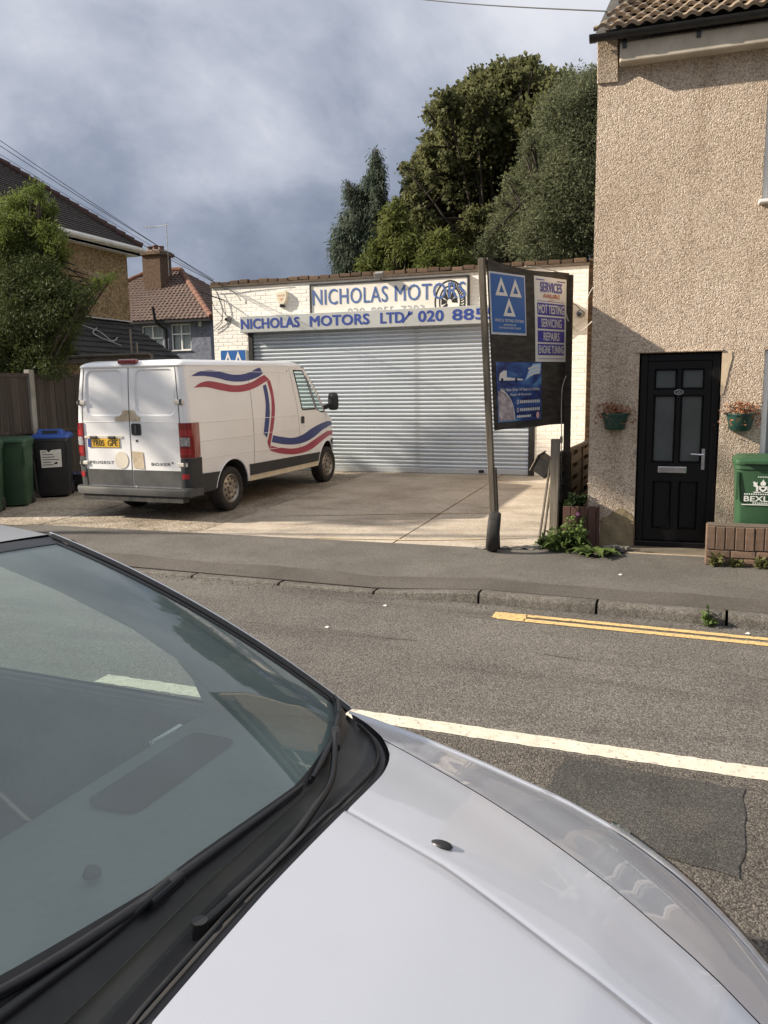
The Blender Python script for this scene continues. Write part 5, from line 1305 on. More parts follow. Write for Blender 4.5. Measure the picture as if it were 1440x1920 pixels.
# rear doors, corners, lamps
rx = VHW - VR
pan_l = rrect(-0.70, -0.10, 1.42, 2.03, 0.10, 5); pan_r = rrect(0.10, 0.72, 1.42, 2.03, 0.10, 5)
b = MB(); sheet(b, [(-rx + 0.03, 0.45), (rx - 0.03, 0.45), (rx - 0.03, 1.35), (vhw_z(2.06) - VR + 0.02, 2.06), (-vhw_z(2.06) + VR - 0.02, 2.06), (-rx + 0.03, 1.35)], VRr(), holes=[pan_l, pan_r], step=0.15)
rdoor = b.build('rear_door', 'van_white', VAN, local=True, smooth=30)
for pnl in (pan_l, pan_r):
    cx = sum(p[0] for p in pnl) / len(pnl); cz = sum(p[1] for p in pnl) / len(pnl)
    inn = [(cx + (p[0] - cx) * 0.945, cz + (p[1] - cz) * 0.945) for p in pnl]
    b = MB(); b.grid([[VRr(0)(*p) for p in pnl], [VRr(-0.016)(*p) for p in inn]], closed=True); sheet(b, inn, VRr(-0.016), step=0.15)
    b.build('pressed_panel', 'van_white', rdoor, local=True, smooth=30)
for sg in (1, -1):
    f = VC(sg); q = VR * math.pi / 2
    b = MB(); b.grid([[f(s, z) for s in list(np.linspace(-0.035, 0, 2)) + list(np.linspace(q / 8, q, 8)) + [q + 0.02]] for z in np.linspace(0.40, 2.06, 26)]); b.build('corner_pillar', 'van_white', VAN, local=True, smooth=40)
    for s0, s1, z0, z1, m_, off in ((-0.035, q + 0.115, 0.865, 1.325, 'lamp_red', 0.014), (-0.030, q * 0.72, 1.15, 1.235, 'lamp_red_bright', 0.018), (-0.026, q * 0.55, 1.02, 1.135, 'lamp_clear', 0.018), (-0.026, q * 0.62, 0.905, 0.99, 'lamp_red_bright', 0.018)):
        f = VC(sg, off); f0 = VC(sg, 0.0)
        ss = list(np.linspace(s0, s1, 12))
        b = MB(); b.grid([[f(s, z) for s in ss] for z in np.linspace(z0, z1, 6)])
        ed = [(s, z0) for s in ss] + [(s1, z) for z in np.linspace(z0, z1, 6)[1:]] + [(s, z1) for s in ss[::-1][1:]] + [(s0, z) for z in np.linspace(z1, z0, 6)[1:-1]]
        n = len(ed); b.add([f(*p) for p in ed] + [f0(*p) for p in ed], [(i, (i + 1) % n, n + (i + 1) % n, n + i) for i in range(n)])
        if m_ == 'lamp_red': lampo = b.build('tail_lamp', m_, VAN, local=True, smooth=40, normals=False)
        else: b.build('lens', m_, lampo, local=True, smooth=40, normals=False)
    f = VC(sg, 0.016); b = MB()
    b.grid([[f(s, z) for s in np.linspace(-0.03, q + 0.14, 12)] for z in np.linspace(0.40, 0.858, 5)]); b.grid([[VC(sg, o_)(s, 0.858) for s in np.linspace(-0.03, q + 0.14, 12)] for o_ in (0.0, 0.016)])
    cb = b.build('bumper_corner', 'van_plastic', VAN, local=True, smooth=40, normals=False)
    b = MB(); f = VC(sg, 0.022); b.grid([[f(s, z) for s in np.linspace(-0.01, q * 0.45, 5)] for z in np.linspace(0.585, 0.655, 3)]); b.build('reflector', 'lamp_red_bright', cb, local=True, normals=False)
    for z in (1.60, 0.775):
        b = MB(); c_ = VC(sg, 0.012)(0.012, z); b.box((min(c_.x - sg * 0.09, c_.x + sg * 0.05), vyr(z) - 0.022, z - 0.028), (max(c_.x - sg * 0.09, c_.x + sg * 0.05), vyr(z) + 0.03, z + 0.028)); hg = b.build('hinge', 'hinge_white', rdoor, local=True, bevel=0.012)
        MB().box((c_.x + sg * 0.02 - 0.014, vyr(z) - 0.028, z - 0.036), (c_.x + sg * 0.02 + 0.014, vyr(z) - 0.005, z + 0.036)).build('hinge_pin', 'van_plastic', hg, local=True)
b = MB()
gx = lambda z: vhw_z(z) - VR - 0.012
for ln in ([(0.0, 2.07), (-0.004, 1.3), (-0.02, 0.47)], [(gx(2.0), 2.06), (gx(1.6), 1.6), (gx(1.0), 1.0), (gx(0.6), 0.5)], [(-gx(2.0), 2.06), (-gx(1.6), 1.6), (-gx(1.0), 1.0), (-gx(0.6), 0.5)], [(-gx(2.06), 2.058), (gx(2.06), 2.058)]):
    b = MB(); sheet(b, ribbon(ln, 0.005), VRr(0.003), step=0.1); b.build('door_gap', 'van_gap', rdoor, local=True, normals=False)
for x0, x1 in ((-0.77, -0.02), (0.02, 0.77)):
    b = MB(); b.tube([VRr(-0.001)(x, 1.335) for x in np.linspace(x0, x1, 5)], 0.006, 6); b.build('pressed_line', 'van_white', rdoor, local=True, smooth=60)
    b = MB(); sheet(b, [(x0 - 0.01, 0.475), (x1 + 0.01, 0.475), (x1 + 0.01, 0.690), (x0 - 0.01, 0.690)], VRr(0.010), step=0.2); b.box((x0 - 0.01, vyr(0.69) - 0.010, 0.684), (x1 + 0.01, vyr(0.69), 0.690)); b.build('lower_trim', 'van_plastic_worn', rdoor, local=True, normals=False)
b = MB(); rows = []
bump_path = [(-0.93, -0.80), (-0.93, -0.98), (-0.90, -1.06), (-0.82, -1.10), (0.82, -1.10), (0.90, -1.06), (0.93, -0.98), (0.93, -0.80)]
for z, d_ in ((0.355, 0.0), (0.36, 0.0), (0.425, 0.012), (0.455, 0.0), (0.462, -0.05)):
    rows.append([(x * (1 + d_ * 0.5), y - d_ if y < -0.9 else y, z) for x, y in bump_path])
b.grid(rows); b.add([(x, y, 0.460) for x, y in bump_path], [tuple(range(8))]); b.build('rear_bumper', 'van_plastic_worn', VAN, local=True, smooth=35)
MB().box((-0.80, -1.08, 0.27), (0.80, -0.95, 0.36)).build('bumper_underrun', 'van_gap', VAN, local=True)
# plate, handle, badges, tape
npl = MB(); npl.box((-0.705, -1.032, 0.992), (-0.185, vyr(1.05) - 0.004, 1.112)); npo = npl.build('number_plate', 'plate_yellow', VAN, local=True, bevel=0.004)
fp = lambda u, v: Vector((u, -1.0345, v))
t = MB(); sheet(t, [(-0.702, 0.995), (-0.645, 0.995), (-0.645, 1.109), (-0.702, 1.109)], fp); t.build('blue_band', 'plate_blue', npo, local=True, normals=False)
t = MB(); text_into(t, 'YR05', fp, -0.632, -0.430, 1.012, 1.092, 0.012); text_into(t, 'GPE', fp, -0.375, -0.215, 1.012, 1.092, 0.012); t.build('lettering', 'sign_black', npo, local=True, normals=False)
MB().box((-0.76, vyr(1.13) - 0.010, 1.118), (-0.13, vyr(1.13) - 0.002, 1.150)).build('plate_recess', 'tape_pale', rdoor, local=True)
for x in (-0.60, -0.30): MB().box((x - 0.06, vyr(1.13) - 0.03, 1.108), (x + 0.06, vyr(1.13) - 0.004, 1.148)).build('plate_lamp', 'van_plastic', rdoor, local=True, bevel=0.012)
b = MB(); sheet(b, rrect(0.02, 0.175, 1.16, 1.318, 0.025), VRr(0.008)); hd_ = b.build('rear_handle', 'van_plastic', rdoor, local=True, normals=False)
MB().box((0.085, -1.045, 1.185), (0.11, -1.028, 1.295)).build('pull', 'badge_grey', hd_, local=True, bevel=0.005)
b = MB(); sheet(b, circle(0.095, 1.085, 0.018, 12), VRr(0.004)); b.build('keyhole', 'van_plastic', rdoor, local=True, normals=False)
t = MB(); text_into(t, 'PEUGEOT', VRr(0.004), -0.70, -0.30, 0.765, 0.805, 0.02, 1.15); t.build('lettering', 'badge_grey', rdoor, local=True, normals=False)
t = MB(); text_into(t, 'BOXER', VRr(0.004), 0.30, 0.60, 0.755, 0.797, 0.02, 1.15); text_into(t, 'e', VRr(0.004), 0.615, 0.645, 0.785, 0.812, 0.02); t.build('lettering', 'badge_grey', rdoor, local=True, normals=False)
b = MB(); sheet(b, [(-0.235, 1.348), (0.0 - 0.006, 1.348), (-0.006, 1.495), (-0.10, 1.495), (-0.125, 1.44), (-0.165, 1.415), (-0.235, 1.405)], VRr(0.006), step=0.1); b.build('tape_patch', 'tape_tan', rdoor, local=True, normals=False)
b = MB(); sheet(b, [(0.006, 1.348), (0.165, 1.348), (0.165, 1.408), (0.11, 1.425), (0.075, 1.495), (0.006, 1.495)], VRr(0.006), step=0.1); b.build('tape_patch', 'tape_tan', rdoor, local=True, normals=False)
b = MB(); sheet(b, [(-0.17 + 0.108 * math.cos(a), 0.82 + 0.118 * math.sin(a)) for a in np.linspace(0, 6.28, 25)[:-1]], VRr(0.006)); b.build('badge_patch', 'tape_pale', rdoor, local=True, normals=False)
b = MB(); sheet(b, [(0.02, 0.715), (0.19, 0.705), (0.18, 0.935), (0.0, 0.945)], VRr(0.006), step=0.1); b.build('tape_patch', 'tape_tan', rdoor, local=True, normals=False)
# roof
rows = []
for k in range(7):
    a = math.pi / 2 * k / 6; ins = 0.19 * (1 - math.cos(a)); z = 2.05 + 0.105 * math.sin(a)
    hw_ = vhw_z(2.05) - ins + (0.012 if k in (1, 2) else 0); y0 = vyr(2.05) + ins * 0.8 - (0.02 if k in (1, 2, 3) else 0); y1 = 2.40 - ins * 1.2
    rows.append([(u, v, z) for u, v in rrect(-hw_, hw_, y0, y1, max(0.03, 0.11 - ins * 0.2), 5)])
b = MB(); b.grid(rows, closed=True)
hw_ = max(p[0] for p in rows[-1]); y0 = min(p[1] for p in rows[-1]); y1 = max(p[1] for p in rows[-1])
n_ = len(rows[-1]); cen = (0, (y0 + y1) / 2, 2.172)
b.add(rows[-1] + [cen], [(i, (i + 1) % n_, n_) for i in range(n_)])
b.build('roof', 'van_white', VAN, local=True, smooth=45)
MB().box((-0.145, -1.012, 2.105), (0.145, -0.93, 2.168)).build('high_brake_lamp', 'lamp_red', VAN, local=True, bevel=0.02)
# cab front: windscreen, bonnet, nose, lower bumper
def cab_row(y, z, bul, n=11):
    w_ = vhw(y, z); return [(w_ * u, y + bul * (1 - u * u), z) for u in np.linspace(-1, 1, n)]
b = MB(); b.grid([cab_row(2.40, 2.06, 0.02), cab_row(2.46, 2.0, 0.10)]); b.build('header_panel', 'van_white', VAN, local=True, smooth=40)
b = MB(); b.grid([cab_row(2.46 + 0.70 * k / 5, 2.0 - 0.71 * k / 5, 0.10 + 0.10 * k / 5) for k in range(6)]); b.build('windscreen', 'van_glass', VAN, local=True, smooth=40)
b = MB(); b.grid([cab_row(3.16, 1.29, 0.20), cab_row(3.22, 1.25, 0.20), cab_row(3.60, 1.12, 0.17), cab_row(3.74, 0.97, 0.15), cab_row(3.81, 0.76, 0.14)]); b.build('bonnet', 'van_white', VAN, local=True, smooth=40)
b = MB(); b.grid([cab_row(3.815, 0.77, 0.15), cab_row(3.81, 0.58, 0.17), cab_row(3.71, 0.38, 0.14)]); b.build('front_bumper', 'van_plastic', VAN, local=True, smooth=40)
# inside and underneath
MB().box((-0.55, -0.95, 0.30), (0.55, 3.55, 0.52)).box((-0.86, 0.46, 0.42), (0.86, 2.75, 0.50)).build('chassis', 'van_gap', VAN, local=True)
MB().box((-0.84, 1.80, 0.55), (0.84, 1.83, 2.0)).build('bulkhead', 'seat_cloth', VAN, local=True)
MB().box((-0.76, 2.75, 0.95), (0.76, 3.15, 1.24)).build('dashboard', 'van_plastic', VAN, local=True, bevel=0.04)
for x in (-0.42, 0.42):
    b = MB().box((x - 0.24, 1.90, 0.78), (x + 0.24, 2.35, 0.95)); so = b.build('seat', 'seat_cloth', VAN, local=True, bevel=0.04)
    MB().box((x - 0.23, 1.88, 0.95), (x + 0.23, 2.02, 1.48)).build('seat_back', 'seat_cloth', so, local=True, bevel=0.04); MB().box((x - 0.12, 1.90, 1.50), (x + 0.12, 2.0, 1.68)).build('head_rest', 'seat_cloth', so, local=True, bevel=0.03)
b = MB(); b.lathe([(0.17 + 0.014 * math.cos(a), 0.014 * math.sin(a)) for a in np.linspace(0, 6.283, 8)], (0, 0, 0), 'z', 24); mt_ = Matrix.Rotation(R(35), 3, 'X')
b.v = [tuple(Vector((0.42, 2.62, 1.25)) + mt_ @ Vector(p)) for p in b.v]; b.build('steering_wheel', 'van_plastic', VAN, local=True, smooth=60)
# wheels
def van_wheel(sg, y):
    c = (sg * 0.765, y, 0.325)
    b = MB(); tyre_mesh(b, c, 0.325, 0.205, 0.20, 'x', 40); o = b.build('wheel', 'rubber', VAN, local=True, smooth=45)
    s = sg
    prof = [(0.212, -0.088 * s), (0.212, 0.086 * s), (0.200, 0.094 * s), (0.192, 0.070 * s), (0.172, 0.052 * s), (0.150, 0.072 * s), (0.100, 0.080 * s), (0.075, 0.066 * s), (0.058, 0.070 * s), (0.052, 0.085 * s), (0.0, 0.088 * s)]
    b = MB(); b.lathe(prof, c, 'x', 32); b.build('rim', 'steel_rim', o, local=True, smooth=40)
    b = MB()
    for k in range(10):
        a = 2 * math.pi * k / 10
        pr = [(c[0] + s * 0.0795 - s * 0.012, c[1] + (0.142 * math.cos(a)) + 0.020 * math.cos(q_) * 1.0, c[2] + 0.142 * math.sin(a) + 0.020 * math.sin(q_)) for q_ in np.linspace(0, 6.283, 9)[:-1]]
        pr = [(p[0] + s * 0.010, p[1], p[2]) for p in pr]; b.add(pr, [tuple(range(8))])
    b.build('vent_holes', 'van_gap', o, local=True, normals=False)['kind'] = 'stuff'
    b = MB()
    for k in range(5):
        a = 2 * math.pi * k / 5 + 0.3; p = (c[0] + s * 0.070, c[1] + 0.066 * math.cos(a), c[2] + 0.066 * math.sin(a)); b.cyl(p, (p[0] + s * 0.022, p[1], p[2]), 0.011, 6)
    b.build('wheel_nuts', 'badge_grey', o, local=True)['kind'] = 'stuff'
for sg in (1, -1):
    for y in (0.0, V_WB): van_wheel(sg, y)
MB().cyl((-0.7, 0, 0.325), (0.7, 0, 0.325), 0.05, 10).build('rear_axle', 'van_gap', VAN, local=True)
# ------------------------------------------------------------------ silver car parked in front of the camera
mat('car_paint', (0.515, 0.535, 0.585), 0.36, metallic=0.35, col2=(0.50, 0.52, 0.57), nscale=300, coat=0.75, coat_rough=0.02, col3=(0.46, 0.475, 0.51), n3scale=2.2, n3=(0.55, 0.85))
mat('car_black_trim', (0.012, 0.012, 0.013), 0.38, col2=(0.018, 0.018, 0.018), nscale=20)
mat('cowl_plastic', (0.022, 0.022, 0.024), 0.55, col2=(0.034, 0.033, 0.033), nscale=7, col3=(0.06, 0.056, 0.05), n3scale=14, n3=(0.66, 0.85))
mat('dash_plastic', (0.155, 0.172, 0.172), 0.75, col2=(0.175, 0.192, 0.192), nscale=40, bump=0.1, bscale=300)
mat('car_cloth', (0.05, 0.05, 0.054), 0.95, col2=(0.065, 0.065, 0.07), nscale=40)
mat('headliner', (0.34, 0.34, 0.33), 0.95, col2=(0.30, 0.30, 0.29), nscale=20)
mat('reflector', (0.72, 0.72, 0.74), 0.35, metallic=0.4, col2=(0.55, 0.55, 0.57), nscale=30)
mat('wiper_rubber', (0.010, 0.010, 0.011), 0.5, col2=(0.02, 0.02, 0.02), nscale=30)
glass_mat('windscreen_glass', (0.72, 0.82, 0.79), ior=2.0, dust_glare=0.165)
glass_mat('car_side_glass', (0.72, 0.82, 0.79), ior=1.6, dust_glare=0.04)
glass_mat('headlamp_glass', (0.9, 0.92, 0.93), ior=1.5)
CY = 1.10
CAR_YAW = R(-4.0)
CAR = thing('parked_car', 'silver hatchback parked right in front, windscreen and bonnet filling the lower left', 'car', (-1.4, CY, 0.0))
def cbx(t): return smooth_tab([(0.0, -0.555), (0.30, -0.552), (0.50, -0.560), (0.62, -0.592), (0.72, -0.655), (0.80, -0.728), (0.87, -0.815)], abs(t))   # rear edge of bonnet
def c_w(x): return smooth_tab([(-0.9, 0.868), (-0.5, 0.868), (-0.25, 0.842), (-0.08, 0.798), (0.06, 0.725), (0.18, 0.625), (0.30, 0.47), (0.40, 0.27)], x)
def c_zc(x): return smooth_tab([(-0.9, 1.070), (-0.56, 1.030), (-0.3, 0.985), (-0.05, 0.925), (0.15, 0.858), (0.28, 0.800), (0.37, 0.735), (0.42, 0.67)], x)
def c_zs(x): return smooth_tab([(-0.9, 0.978), (-0.7, 0.945), (-0.42, 0.885), (-0.2, 0.838), (-0.05, 0.802), (0.08, 0.766), (0.2, 0.725), (0.30, 0.69), (0.40, 0.65)], x)
def c1(x): return lerp_tab([(-0.85, 0.80), (-0.60, 0.685), (-0.35, 0.575), (-0.15, 0.475), (0.10, 0.335), (0.30, 0.20), (0.42, 0.1)], x)
def c2(x): return lerp_tab([(-0.60, 0.300), (-0.33, 0.235), (-0.10, 0.150), (0.15, 0.07), (0.42, 0.03)], x)
def sstep(t): t = min(1.0, max(0.0, t)); return t * t * (3 - 2 * t)
def c_top(x, y):
    a = abs(y); w_ = c_w(x); t = min(1.0, a / w_)
    z = c_zc(x) - (c_zc(x) - c_zs(x)) * t ** 2.7
    z -= 0.0040 * sstep((a - c2(x)) / 0.03) + 0.0035 * math.exp(-((a - c2(x) - 0.016) / 0.008) ** 2)
    z += 0.006 * math.exp(-((a - c1(x)) / 0.06) ** 2) - 0.003
    return z
XF = 0.405
def bonnet_rows(tfun_lo, tfun_hi, sg, nx=44, nt=18):
    rows = []
    for i in range(nx + 1):
        s = i / nx; row = []
        for k in range(nt + 1):
            q = k / nt
            x_ = -0.56 + (XF + 0.56) * s
            for _ in range(3):
                y_ = tfun_lo(x_) + (tfun_hi(x_) - tfun_lo(x_)) * q
                xb = cbx(min(0.87, y_)); x_ = xb + (XF - xb) * s
            row.append((x_, CY + sg * y_, c_top(x_, y_)))
        rows.append(row)
    return rows
for sg in (1, -1):
    if sg == 1:
        b = MB()
        for s2_ in (1, -1):
            b.grid(bonnet_rows(lambda x: 0.0, c2, s2_, 44, 8)); b.grid(bonnet_rows(c2, lambda x: c2(x) + 0.05, s2_, 44, 12)); b.grid(bonnet_rows(lambda x: c2(x) + 0.05, lambda x: c1(x) - 0.0025, s2_, 44, 12))
        bm = bmesh.new(); me = b.mesh('bonnet', 'car_paint', world_loc(CAR)); bm.from_mesh(me); bmesh.ops.remove_doubles(bm, verts=bm.verts, dist=0.0004); bmesh.ops.recalc_face_normals(bm, faces=bm.faces); bm.to_mesh(me); bm.free(); me.shade_smooth()
        bonnet = inst('bonnet', me, CAR)
    b = MB(); b.grid(bonnet_rows(lambda x: c1(x) + 0.0025, lambda x: c_w(x) - 0.012, sg, 44, 14))
    rows = []
    for i in range(45):
        s = i / 44; xb = cbx(0.87); x_ = xb + (XF - xb) * s; w_ = c_w(x_); zs = c_zs(x_); zt = c_top(x_, w_ - 0.012)
        rows.append([(x_, CY + sg * (w_ - 0.012), zt), (x_, CY + sg * (w_ - 0.003), zs + 0.002), (x_ + 0.002, CY + sg * (w_ + 0.006), zs - 0.018), (x_ + 0.006, CY + sg * (w_ + 0.016), zs - 0.06), (x_ + 0.012, CY + sg * (w_ + 0.022), zs - 0.14)])
    b.grid(rows)
    me = b.mesh('wing', 'car_paint', world_loc(CAR)); bm = bmesh.new(); bm.from_mesh(me); bmesh.ops.remove_doubles(bm, verts=bm.verts, dist=0.0008); bmesh.ops.recalc_face_normals(bm, faces=bm.faces); bm.to_mesh(me); bm.free(); me.shade_smooth()
    wing = inst('wing', me, CAR)
    # lower flank of the wing with arch
    def ws(x_, z_, sg=sg): return Vector((x_ + 0.012, CY + sg * (c_w(x_) + 0.022 + 0.012 * math.sin((z_ - 0.2) * 3.6)), z_))
    ar = [(-0.30 + 0.335 * math.cos(R(a)), 0.30 + 0.335 * math.sin(R(a))) for a in np.linspace(178, 2, 16)]
    b = MB(); sheet(b, [(-0.815, 0.22), (-0.70, 0.22)] + ar + [(0.10, 0.24), (0.14, 0.60), (0.02, 0.645), (-0.2, 0.70), (-0.45, 0.75), (-0.815, 0.825)], ws, step=0.09); b.build('wing_flank', 'car_paint', CAR, smooth=40)
    # headlamp under the leading edge
    lens = MB(); back = MB(); rl_ = []; rb_ = []
    for i in range(13):
        x_ = -0.10 + 0.36 * i / 12; w_ = c_w(x_); zs = c_zs(x_)
        pts = [(w_ - 0.030, zs + 0.006), (w_ - 0.004, zs + 0.006), (w_ + 0.012, zs - 0.018), (w_ + 0.022, zs - 0.055), (w_ + 0.026, zs - 0.10)]
        rl_.append([(x_ + 0.004, CY + sg * (p[0] + 0.005), p[1] + 0.003) for p in pts]); rb_.append([(x_, CY + sg * (p[0] - 0.006), p[1] - 0.006) for p in pts])
    lens.grid(rl_); hl_ = lens.build('headlamp', 'headlamp_glass', CAR, smooth=60); back.grid([[(p[0], p[1] + sg * 0.0085, p[2] + 0.0070) for p in r_] for r_ in rb_]); back.build('reflector', 'reflector', hl_, smooth=60)
# washer jets
for sg in (1, -1):
    xj, yj = -0.355, 0.31
    b = MB(); b.lathe([(0.0, 0.007), (0.008, 0.0065), (0.012, 0.004), (0.0135, 0.0)], (0, 0, 0), 'z', 12)
    b.v = [(xj + p[0] * 1.75 - 0.25 * p[1], CY + sg * yj + p[1] * 0.95, c_top(xj, yj) + p[2]) for p in b.v]; b.build('washer_jet', 'car_black_trim', bonnet, smooth=50)
# cowl between bonnet and glass
def gb_x(t): return smooth_tab([(0.0, -0.675), (0.35, -0.672), (0.55, -0.700), (0.70, -0.745), (0.80, -0.795), (0.86, -0.840)], abs(t))
def gb_z(t): return 1.012 - 0.03 * (abs(t) / 0.84) ** 2
TYS = [k / 24 * 0.868 for k in range(25)]
rows = []
for sy in [-t for t in TYS[::-1][:-1]] + TYS:
    xb = cbx(sy); zb_ = c_top(xb, min(abs(sy), c_w(xb) - 0.012)) - 0.004; xg = min(gb_x(sy) - 0.01, xb - 0.006); zg = gb_z(sy) - 0.008
    rows.append([(xb - 0.003, CY + sy, zb_ - 0.05), (xb - 0.004, CY + sy, zb_ - 0.012), (xb - 0.012, CY + sy, zb_ - 0.006), (xb - 0.03 * min(1, (xb - xg) / 0.05), CY + sy, zb_ - 0.010), (xb + (xg - xb) * 0.55, CY + sy, zb_ + (zg - zb_) * 0.5 - 0.02), (xg, CY + sy, zg)])
b = MB(); b.grid(rows); cowl = b.build('cowl', 'cowl_plastic', CAR, smooth=50)
b = MB(); b.tube([(cbx(t) - 0.030, CY + t, c_top(cbx(t), min(abs(t), 0.85)) - 0.004) for t in np.linspace(-0.80, 0.80, 41)], 0.005, 6); b.build('bonnet_seal', 'wiper_rubber', cowl, smooth=60)
# windscreen
def gt(u):  # top edge
    return Vector((-1.585 - 0.075 * u * u, CY + 0.665 * u, 1.478 - 0.040 * u * u))
def gbv(u):
    t = 0.848 * u; return Vector((gb_x(t), CY + t, gb_z(t)))
def GS(off=0.0):
    def f(u, v):
        p = gbv(u) * (1 - v) + gt(u) * v
        bul = 0.055 * 4 * v * (1 - v) * (1 - 0.35 * u * u) + off
        return p + Vector((0.47, 0.05 * u, 0.88)) * bul
    return f
g0 = GS()
b = MB(); b.grid([[g0(u, v) for u in np.linspace(-1, 1, 41)] for v in np.linspace(0, 1, 21)]); ws_ = b.build('windscreen', 'windscreen_glass', CAR, smooth=60)
# black ceramic border printed on the glass
fr_in = GS(0.0025); b = MB()
vf = lambda u: lerp_tab([(-1, 0.16), (-0.46, 0.105), (-0.1, 0.052), (0.4, 0.024), (1, 0.035)], u)
b.grid([[fr_in(u, vf(u) * k) for u in np.linspace(-1, 1, 41)] for k in (0.0, 0.5, 1.0)]); b.grid([[fr_in(u, v) for u in np.linspace(-1, 1, 41)] for v in (0.955, 1.0)])
for s_ in (-1, 1): b.grid([[fr_in(s_ * u, v) for u in (0.955, 0.98, 1.0)] for v in np.linspace(0, 1, 21)])
b.build('glass_border', 'car_black_trim', ws_, normals=False)
# pillars, roof, doors
for sg in (1, -1):
    b = MB(); rows = []
    for v in np.linspace(-0.02, 1.0, 20):
        p = g0(sg, v)
        rows.append([p + Vector((0.002, -sg * 0.004, 0.006)), p + Vector((0.004, sg * 0.012, 0.010)), p + Vector((-0.006, sg * 0.026, 0.0)), p + Vector((-0.02, sg * 0.022, -0.02))])
    b.grid(rows); b.build('pillar_trim', 'car_black_trim', CAR, smooth=50)
    b = MB(); rows = []
    for v in np.linspace(-0.03, 1.02, 20):
        p = g0(sg, v)
        rows.append([p + Vector((-0.004, sg * 0.024, 0.004)), p + Vector((-0.006, sg * 0.034, 0.004)), p + Vector((-0.024, sg * 0.046, -0.012)), p + Vector((-0.060, sg * 0.044, -0.040)), p + Vector((-0.085, sg * 0.025, -0.055))])
    b.grid(rows); b.build('windscreen_pillar', 'car_paint', CAR, smooth=50)
    MB().grid([[g0(sg, v) + Vector((-0.085, sg * 0.02, -0.055)) for v in np.linspace(-0.03, 1.0, 12)], [g0(sg, v) + Vector((-0.02, -sg * 0.03, -0.03)) for v in np.linspace(-0.03, 1.0, 12)]]).build('pillar_lining', 'headliner', CAR, smooth=50)
def roof_z(x): return smooth_tab([(-3.5, 1.33), (-3.0, 1.455), (-2.4, 1.505), (-1.9, 1.505), (-1.585, 1.480)], x)
rows = []
for i in range(25):
    s = i / 24; row = []
    for k in range(25):
        u = -1 + 2 * k / 24; xf_ = gt(u).x - 0.006; x_ = xf_ + (-3.45 - xf_) * s
        row.append((x_, CY + (0.665 + 0.03 * min(1, s * 6)) * u, roof_z(x_) - (0.040 + 0.02 * s) * u * u))
    rows.append(row)
b = MB(); b.grid(rows); b.build('roof', 'car_paint', CAR, smooth=50)
b = MB(); b.grid([[(p[0], p[1], p[2] - 0.03) for p in r_] for r_ in rows]); b.build('headliner', 'headliner', CAR, smooth=50)
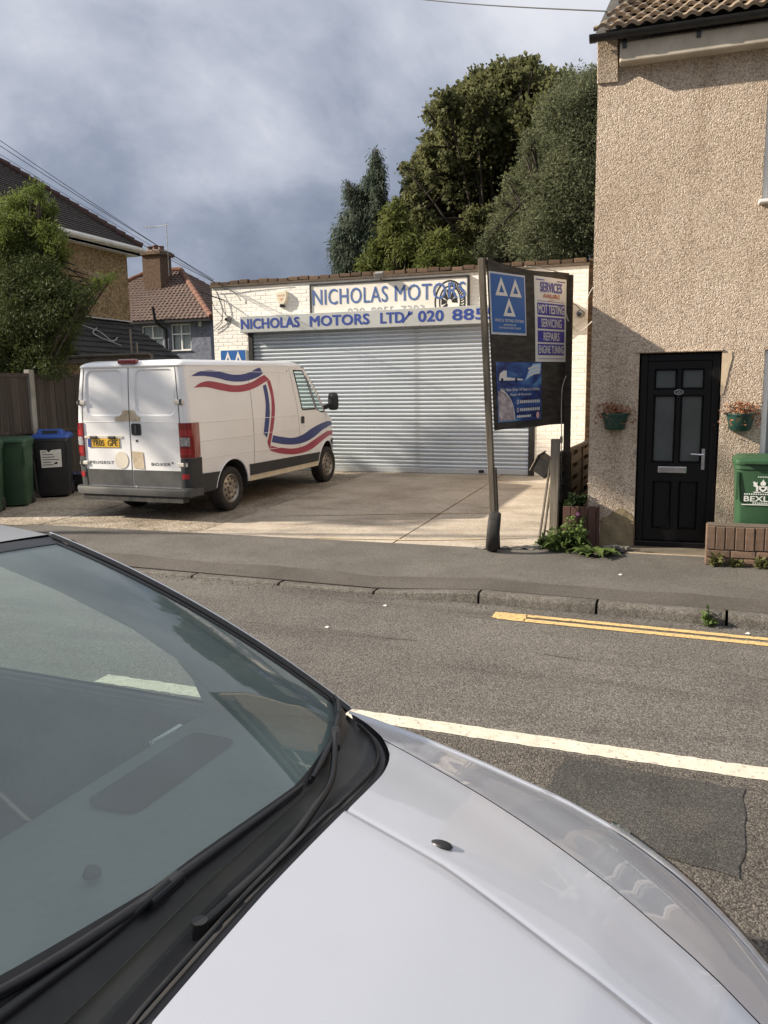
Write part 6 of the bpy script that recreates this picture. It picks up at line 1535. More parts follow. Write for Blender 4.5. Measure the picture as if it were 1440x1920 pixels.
for sg in (1, -1):
    # roof rail and side glass
    b = MB(); rr_ = []
    for i in range(25):
        e = rows[i][24 if sg == 1 else 0]; rr_.append([e, (e[0], e[1] + sg * 0.018, e[2] - 0.008), (e[0], e[1] + sg * 0.030, e[2] - 0.035), (e[0], e[1] + sg * 0.022, e[2] - 0.055), (e[0], e[1] - sg * 0.02, e[2] - 0.05)])
    b.grid(rr_); b.build('roof_rail', 'car_paint', CAR, smooth=50)
    def SG(x_, z_, sg=sg, off=0.0): return Vector((x_, CY + sg * (lerp_tab([(0.90, 0.852), (1.41, 0.712)], z_) + off), z_))
    wins = [[(-1.26, 0.935), (-1.28, 1.02), (-1.32, 1.085), (-1.45, 1.165), (-1.70, 1.265), (-1.90, 1.325), (-2.20, 1.36), (-2.22, 0.935)], [(-2.32, 0.945), (-2.32, 1.400), (-2.75, 1.375), (-2.95, 1.20), (-3.0, 0.985)]]
    for w_ in wins:
        b = MB(); sheet(b, w_, SG, step=0.2); b.build('side_window', 'car_side_glass', CAR, normals=False)
    b = MB(); sheet(b, [(-0.86, 0.91), (-0.90, 0.975), (-1.62, 1.425), (-2.7, 1.43), (-3.2, 1.28), (-3.3, 0.91)], lambda x_, z_: SG(x_, z_, off=0.004), holes=wins, step=0.2); b.build('window_frame', 'car_black_trim', CAR, normals=False)
    b = MB(); sheet(b, [(-0.80, 0.91), (-0.86, 0.98), (-1.60, 1.425), (-2.7, 1.43), (-3.2, 1.28), (-3.3, 0.91)], lambda x_, z_: SG(x_, z_, off=-0.03), holes=wins, step=0.2); b.build('inner_frame', 'headliner', CAR, normals=False)
    def DS(x_, z_, sg=sg): return Vector((x_, CY + sg * (smooth_tab([(0.20, 0.835), (0.45, 0.885), (0.70, 0.895), (0.92, 0.858)], z_) - max(0, -2.9 - x_) ** 2 * 0.25), z_))
    ar = [(-2.78 + 0.335 * math.cos(R(a)), 0.30 + 0.335 * math.sin(R(a))) for a in np.linspace(2, 178, 16)][::-1]
    b = MB(); sheet(b, [(-3.62, 0.25), (-3.14, 0.22)] + ar + [(-0.815, 0.22), (-0.815, 0.93), (-3.3, 0.93), (-3.62, 0.86)], DS, step=0.2); b.build('body_side', 'car_paint', CAR, smooth=40)
    for ln in ([(-2.07, 0.93), (-2.07, 0.3)], [(-0.90, 0.93), (-0.95, 0.6), (-0.93, 0.3)]):
        b = MB(); sheet(b, ribbon(ln, 0.004), lambda x_, z_: DS(x_, z_) + Vector((0, sg * 0.003, 0)), step=0.1); b.build('door_gap', 'van_gap', CAR, normals=False)
    MB().grid([[(x_, CY + sg * 0.80, 0.922) for x_ in (-1.0, -3.2)], [(x_, CY + sg * 0.79, 0.90) for x_ in (-1.0, -3.2)], [(x_, CY + sg * 0.77, 0.40) for x_ in (-1.0, -3.2)]]).build('door_lining', 'dash_plastic', CAR)
    MB().grid([[(x_, CY + sg * 0.80, 0.923) for x_ in (-0.95, -3.2)], [(x_, CY + sg * 0.852, 0.926) for x_ in (-0.95, -3.2)]]).build('window_ledge', 'dash_plastic', CAR)
    mr = MB(); mr.lathe([(0.0, -0.105), (0.05, -0.098), (0.068, -0.05), (0.07, 0.0), (0.066, 0.05), (0.045, 0.098), (0.0, 0.105)], (0, 0, 0), 'y', 16)
    mr.v = [(-1.13 + p[0] * (1.1 if p[0] > 0 else 0.5), CY + sg * 0.995 + p[1], 0.985 + p[2]) for p in mr.v]
    if sg == -1:
        mr.build('door_mirror', 'car_paint', CAR, smooth=50); MB().bar((-1.10, CY + sg * 0.84, 0.95), (-1.12, CY + sg * 0.95, 0.965), 0.05, 0.03).build('mirror_stalk', 'car_black_trim', CAR)
# tail, bumpers and floor
MB().grid([[(-3.45, CY + y_, 1.30 - 0.04 * y_ * y_) for y_ in np.linspace(-0.66, 0.66, 9)], [(-3.62, CY + y_, 0.95) for y_ in np.linspace(-0.78, 0.78, 9)], [(-3.66, CY + y_, 0.7) for y_ in np.linspace(-0.80, 0.80, 9)], [(-3.62, CY + y_, 0.25) for y_ in np.linspace(-0.78, 0.78, 9)]]).build('tailgate', 'car_paint', CAR, smooth=40)
rows = []
for z_, d_ in ((0.655, 0.0), (0.62, 0.035), (0.50, 0.06), (0.38, 0.055), (0.24, 0.01)):
    rows.append([(x_ + d_ * (1 if abs(y_) < 0.6 else 0.6), CY + y_, z_) for x_, y_ in ([(0.10, -0.75), (0.22, -0.62), (0.32, -0.46), (0.41, -0.26), (0.43, 0.0), (0.41, 0.26), (0.32, 0.46), (0.22, 0.62), (0.10, 0.75)])])
b = MB(); b.grid(rows); b.build('front_bumper', 'car_paint', CAR, smooth=50)
MB().box((-3.5, CY - 0.76, 0.22), (0.2, CY + 0.76, 0.30)).build('floor_pan', 'car_black_trim', CAR)
MB().box((-0.93, CY - 0.72, 0.32), (-0.90, CY + 0.72, 0.93)).build('bulkhead', 'car_black_trim', CAR)
MB().box((-0.80, CY - 0.50, 0.45), (0.15, CY + 0.50, 0.72)).build('engine_block', 'car_black_trim', CAR)
# dashboard
rows = []
for t_ in np.linspace(-1, 1, 25):
    y_ = 0.80 * t_; xg = gb_x(y_) - 0.02; zg = gb_z(y_) - 0.03
    hump = 0.05 * math.exp(-((y_ + 0.37) / 0.17) ** 2)
    rows.append([(xg, CY + y_, zg), (xg - 0.15, CY + y_, 0.955), (-1.06 - 0.02 * math.cos(t_ * 3), CY + y_, 0.945 + hump * 0.4), (-1.22, CY + y_, 0.935 + hump), (-1.285, CY + y_, 0.90 + hump * 0.8), (-1.26, CY + y_, 0.78), (-1.20, CY + y_, 0.5)])
b = MB(); b.grid(rows); dash = b.build('dashboard', 'dash_plastic', CAR, smooth=50)
b = MB(); sheet(b, rrect(-1.16, -1.02, 0.22, 0.62, 0.03), lambda u, v: (u, CY + v, 0.9515 + 0.002)); b.build('airbag_cover', 'car_black_trim', dash, normals=False)
b = MB(); b.lathe([(0.0, 0.018), (0.010, 0.016), (0.016, 0.008), (0.018, 0.0)], (-0.93, CY + 0.0, 0.966), 'z', 12); b.build('light_sensor', 'car_black_trim', dash, smooth=50)
MB().box((-1.30, CY + 0.60, 0.84), (-1.275, CY + 0.74, 0.91)).build('air_vent', 'chrome', dash, bevel=0.01)
b = MB(); b.lathe([(0.175 + 0.015 * math.cos(a), 0.015 * math.sin(a)) for a in np.linspace(0, 6.283, 9)[:-1]], (0, 0, 0), 'z', 28, closed=True)
b.tube([(-0.17, 0, 0), (0.17, 0, 0)], 0.02, 8); b.tube([(0, 0, 0), (0, -0.17, 0)], 0.02, 8)
mt_ = Matrix.Rotation(R(-66), 3, 'Y'); b.v = [tuple(Vector((-1.42, CY - 0.37, 0.91)) + mt_ @ Vector((p[1], p[0], p[2]))) for p in b.v]; b.build('steering_wheel', 'car_black_trim', CAR, smooth=60)
for y_ in (-0.37, 0.37):
    st_ = MB().box((-2.10, CY + y_ - 0.24, 0.42), (-1.60, CY + y_ + 0.24, 0.60)).build('seat', 'car_cloth', CAR, bevel=0.05)
    b = MB().box((-2.16, CY + y_ - 0.23, 0.55), (-2.04, CY + y_ + 0.23, 1.12)); b.v = [(p[0] - (p[2] - 0.55) * 0.30, p[1], p[2]) for p in b.v]; b.build('seat_back', 'car_cloth', st_, bevel=0.045)
    b = MB().box((-2.36, CY + y_ - 0.13, 1.15), (-2.26, CY + y_ + 0.13, 1.33)); b.build('head_rest', 'car_cloth', st_, bevel=0.04)
b = MB().box((-3.05, CY - 0.62, 0.45), (-2.90, CY + 0.62, 1.05)); b.v = [(p[0] - (p[2] - 0.45) * 0.25, p[1], p[2]) for p in b.v]; b.build('rear_seat', 'car_cloth', CAR, bevel=0.05)
b = MB(); b.lathe([(0.0, -0.11), (0.028, -0.10), (0.034, 0.0), (0.028, 0.10), (0.0, 0.11)], (0, 0, 0), 'y', 12); b.v = [(-1.555 + p[0] * 0.6, CY + p[1], 1.395 + p[2]) for p in b.v]; b.build('rear_view_mirror', 'car_black_trim', CAR, smooth=50)
# wipers
def on_glass(u, v, h): return GS(h)(u, v)
def wiper(pts_uv, clip, arm, name='wiper'):
    path = spline(pts_uv, 8)
    bl = MB(); bl.tube([on_glass(u, v, 0.008) for u, v in path], 0.006, 6); wo = bl.build(name, 'wiper_rubber', CAR, smooth=60)
    n_ = len(path); sp_ = MB(); sp_.tube([on_glass(u, v, 0.018 + 0.004 * math.sin(math.pi * k / n_)) for k, (u, v) in enumerate(path)], [0.004 + 0.006 * math.sin(math.pi * k / n_) for k in range(n_)], 6); sp_.build('blade_spoiler', 'car_black_trim', wo, smooth=60)
    mid = on_glass(clip[0], clip[1], 0.034); pv = Vector(arm[0])
    pts = [tuple(p) for p in arm] + [tuple(mid)]; pa_ = spline(pts, 6)
    ar_ = MB(); ar_.tube(pa_, [0.010 - 0.003 * k / (len(pa_) - 1) for k in range(len(pa_))], 8); ar_.build('wiper_arm', 'car_black_trim', wo, smooth=50)
    MB().cyl(pv - Vector((0, 0, 0.04)), pv + Vector((0, 0, 0.012)), 0.013, 12).build('pivot_cap', 'car_black_trim', wo, smooth=40)
    d_ = Vector(pa_[-1]) - Vector(pa_[-4]); cl = MB(); cl.bar(mid - d_.normalized() * 0.045 - Vector((0, 0, 0.008)), mid + d_.normalized() * 0.03 - Vector((0, 0, 0.010)), 0.024, 0.022); cl.build('blade_clip', 'car_black_trim', wo, bevel=0.006)
wiper([(0.40, 0.010), (0.14, 0.020), (-0.10, 0.034), (-0.33, 0.060), (-0.55, 0.095)], (-0.10, 0.034), [(-0.735, CY - 0.52, 1.045), (-0.715, CY - 0.40, 1.055), (-0.70, CY - 0.22, 1.050)])
wiper([(0.985, 0.040), (0.84, 0.034), (0.67, 0.024), (0.45, 0.006)], (0.67, 0.024), [(-0.615, CY - 0.10, 1.012), (-0.600, CY + 0.12, 1.016), (-0.615, CY + 0.28, 1.016), (-0.645, CY + 0.42, 1.012)])
# wheels
for sg in (1, -1):
    for x_ in (-0.30, -2.78):
        c = (x_, CY + sg * 0.775, 0.30); b = MB(); tyre_mesh(b, c, 0.30, 0.19, 0.19, 'y', 32); wo = b.build('wheel', 'rubber', CAR, smooth=45)
        b = MB(); b.lathe([(0.20, -0.06 * sg), (0.20, 0.088 * sg), (0.18, 0.07 * sg), (0.07, 0.06 * sg), (0.0, 0.065 * sg)], c, 'y', 24); b.build('rim', 'reflector', wo, smooth=40)
        b = MB(); b.grid([[(x_ + 0.34 * math.cos(a), CY + sg * q, 0.30 + 0.34 * math.sin(a)) for q in (0.5, 0.89)] for a in np.linspace(-0.1, 3.24, 18)]); b.build('arch_liner', 'car_black_trim', CAR)
# the car stands a few degrees askew, nose towards the near kerb
_pv = Vector((-0.62, 1.74, 0.0))
CAR.rotation_euler = (0, 0, CAR_YAW)
CAR.location = _pv + Matrix.Rotation(CAR_YAW, 3, 'Z') @ (Vector((-1.4, CY, 0.0)) - _pv)
# ------------------------------------------------------------------ neighbours on the left
_camR, _camU, _camF = [Vector(_rot.col[i]) for i in range(3)]
_camF = -_camF
def at(px, py, Y):
    d = _camF * F_PX + _camR * (px - 720) + _camU * (960 - py)
    return Vector((0, 0, CAM_H)) + d * (Y / d.y)
mat('tile_dark', (0.050, 0.040, 0.036), 0.9, col2=(0.030, 0.026, 0.025), nscale=5, col3=(0.085, 0.07, 0.055), n3scale=12, n3=(0.6, 0.8), bump=0.4, bscale=60, rnd=0.25)
mat('tile_charcoal', (0.033, 0.032, 0.032), 0.85, col2=(0.022, 0.022, 0.022), nscale=6, col3=(0.11, 0.105, 0.095), n3scale=10, n3=(0.70, 0.80), bump=0.4, bscale=50, rnd=0.25)
mat('tile_red', (0.112, 0.073, 0.058), 0.9, col2=(0.076, 0.052, 0.044), nscale=3, col3=(0.14, 0.094, 0.075), n3scale=7, n3=(0.52, 0.75), bump=0.4, bscale=30)
mat('ridge_terracotta', (0.175, 0.085, 0.055), 0.9, col2=(0.13, 0.062, 0.044), nscale=4, bump=0.3, bscale=20)
mat('ridge_dark', (0.075, 0.040, 0.036), 0.9, col2=(0.05, 0.03, 0.028), nscale=5)
mat('chimney_brick', (0.17, 0.105, 0.065), 0.95, col2=(0.095, 0.062, 0.044), nscale=7, bump=0.4, bscale=30)
mat('chimney_joint', (0.22, 0.19, 0.15), 0.95, col2=(0.16, 0.14, 0.11), nscale=7)
mat('lead_grey', (0.36, 0.36, 0.36), 0.6, col2=(0.46, 0.46, 0.45), nscale=4)
mat('gutter_white', (0.70, 0.69, 0.66), 0.5, col2=(0.55, 0.54, 0.50), nscale=2.5)
mat('fence_board', (0.060, 0.046, 0.036), 0.9, col2=(0.038, 0.030, 0.025), nscale=3, stretch=(6, 6, 0.5), bump=0.4, bscale=14, rnd=0.3)
mat('concrete_post', (0.27, 0.255, 0.225), 0.9, col2=(0.19, 0.18, 0.155), nscale=5, bump=0.4, bscale=50)
mat('fascia_wood', (0.115, 0.098, 0.082), 0.85, col2=(0.07, 0.06, 0.05), nscale=4)
mat('bin_black', (0.012, 0.012, 0.014), 0.45, col2=(0.02, 0.02, 0.022), nscale=5)
mat('bin_blue', (0.018, 0.060, 0.26), 0.45, col2=(0.025, 0.075, 0.30), nscale=5)
mat('bag_blue', (0.030, 0.038, 0.085), 0.35, col2=(0.06, 0.07, 0.13), nscale=14, bump=0.5, bscale=18)
mat('paper_white', (0.62, 0.61, 0.57), 0.8, col2=(0.52, 0.51, 0.47), nscale=9)

def courses(mb, A, B, C, D, n, th=0.03, wave=0.0, wl_=0.25, m=None):
    """overlapping tile courses on the slope A-B (eave) to D-C (top)"""
    A, B, C, D = map(Vector, (A, B, C, D)); nn = (B - A).cross(D - A).normalized()
    if nn.z < 0: nn = -nn
    for k in range(n):
        t0, t1 = k / n, min(1.0, (k + 1.12) / n)
        l0, r0, l1, r1 = A.lerp(D, t0), B.lerp(C, t0), A.lerp(D, t1), B.lerp(C, t1)
        L = (r0 - l0).length; mm = m or max(2, int(L / (wl_ / 4)) if wave else 2)
        lo, up, fr = [], [], []
        for i in range(mm + 1):
            s = i / mm; w_ = wave * (0.5 + 0.5 * math.sin(2 * math.pi * (s * L / wl_ + 0.13 * (k % 2)))) if wave else random.uniform(-0.003, 0.003)
            fr.append(l0.lerp(r0, s) + nn * (w_ * 0.2)); lo.append(l0.lerp(r0, s) + nn * (th + w_)); up.append(l1.lerp(r1, s) + nn * (0.004 + w_))
        mb.grid([fr, lo, up])
    return mb
# tan roughcast house with hipped roof
lh = thing('roughcast_house', 'tan roughcast two-storey house with a dark hipped roof and white gutter on the left', 'house', (-18, 17.5, 0))
b = MB(); b.box((-22.0, 14.4, -0.05), (-15.0, 20.62, 5.80)); b.build('wall', 'roughcast_tan', lh)
ec = [(-14.68, 14.08, 5.95), (-14.68, 20.94, 5.95), (-22.3, 20.94, 5.95), (-22.3, 14.08, 5.95)]
hr = 3.43; zt = 5.95 + hr * 0.79
rA, rB = (-14.68 - hr, 17.51, zt), (-22.3 + hr, 17.51, zt)
MB().add(ec + [rA, rB], [(0, 1, 4), (1, 2, 5, 4), (2, 3, 5), (3, 0, 4, 5)]).build('roof', 'tile_dark', lh)
b = MB(); courses(b, ec[0], ec[1], Vector(rA) + Vector((0, 0.02, 0)), Vector(rA) - Vector((0, 0.02, 0)), 34, 0.03); courses(b, ec[3], ec[0], rA, rB, 34, 0.03)
tag(b.build('tile_courses', 'tile_dark', lh, normals=False), kind='stuff')
for k in range(20):
    p, q = Vector(ec[1]).lerp(Vector(rA), k / 20), Vector(ec[1]).lerp(Vector(rA), (k + 1.06) / 20)
    MB().tube([p + Vector((0, 0, 0.06)), q + Vector((0, 0, 0.035))], [0.11, 0.095], 8).build('hip_tile', 'ridge_dark', lh, smooth=50)
MB().box((-14.98, 14.2, 5.72), (-14.72, 20.88, 5.80)).box((-22.2, 20.64, 5.72), (-14.98, 20.88, 5.80)).build('soffit', 'gutter_white', lh)
MB().tube([(-14.66, 14.05, 5.89), (-14.66, 20.98, 5.89)], 0.075, 8).build('gutter', 'gutter_white', lh, smooth=50)
MB().box((-14.76, 14.1, 5.73), (-14.72, 20.9, 5.93)).build('fascia', 'gutter_white', lh)
# lean-to with charcoal tiles
le = thing('lean_to', 'low lean-to with charcoal interlocking tiles against the roughcast house', 'outbuilding', (-13.5, 18, 0))
b = MB(); b.box((-15.0 + 0.004, 16.0, -0.05), (-11.2, 16.2, 2.50)).box((-13.2, 16.2, -0.05), (-13.0, 20.4, 2.52)); b.build('wall', 'roughcast_tan', le)
MB().box((-15.0, 15.93, 2.50), (-11.1, 16.02, 2.66)).build('fascia', 'fascia_wood', le, bevel=0.01)
MB().tube([(-15.0, 15.90, 2.655), (-11.1, 15.90, 2.665)], 0.035, 8).build('gutter', 'fascia_wood', le, smooth=50)
ra = math.atan(0.62); rlen = 2.55
MB().quad((-14.99, 16.1, 3.80), (-14.99, 20.5, 3.80), (-14.99 + rlen * math.cos(ra), 20.5, 3.80 - rlen * math.sin(ra)), (-14.99 + rlen * math.cos(ra), 16.1, 3.80 - rlen * math.sin(ra))).build('roof', 'roof_felt', le)
tl = MB(); rows = []
for s_, th in ((0.0, -0.002), (0.0, 0.028), (0.345, 0.006)):
    rows.append([(s_, 0.315 * (i / 8 - 0.5), th + (0.018 if i in (2, 3, 6, 7) else 0.0)) for i in range(9)])
tl.grid(rows); tlm = tl.mesh('tile', 'tile_charcoal', normals=False)
for k in range(9):
    s = rlen - 0.02 - k * 0.285
    for c_ in range(14):
        inst('tile', tlm, le, (-14.99 + s * math.cos(ra) + 13.5, 16.26 + c_ * 0.312 - 18, 3.80 - s * math.sin(ra) + 0.012 + random.uniform(-0.003, 0.003)), (0, math.pi + ra - 0.055, 0), (1, 1, -1))
MB().bar((-15.02 + 0.1, 16.1, 3.84), (-15.02 + 0.1, 20.52, 3.84), 0.14, 0.03).build('flashing', 'lead_grey', le)
b = MB()
for pts in ([(-14.5, 17.6, 3.60), (-14.1, 18.0, 3.40), (-13.7, 18.0, 3.14), (-13.9, 18.5, 3.25)], [(-14.3, 18.2, 3.5), (-14.0, 17.7, 3.3), (-13.5, 18.1, 3.02)]): b.tube(spline(pts, 8), 0.012, 5)
b.build('loose_wire', 'lead_grey', le)
for p, h_ in (((-13.05, 17.9, 2.66), 0.75), ((-12.95, 18.0, 2.66), 0.42)): MB().bar(p, (p[0], p[1], p[2] + h_), 0.05, 0.03).build('batten', 'timber_grey', le)
# blue rendered house further back
bh = thing('blue_house', 'blue-grey rendered house with a red tiled hipped roof and brick chimney behind the van', 'house', (-25, 36, 0))
BY = 34.0
W1 = (-24.15, -22.95, 3.70, 4.93); W2 = (-22.50, -21.42, 3.72, 4.95)
front_wall('wall', 'render_blue', -30.3, -20.35, -0.05, 5.18, BY, [W1, W2], bh)
MB().box((-20.36, BY + 0.01, -0.05), (-20.35, BY + 8, 5.18)).box((-30.3, BY + 0.4, 0), (-20.4, BY + 0.45, 5.1)).build('side_wall', 'render_blue', bh)
window(bh, *W1, BY + 0.06, mull=(0.5,), trans=0.52); window(bh, *W2, BY + 0.06, mull=(0.5,), trans=0.62)
e0, e1, e2, e3 = (-30.6, BY - 0.35, 5.12), (-20.05, BY - 0.35, 5.12), (-20.05, BY + 8.35, 5.12), (-30.6, BY + 8.35, 5.12)
q1, q2 = (-24.35, BY + 4.0, 8.02), (-26.3, BY + 4.0, 8.02)
MB().add([e0, e1, e2, e3, q1, q2], [(0, 1, 4, 5), (1, 2, 4), (2, 3, 5, 4), (3, 0, 5)]).build('roof', 'tile_red', bh)
b = MB(); courses(b, e0, e1, q1, q2, 20, 0.035, 0.045, 0.25); courses(b, e1, e2, Vector(q1) + Vector((0, 0.02, 0)), Vector(q1) - Vector((0, 0.02, 0)), 20, 0.035, 0.045, 0.25)
tag(b.build('tile_courses', 'tile_red', bh, smooth=50, normals=False), kind='stuff')
for P, Q in ((e1, q1), (q2, q1), (e0, q2)):
    for k in range(14):
        p, q = Vector(P).lerp(Vector(Q), k / 14), Vector(P).lerp(Vector(Q), (k + 1.05) / 14)
        MB().tube([p + Vector((0, 0, 0.06)), q + Vector((0, 0, 0.05))], [0.15, 0.14], 8).build('ridge_tile', 'ridge_terracotta', bh, smooth=50)
MB().box((-30.5, BY - 0.40, 5.0), (-20.1, BY - 0.02, 5.10)).build('gutter', 'gutter_black', bh)
b = MB(); b.tube([(-23.05, BY - 0.55, 5.75), (-23.03, BY - 0.45, 5.1), (-23.0, BY - 0.30, 4.95), (-22.72, BY - 0.10, 4.72), (-22.70, BY - 0.08, 3.2)], 0.07, 8); b.build('downpipe', 'gutter_black', bh, smooth=50)
MB().box((-20.95, BY - 0.06, 4.80), (-20.78, BY - 0.004, 5.0)).build('alarm_box', 'gutter_white', bh)
ch = MB().box((-25.55, BY + 2.30, 6.2), (-24.35, BY + 3.3, 8.95)).build('chimney', 'chimney_joint', bh)
me_b = brick_mesh('brick', 'chimney_brick', 0.215, 0.065, 0.05, 0.004)
b = MB()
for r_ in range(36):
    zc = 6.25 + r_ * 0.075
    for c_ in range(-1, 6):
        x0 = -25.57 + c_ * 0.225 + (0.11 if r_ % 2 else 0); x1 = min(x0 + 0.215, -24.33); x0 = max(x0, -25.57)
        if x1 - x0 > 0.04: b.box((x0, BY + 2.275, zc), (x1, BY + 2.33, zc + 0.065))
    for c_ in range(-1, 5):
        y0 = BY + 2.28 + c_ * 0.225 + (0.11 if r_ % 2 else 0); y1 = min(y0 + 0.215, BY + 3.3); y0 = max(y0, BY + 2.34)
        if y1 - y0 > 0.04: b.box((-24.38, y0, zc), (-24.325, y1, zc + 0.065))
tag(b.build('brick_courses', 'chimney_brick', ch, normals=False), kind='stuff')
MB().box((-25.72, BY + 2.15, 8.80), (-24.18, BY + 3.45, 8.98)).build('corbel_course', 'chimney_brick', ch, bevel=0.03)
MB().box((-25.62, BY + 2.22, 8.982), (-24.28, BY + 3.38, 9.06)).build('flaunching', 'concrete_grey', ch, bevel=0.03)
for x, h_ in ((-25.35, 0.26), (-24.95, 0.30), (-24.55, 0.24)):
    b = MB(); b.lathe([(0.16, 0.0), (0.14, h_ * 0.8), (0.17, h_ * 0.82), (0.17, h_), (0.11, h_), (0.10, 0.05)], (x, BY + 2.75, 9.05), 'z', 12); b.build('chimney_pot', 'ridge_terracotta', ch, smooth=40)
MB().box((-25.6, BY + 2.05, 6.28), (-24.25, BY + 2.30, 6.42)).build('flashing', 'lead_grey', ch)
ch.scale = (0.84, 1.0, 0.978)
ae = thing('tv_aerial', 'thin television aerial on the brick chimney of the blue house', 'aerial', (-24.7, BY + 2.7, 8.0))
b = MB(); b.tube([(-24.22, BY + 2.7, 7.6), (-24.22, BY + 2.7, 10.2)], 0.022, 5); b.tube([(-25.6, BY + 2.7, 10.05), (-24.1, BY + 2.7, 10.08)], 0.015, 5)
for k in range(4): b.tube([(-25.5 + k * 0.2, BY + 2.45, 10.05), (-25.5 + k * 0.2, BY + 2.95, 10.05)], 0.010, 4)
b.build('mast', 'lead_grey', ae)
# overhead wires
ow = thing('overhead_wire', 'overhead telephone wires running from the workshop corner up to the left', 'wire', (-9.0, 14.9, 3.8))
for k, (py, dz) in enumerate(((252, 0.0), (262, 0.02), (278, -0.03), (292, -0.05))):
    p0 = Vector((-8.88 + 0.02 * k, 15.03, 4.05 + dz)); p1 = at(0, py, 11.3); pts = []
    for t_ in np.linspace(0, 1.9, 24):
        p = p0 + (p1 - p0) * t_; p.z -= 0.10 * (1 - (t_ - 0.95) ** 2 / 0.9) - 0.0 if k < 3 else 0.14 * (1 - (t_ - 0.95) ** 2 / 0.9); pts.append(p)
    b = MB(); b.tube(pts, 0.0055 if k != 2 else 0.004, 5); b.build('wire', 'cable_black', ow)
o2 = thing('overhead_wire', 'single black wire reaching the roof of the tan house at the top', 'wire', (-0.8, 9.6, 5.8))
pa, pb = at(1160, 22, 9.8), at(900, -1, 12.5)
b = MB(); b.tube([pa + (pb - pa) * t_ - Vector((0, 0, 0.08 * math.sin(math.pi * min(1, t_ / 3)))) for t_ in np.linspace(0, 3, 16)], 0.008, 5); b.build('wire', 'cable_black', o2)
# boarded fence
FX = -10.10
fn_ = thing('board_fence', 'dark close-boarded fence with concrete posts on the left side of the forecourt', 'fence', (FX, 11, 0.1))
bm_u = MB().box((0, -0.061, 0.0), (0.018, 0.061, 0.92)).mesh('board', 'fence_board'); bm_l = MB().box((0, -0.061, 0.0), (0.018, 0.061, 1.06)).mesh('board', 'fence_board')
posts = [8.62, 11.03, 13.45, 15.85]
for p in posts: MB().box((FX - 0.05, p - 0.055, 0.0), (FX + 0.065, p + 0.055, 2.22)).build('post', 'concrete_post', fn_, bevel=0.01)
for a, c in zip(posts, posts[1:]):
    y = a + 0.12
    while y < c - 0.06:
        inst('board', bm_u, fn_, (random.uniform(0, 0.008), y - 11, 1.10 + random.uniform(-0.006, 0.006)), (0, random.uniform(-0.01, 0.01), random.uniform(-0.05, 0.05)))
        inst('board', bm_l, fn_, (-0.012 + random.uniform(0, 0.008), y - 11, 0.02), (0, random.uniform(-0.008, 0.008), random.uniform(-0.05, 0.05))); y += 0.128
    MB().box((FX + 0.0, a + 0.057, 2.10), (FX + 0.045, c - 0.057, 2.16)).build('capping_rail', 'fence_board', fn_)
    MB().box((FX + 0.02, a + 0.057, 1.165), (FX + 0.05, c - 0.057, 1.20)).build('rail', 'fence_board', fn_)
# bins along the fence
fz = fore_z(9.5)
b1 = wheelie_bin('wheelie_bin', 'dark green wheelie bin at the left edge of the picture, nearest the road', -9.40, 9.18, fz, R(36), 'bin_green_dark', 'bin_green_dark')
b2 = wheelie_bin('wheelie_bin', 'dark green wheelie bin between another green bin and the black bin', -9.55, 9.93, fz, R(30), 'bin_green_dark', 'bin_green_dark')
b3 = wheelie_bin('wheelie_bin', 'black wheelie bin with a blue slotted lid and white label by the fence', -9.62, 10.92, fore_z(11), R(33), 'bin_black', 'bin_blue', w=0.58, d=0.62, hgt=1.05, lid='slot')
lbf = lambda u, v: Vector((u, -0.62 / 2 * lerp_tab([(0.06, 0.80), (0.84, 0.93), (0.93, 0.955)], v) - 0.004, v))
t = MB(); sheet(t, [(-0.15, 0.50), (0.16, 0.51), (0.165, 0.80), (0.02, 0.79), (-0.03, 0.75), (-0.06, 0.79), (-0.155, 0.79)], lbf); lbl = t.build('label', 'paper_white', b3, local=True, normals=False)
t = MB(); lbf2 = lambda u, v: lbf(u, v) + Vector((0, -0.003, 0))
for k, (a, c) in enumerate(((-0.13, -0.07), (-0.13, 0.04), (-0.13, 0.06), (-0.13, 0.12), (-0.12, 0.0), (-0.13, 0.03))): sheet(t, [(a, 0.752 - k * 0.042), (c, 0.754 - k * 0.042), (c, 0.766 - k * 0.042), (a, 0.764 - k * 0.042)], lbf2)
sheet(t, [(0.03, 0.555), (0.10, 0.56), (0.09, 0.60), (0.05, 0.58)], lbf2); t.build('print', 'sign_black', lbl, local=True, normals=False)
cr_ = thing('recycling_crate', 'low black crate heaped with a crumpled blue bag beside the black bin', 'crate', (-9.78, 11.62, fore_z(11.6)), R(20))
b = MB(); rows = [[(u * s_, v * s_, z) for u, v in rrect(-0.27, 0.27, -0.19, 0.19, 0.03, 3)] for s_, z in ((0.85, 0.0), (0.95, 0.26), (1.0, 0.265), (1.0, 0.30), (0.94, 0.30), (0.82, 0.04))]
b.grid(rows, closed=True); b.add(rows[-1], [tuple(range(len(rows[-1])))]); b.build('tub', 'bin_black', cr_, local=True, smooth=35)
b = MB(); b.lathe([(0.24 * math.sin(a), -0.02 + 0.20 * (1 - math.cos(a)) / 2 + 0.08) for a in np.linspace(0.15, 3.1, 14)], (0, 0, 0.06), 'z', 26)
b.v = [(p[0] * (1 + 0.14 * math.sin(p[2] * 60 + p[0] * 40)) , p[1] * 0.75 * (1 + 0.12 * math.cos(p[2] * 50 + p[1] * 37)), p[2] + 0.018 * math.sin(p[0] * 55 + p[1] * 41)) for p in b.v]; b.build('bag', 'bag_blue', cr_, local=True)
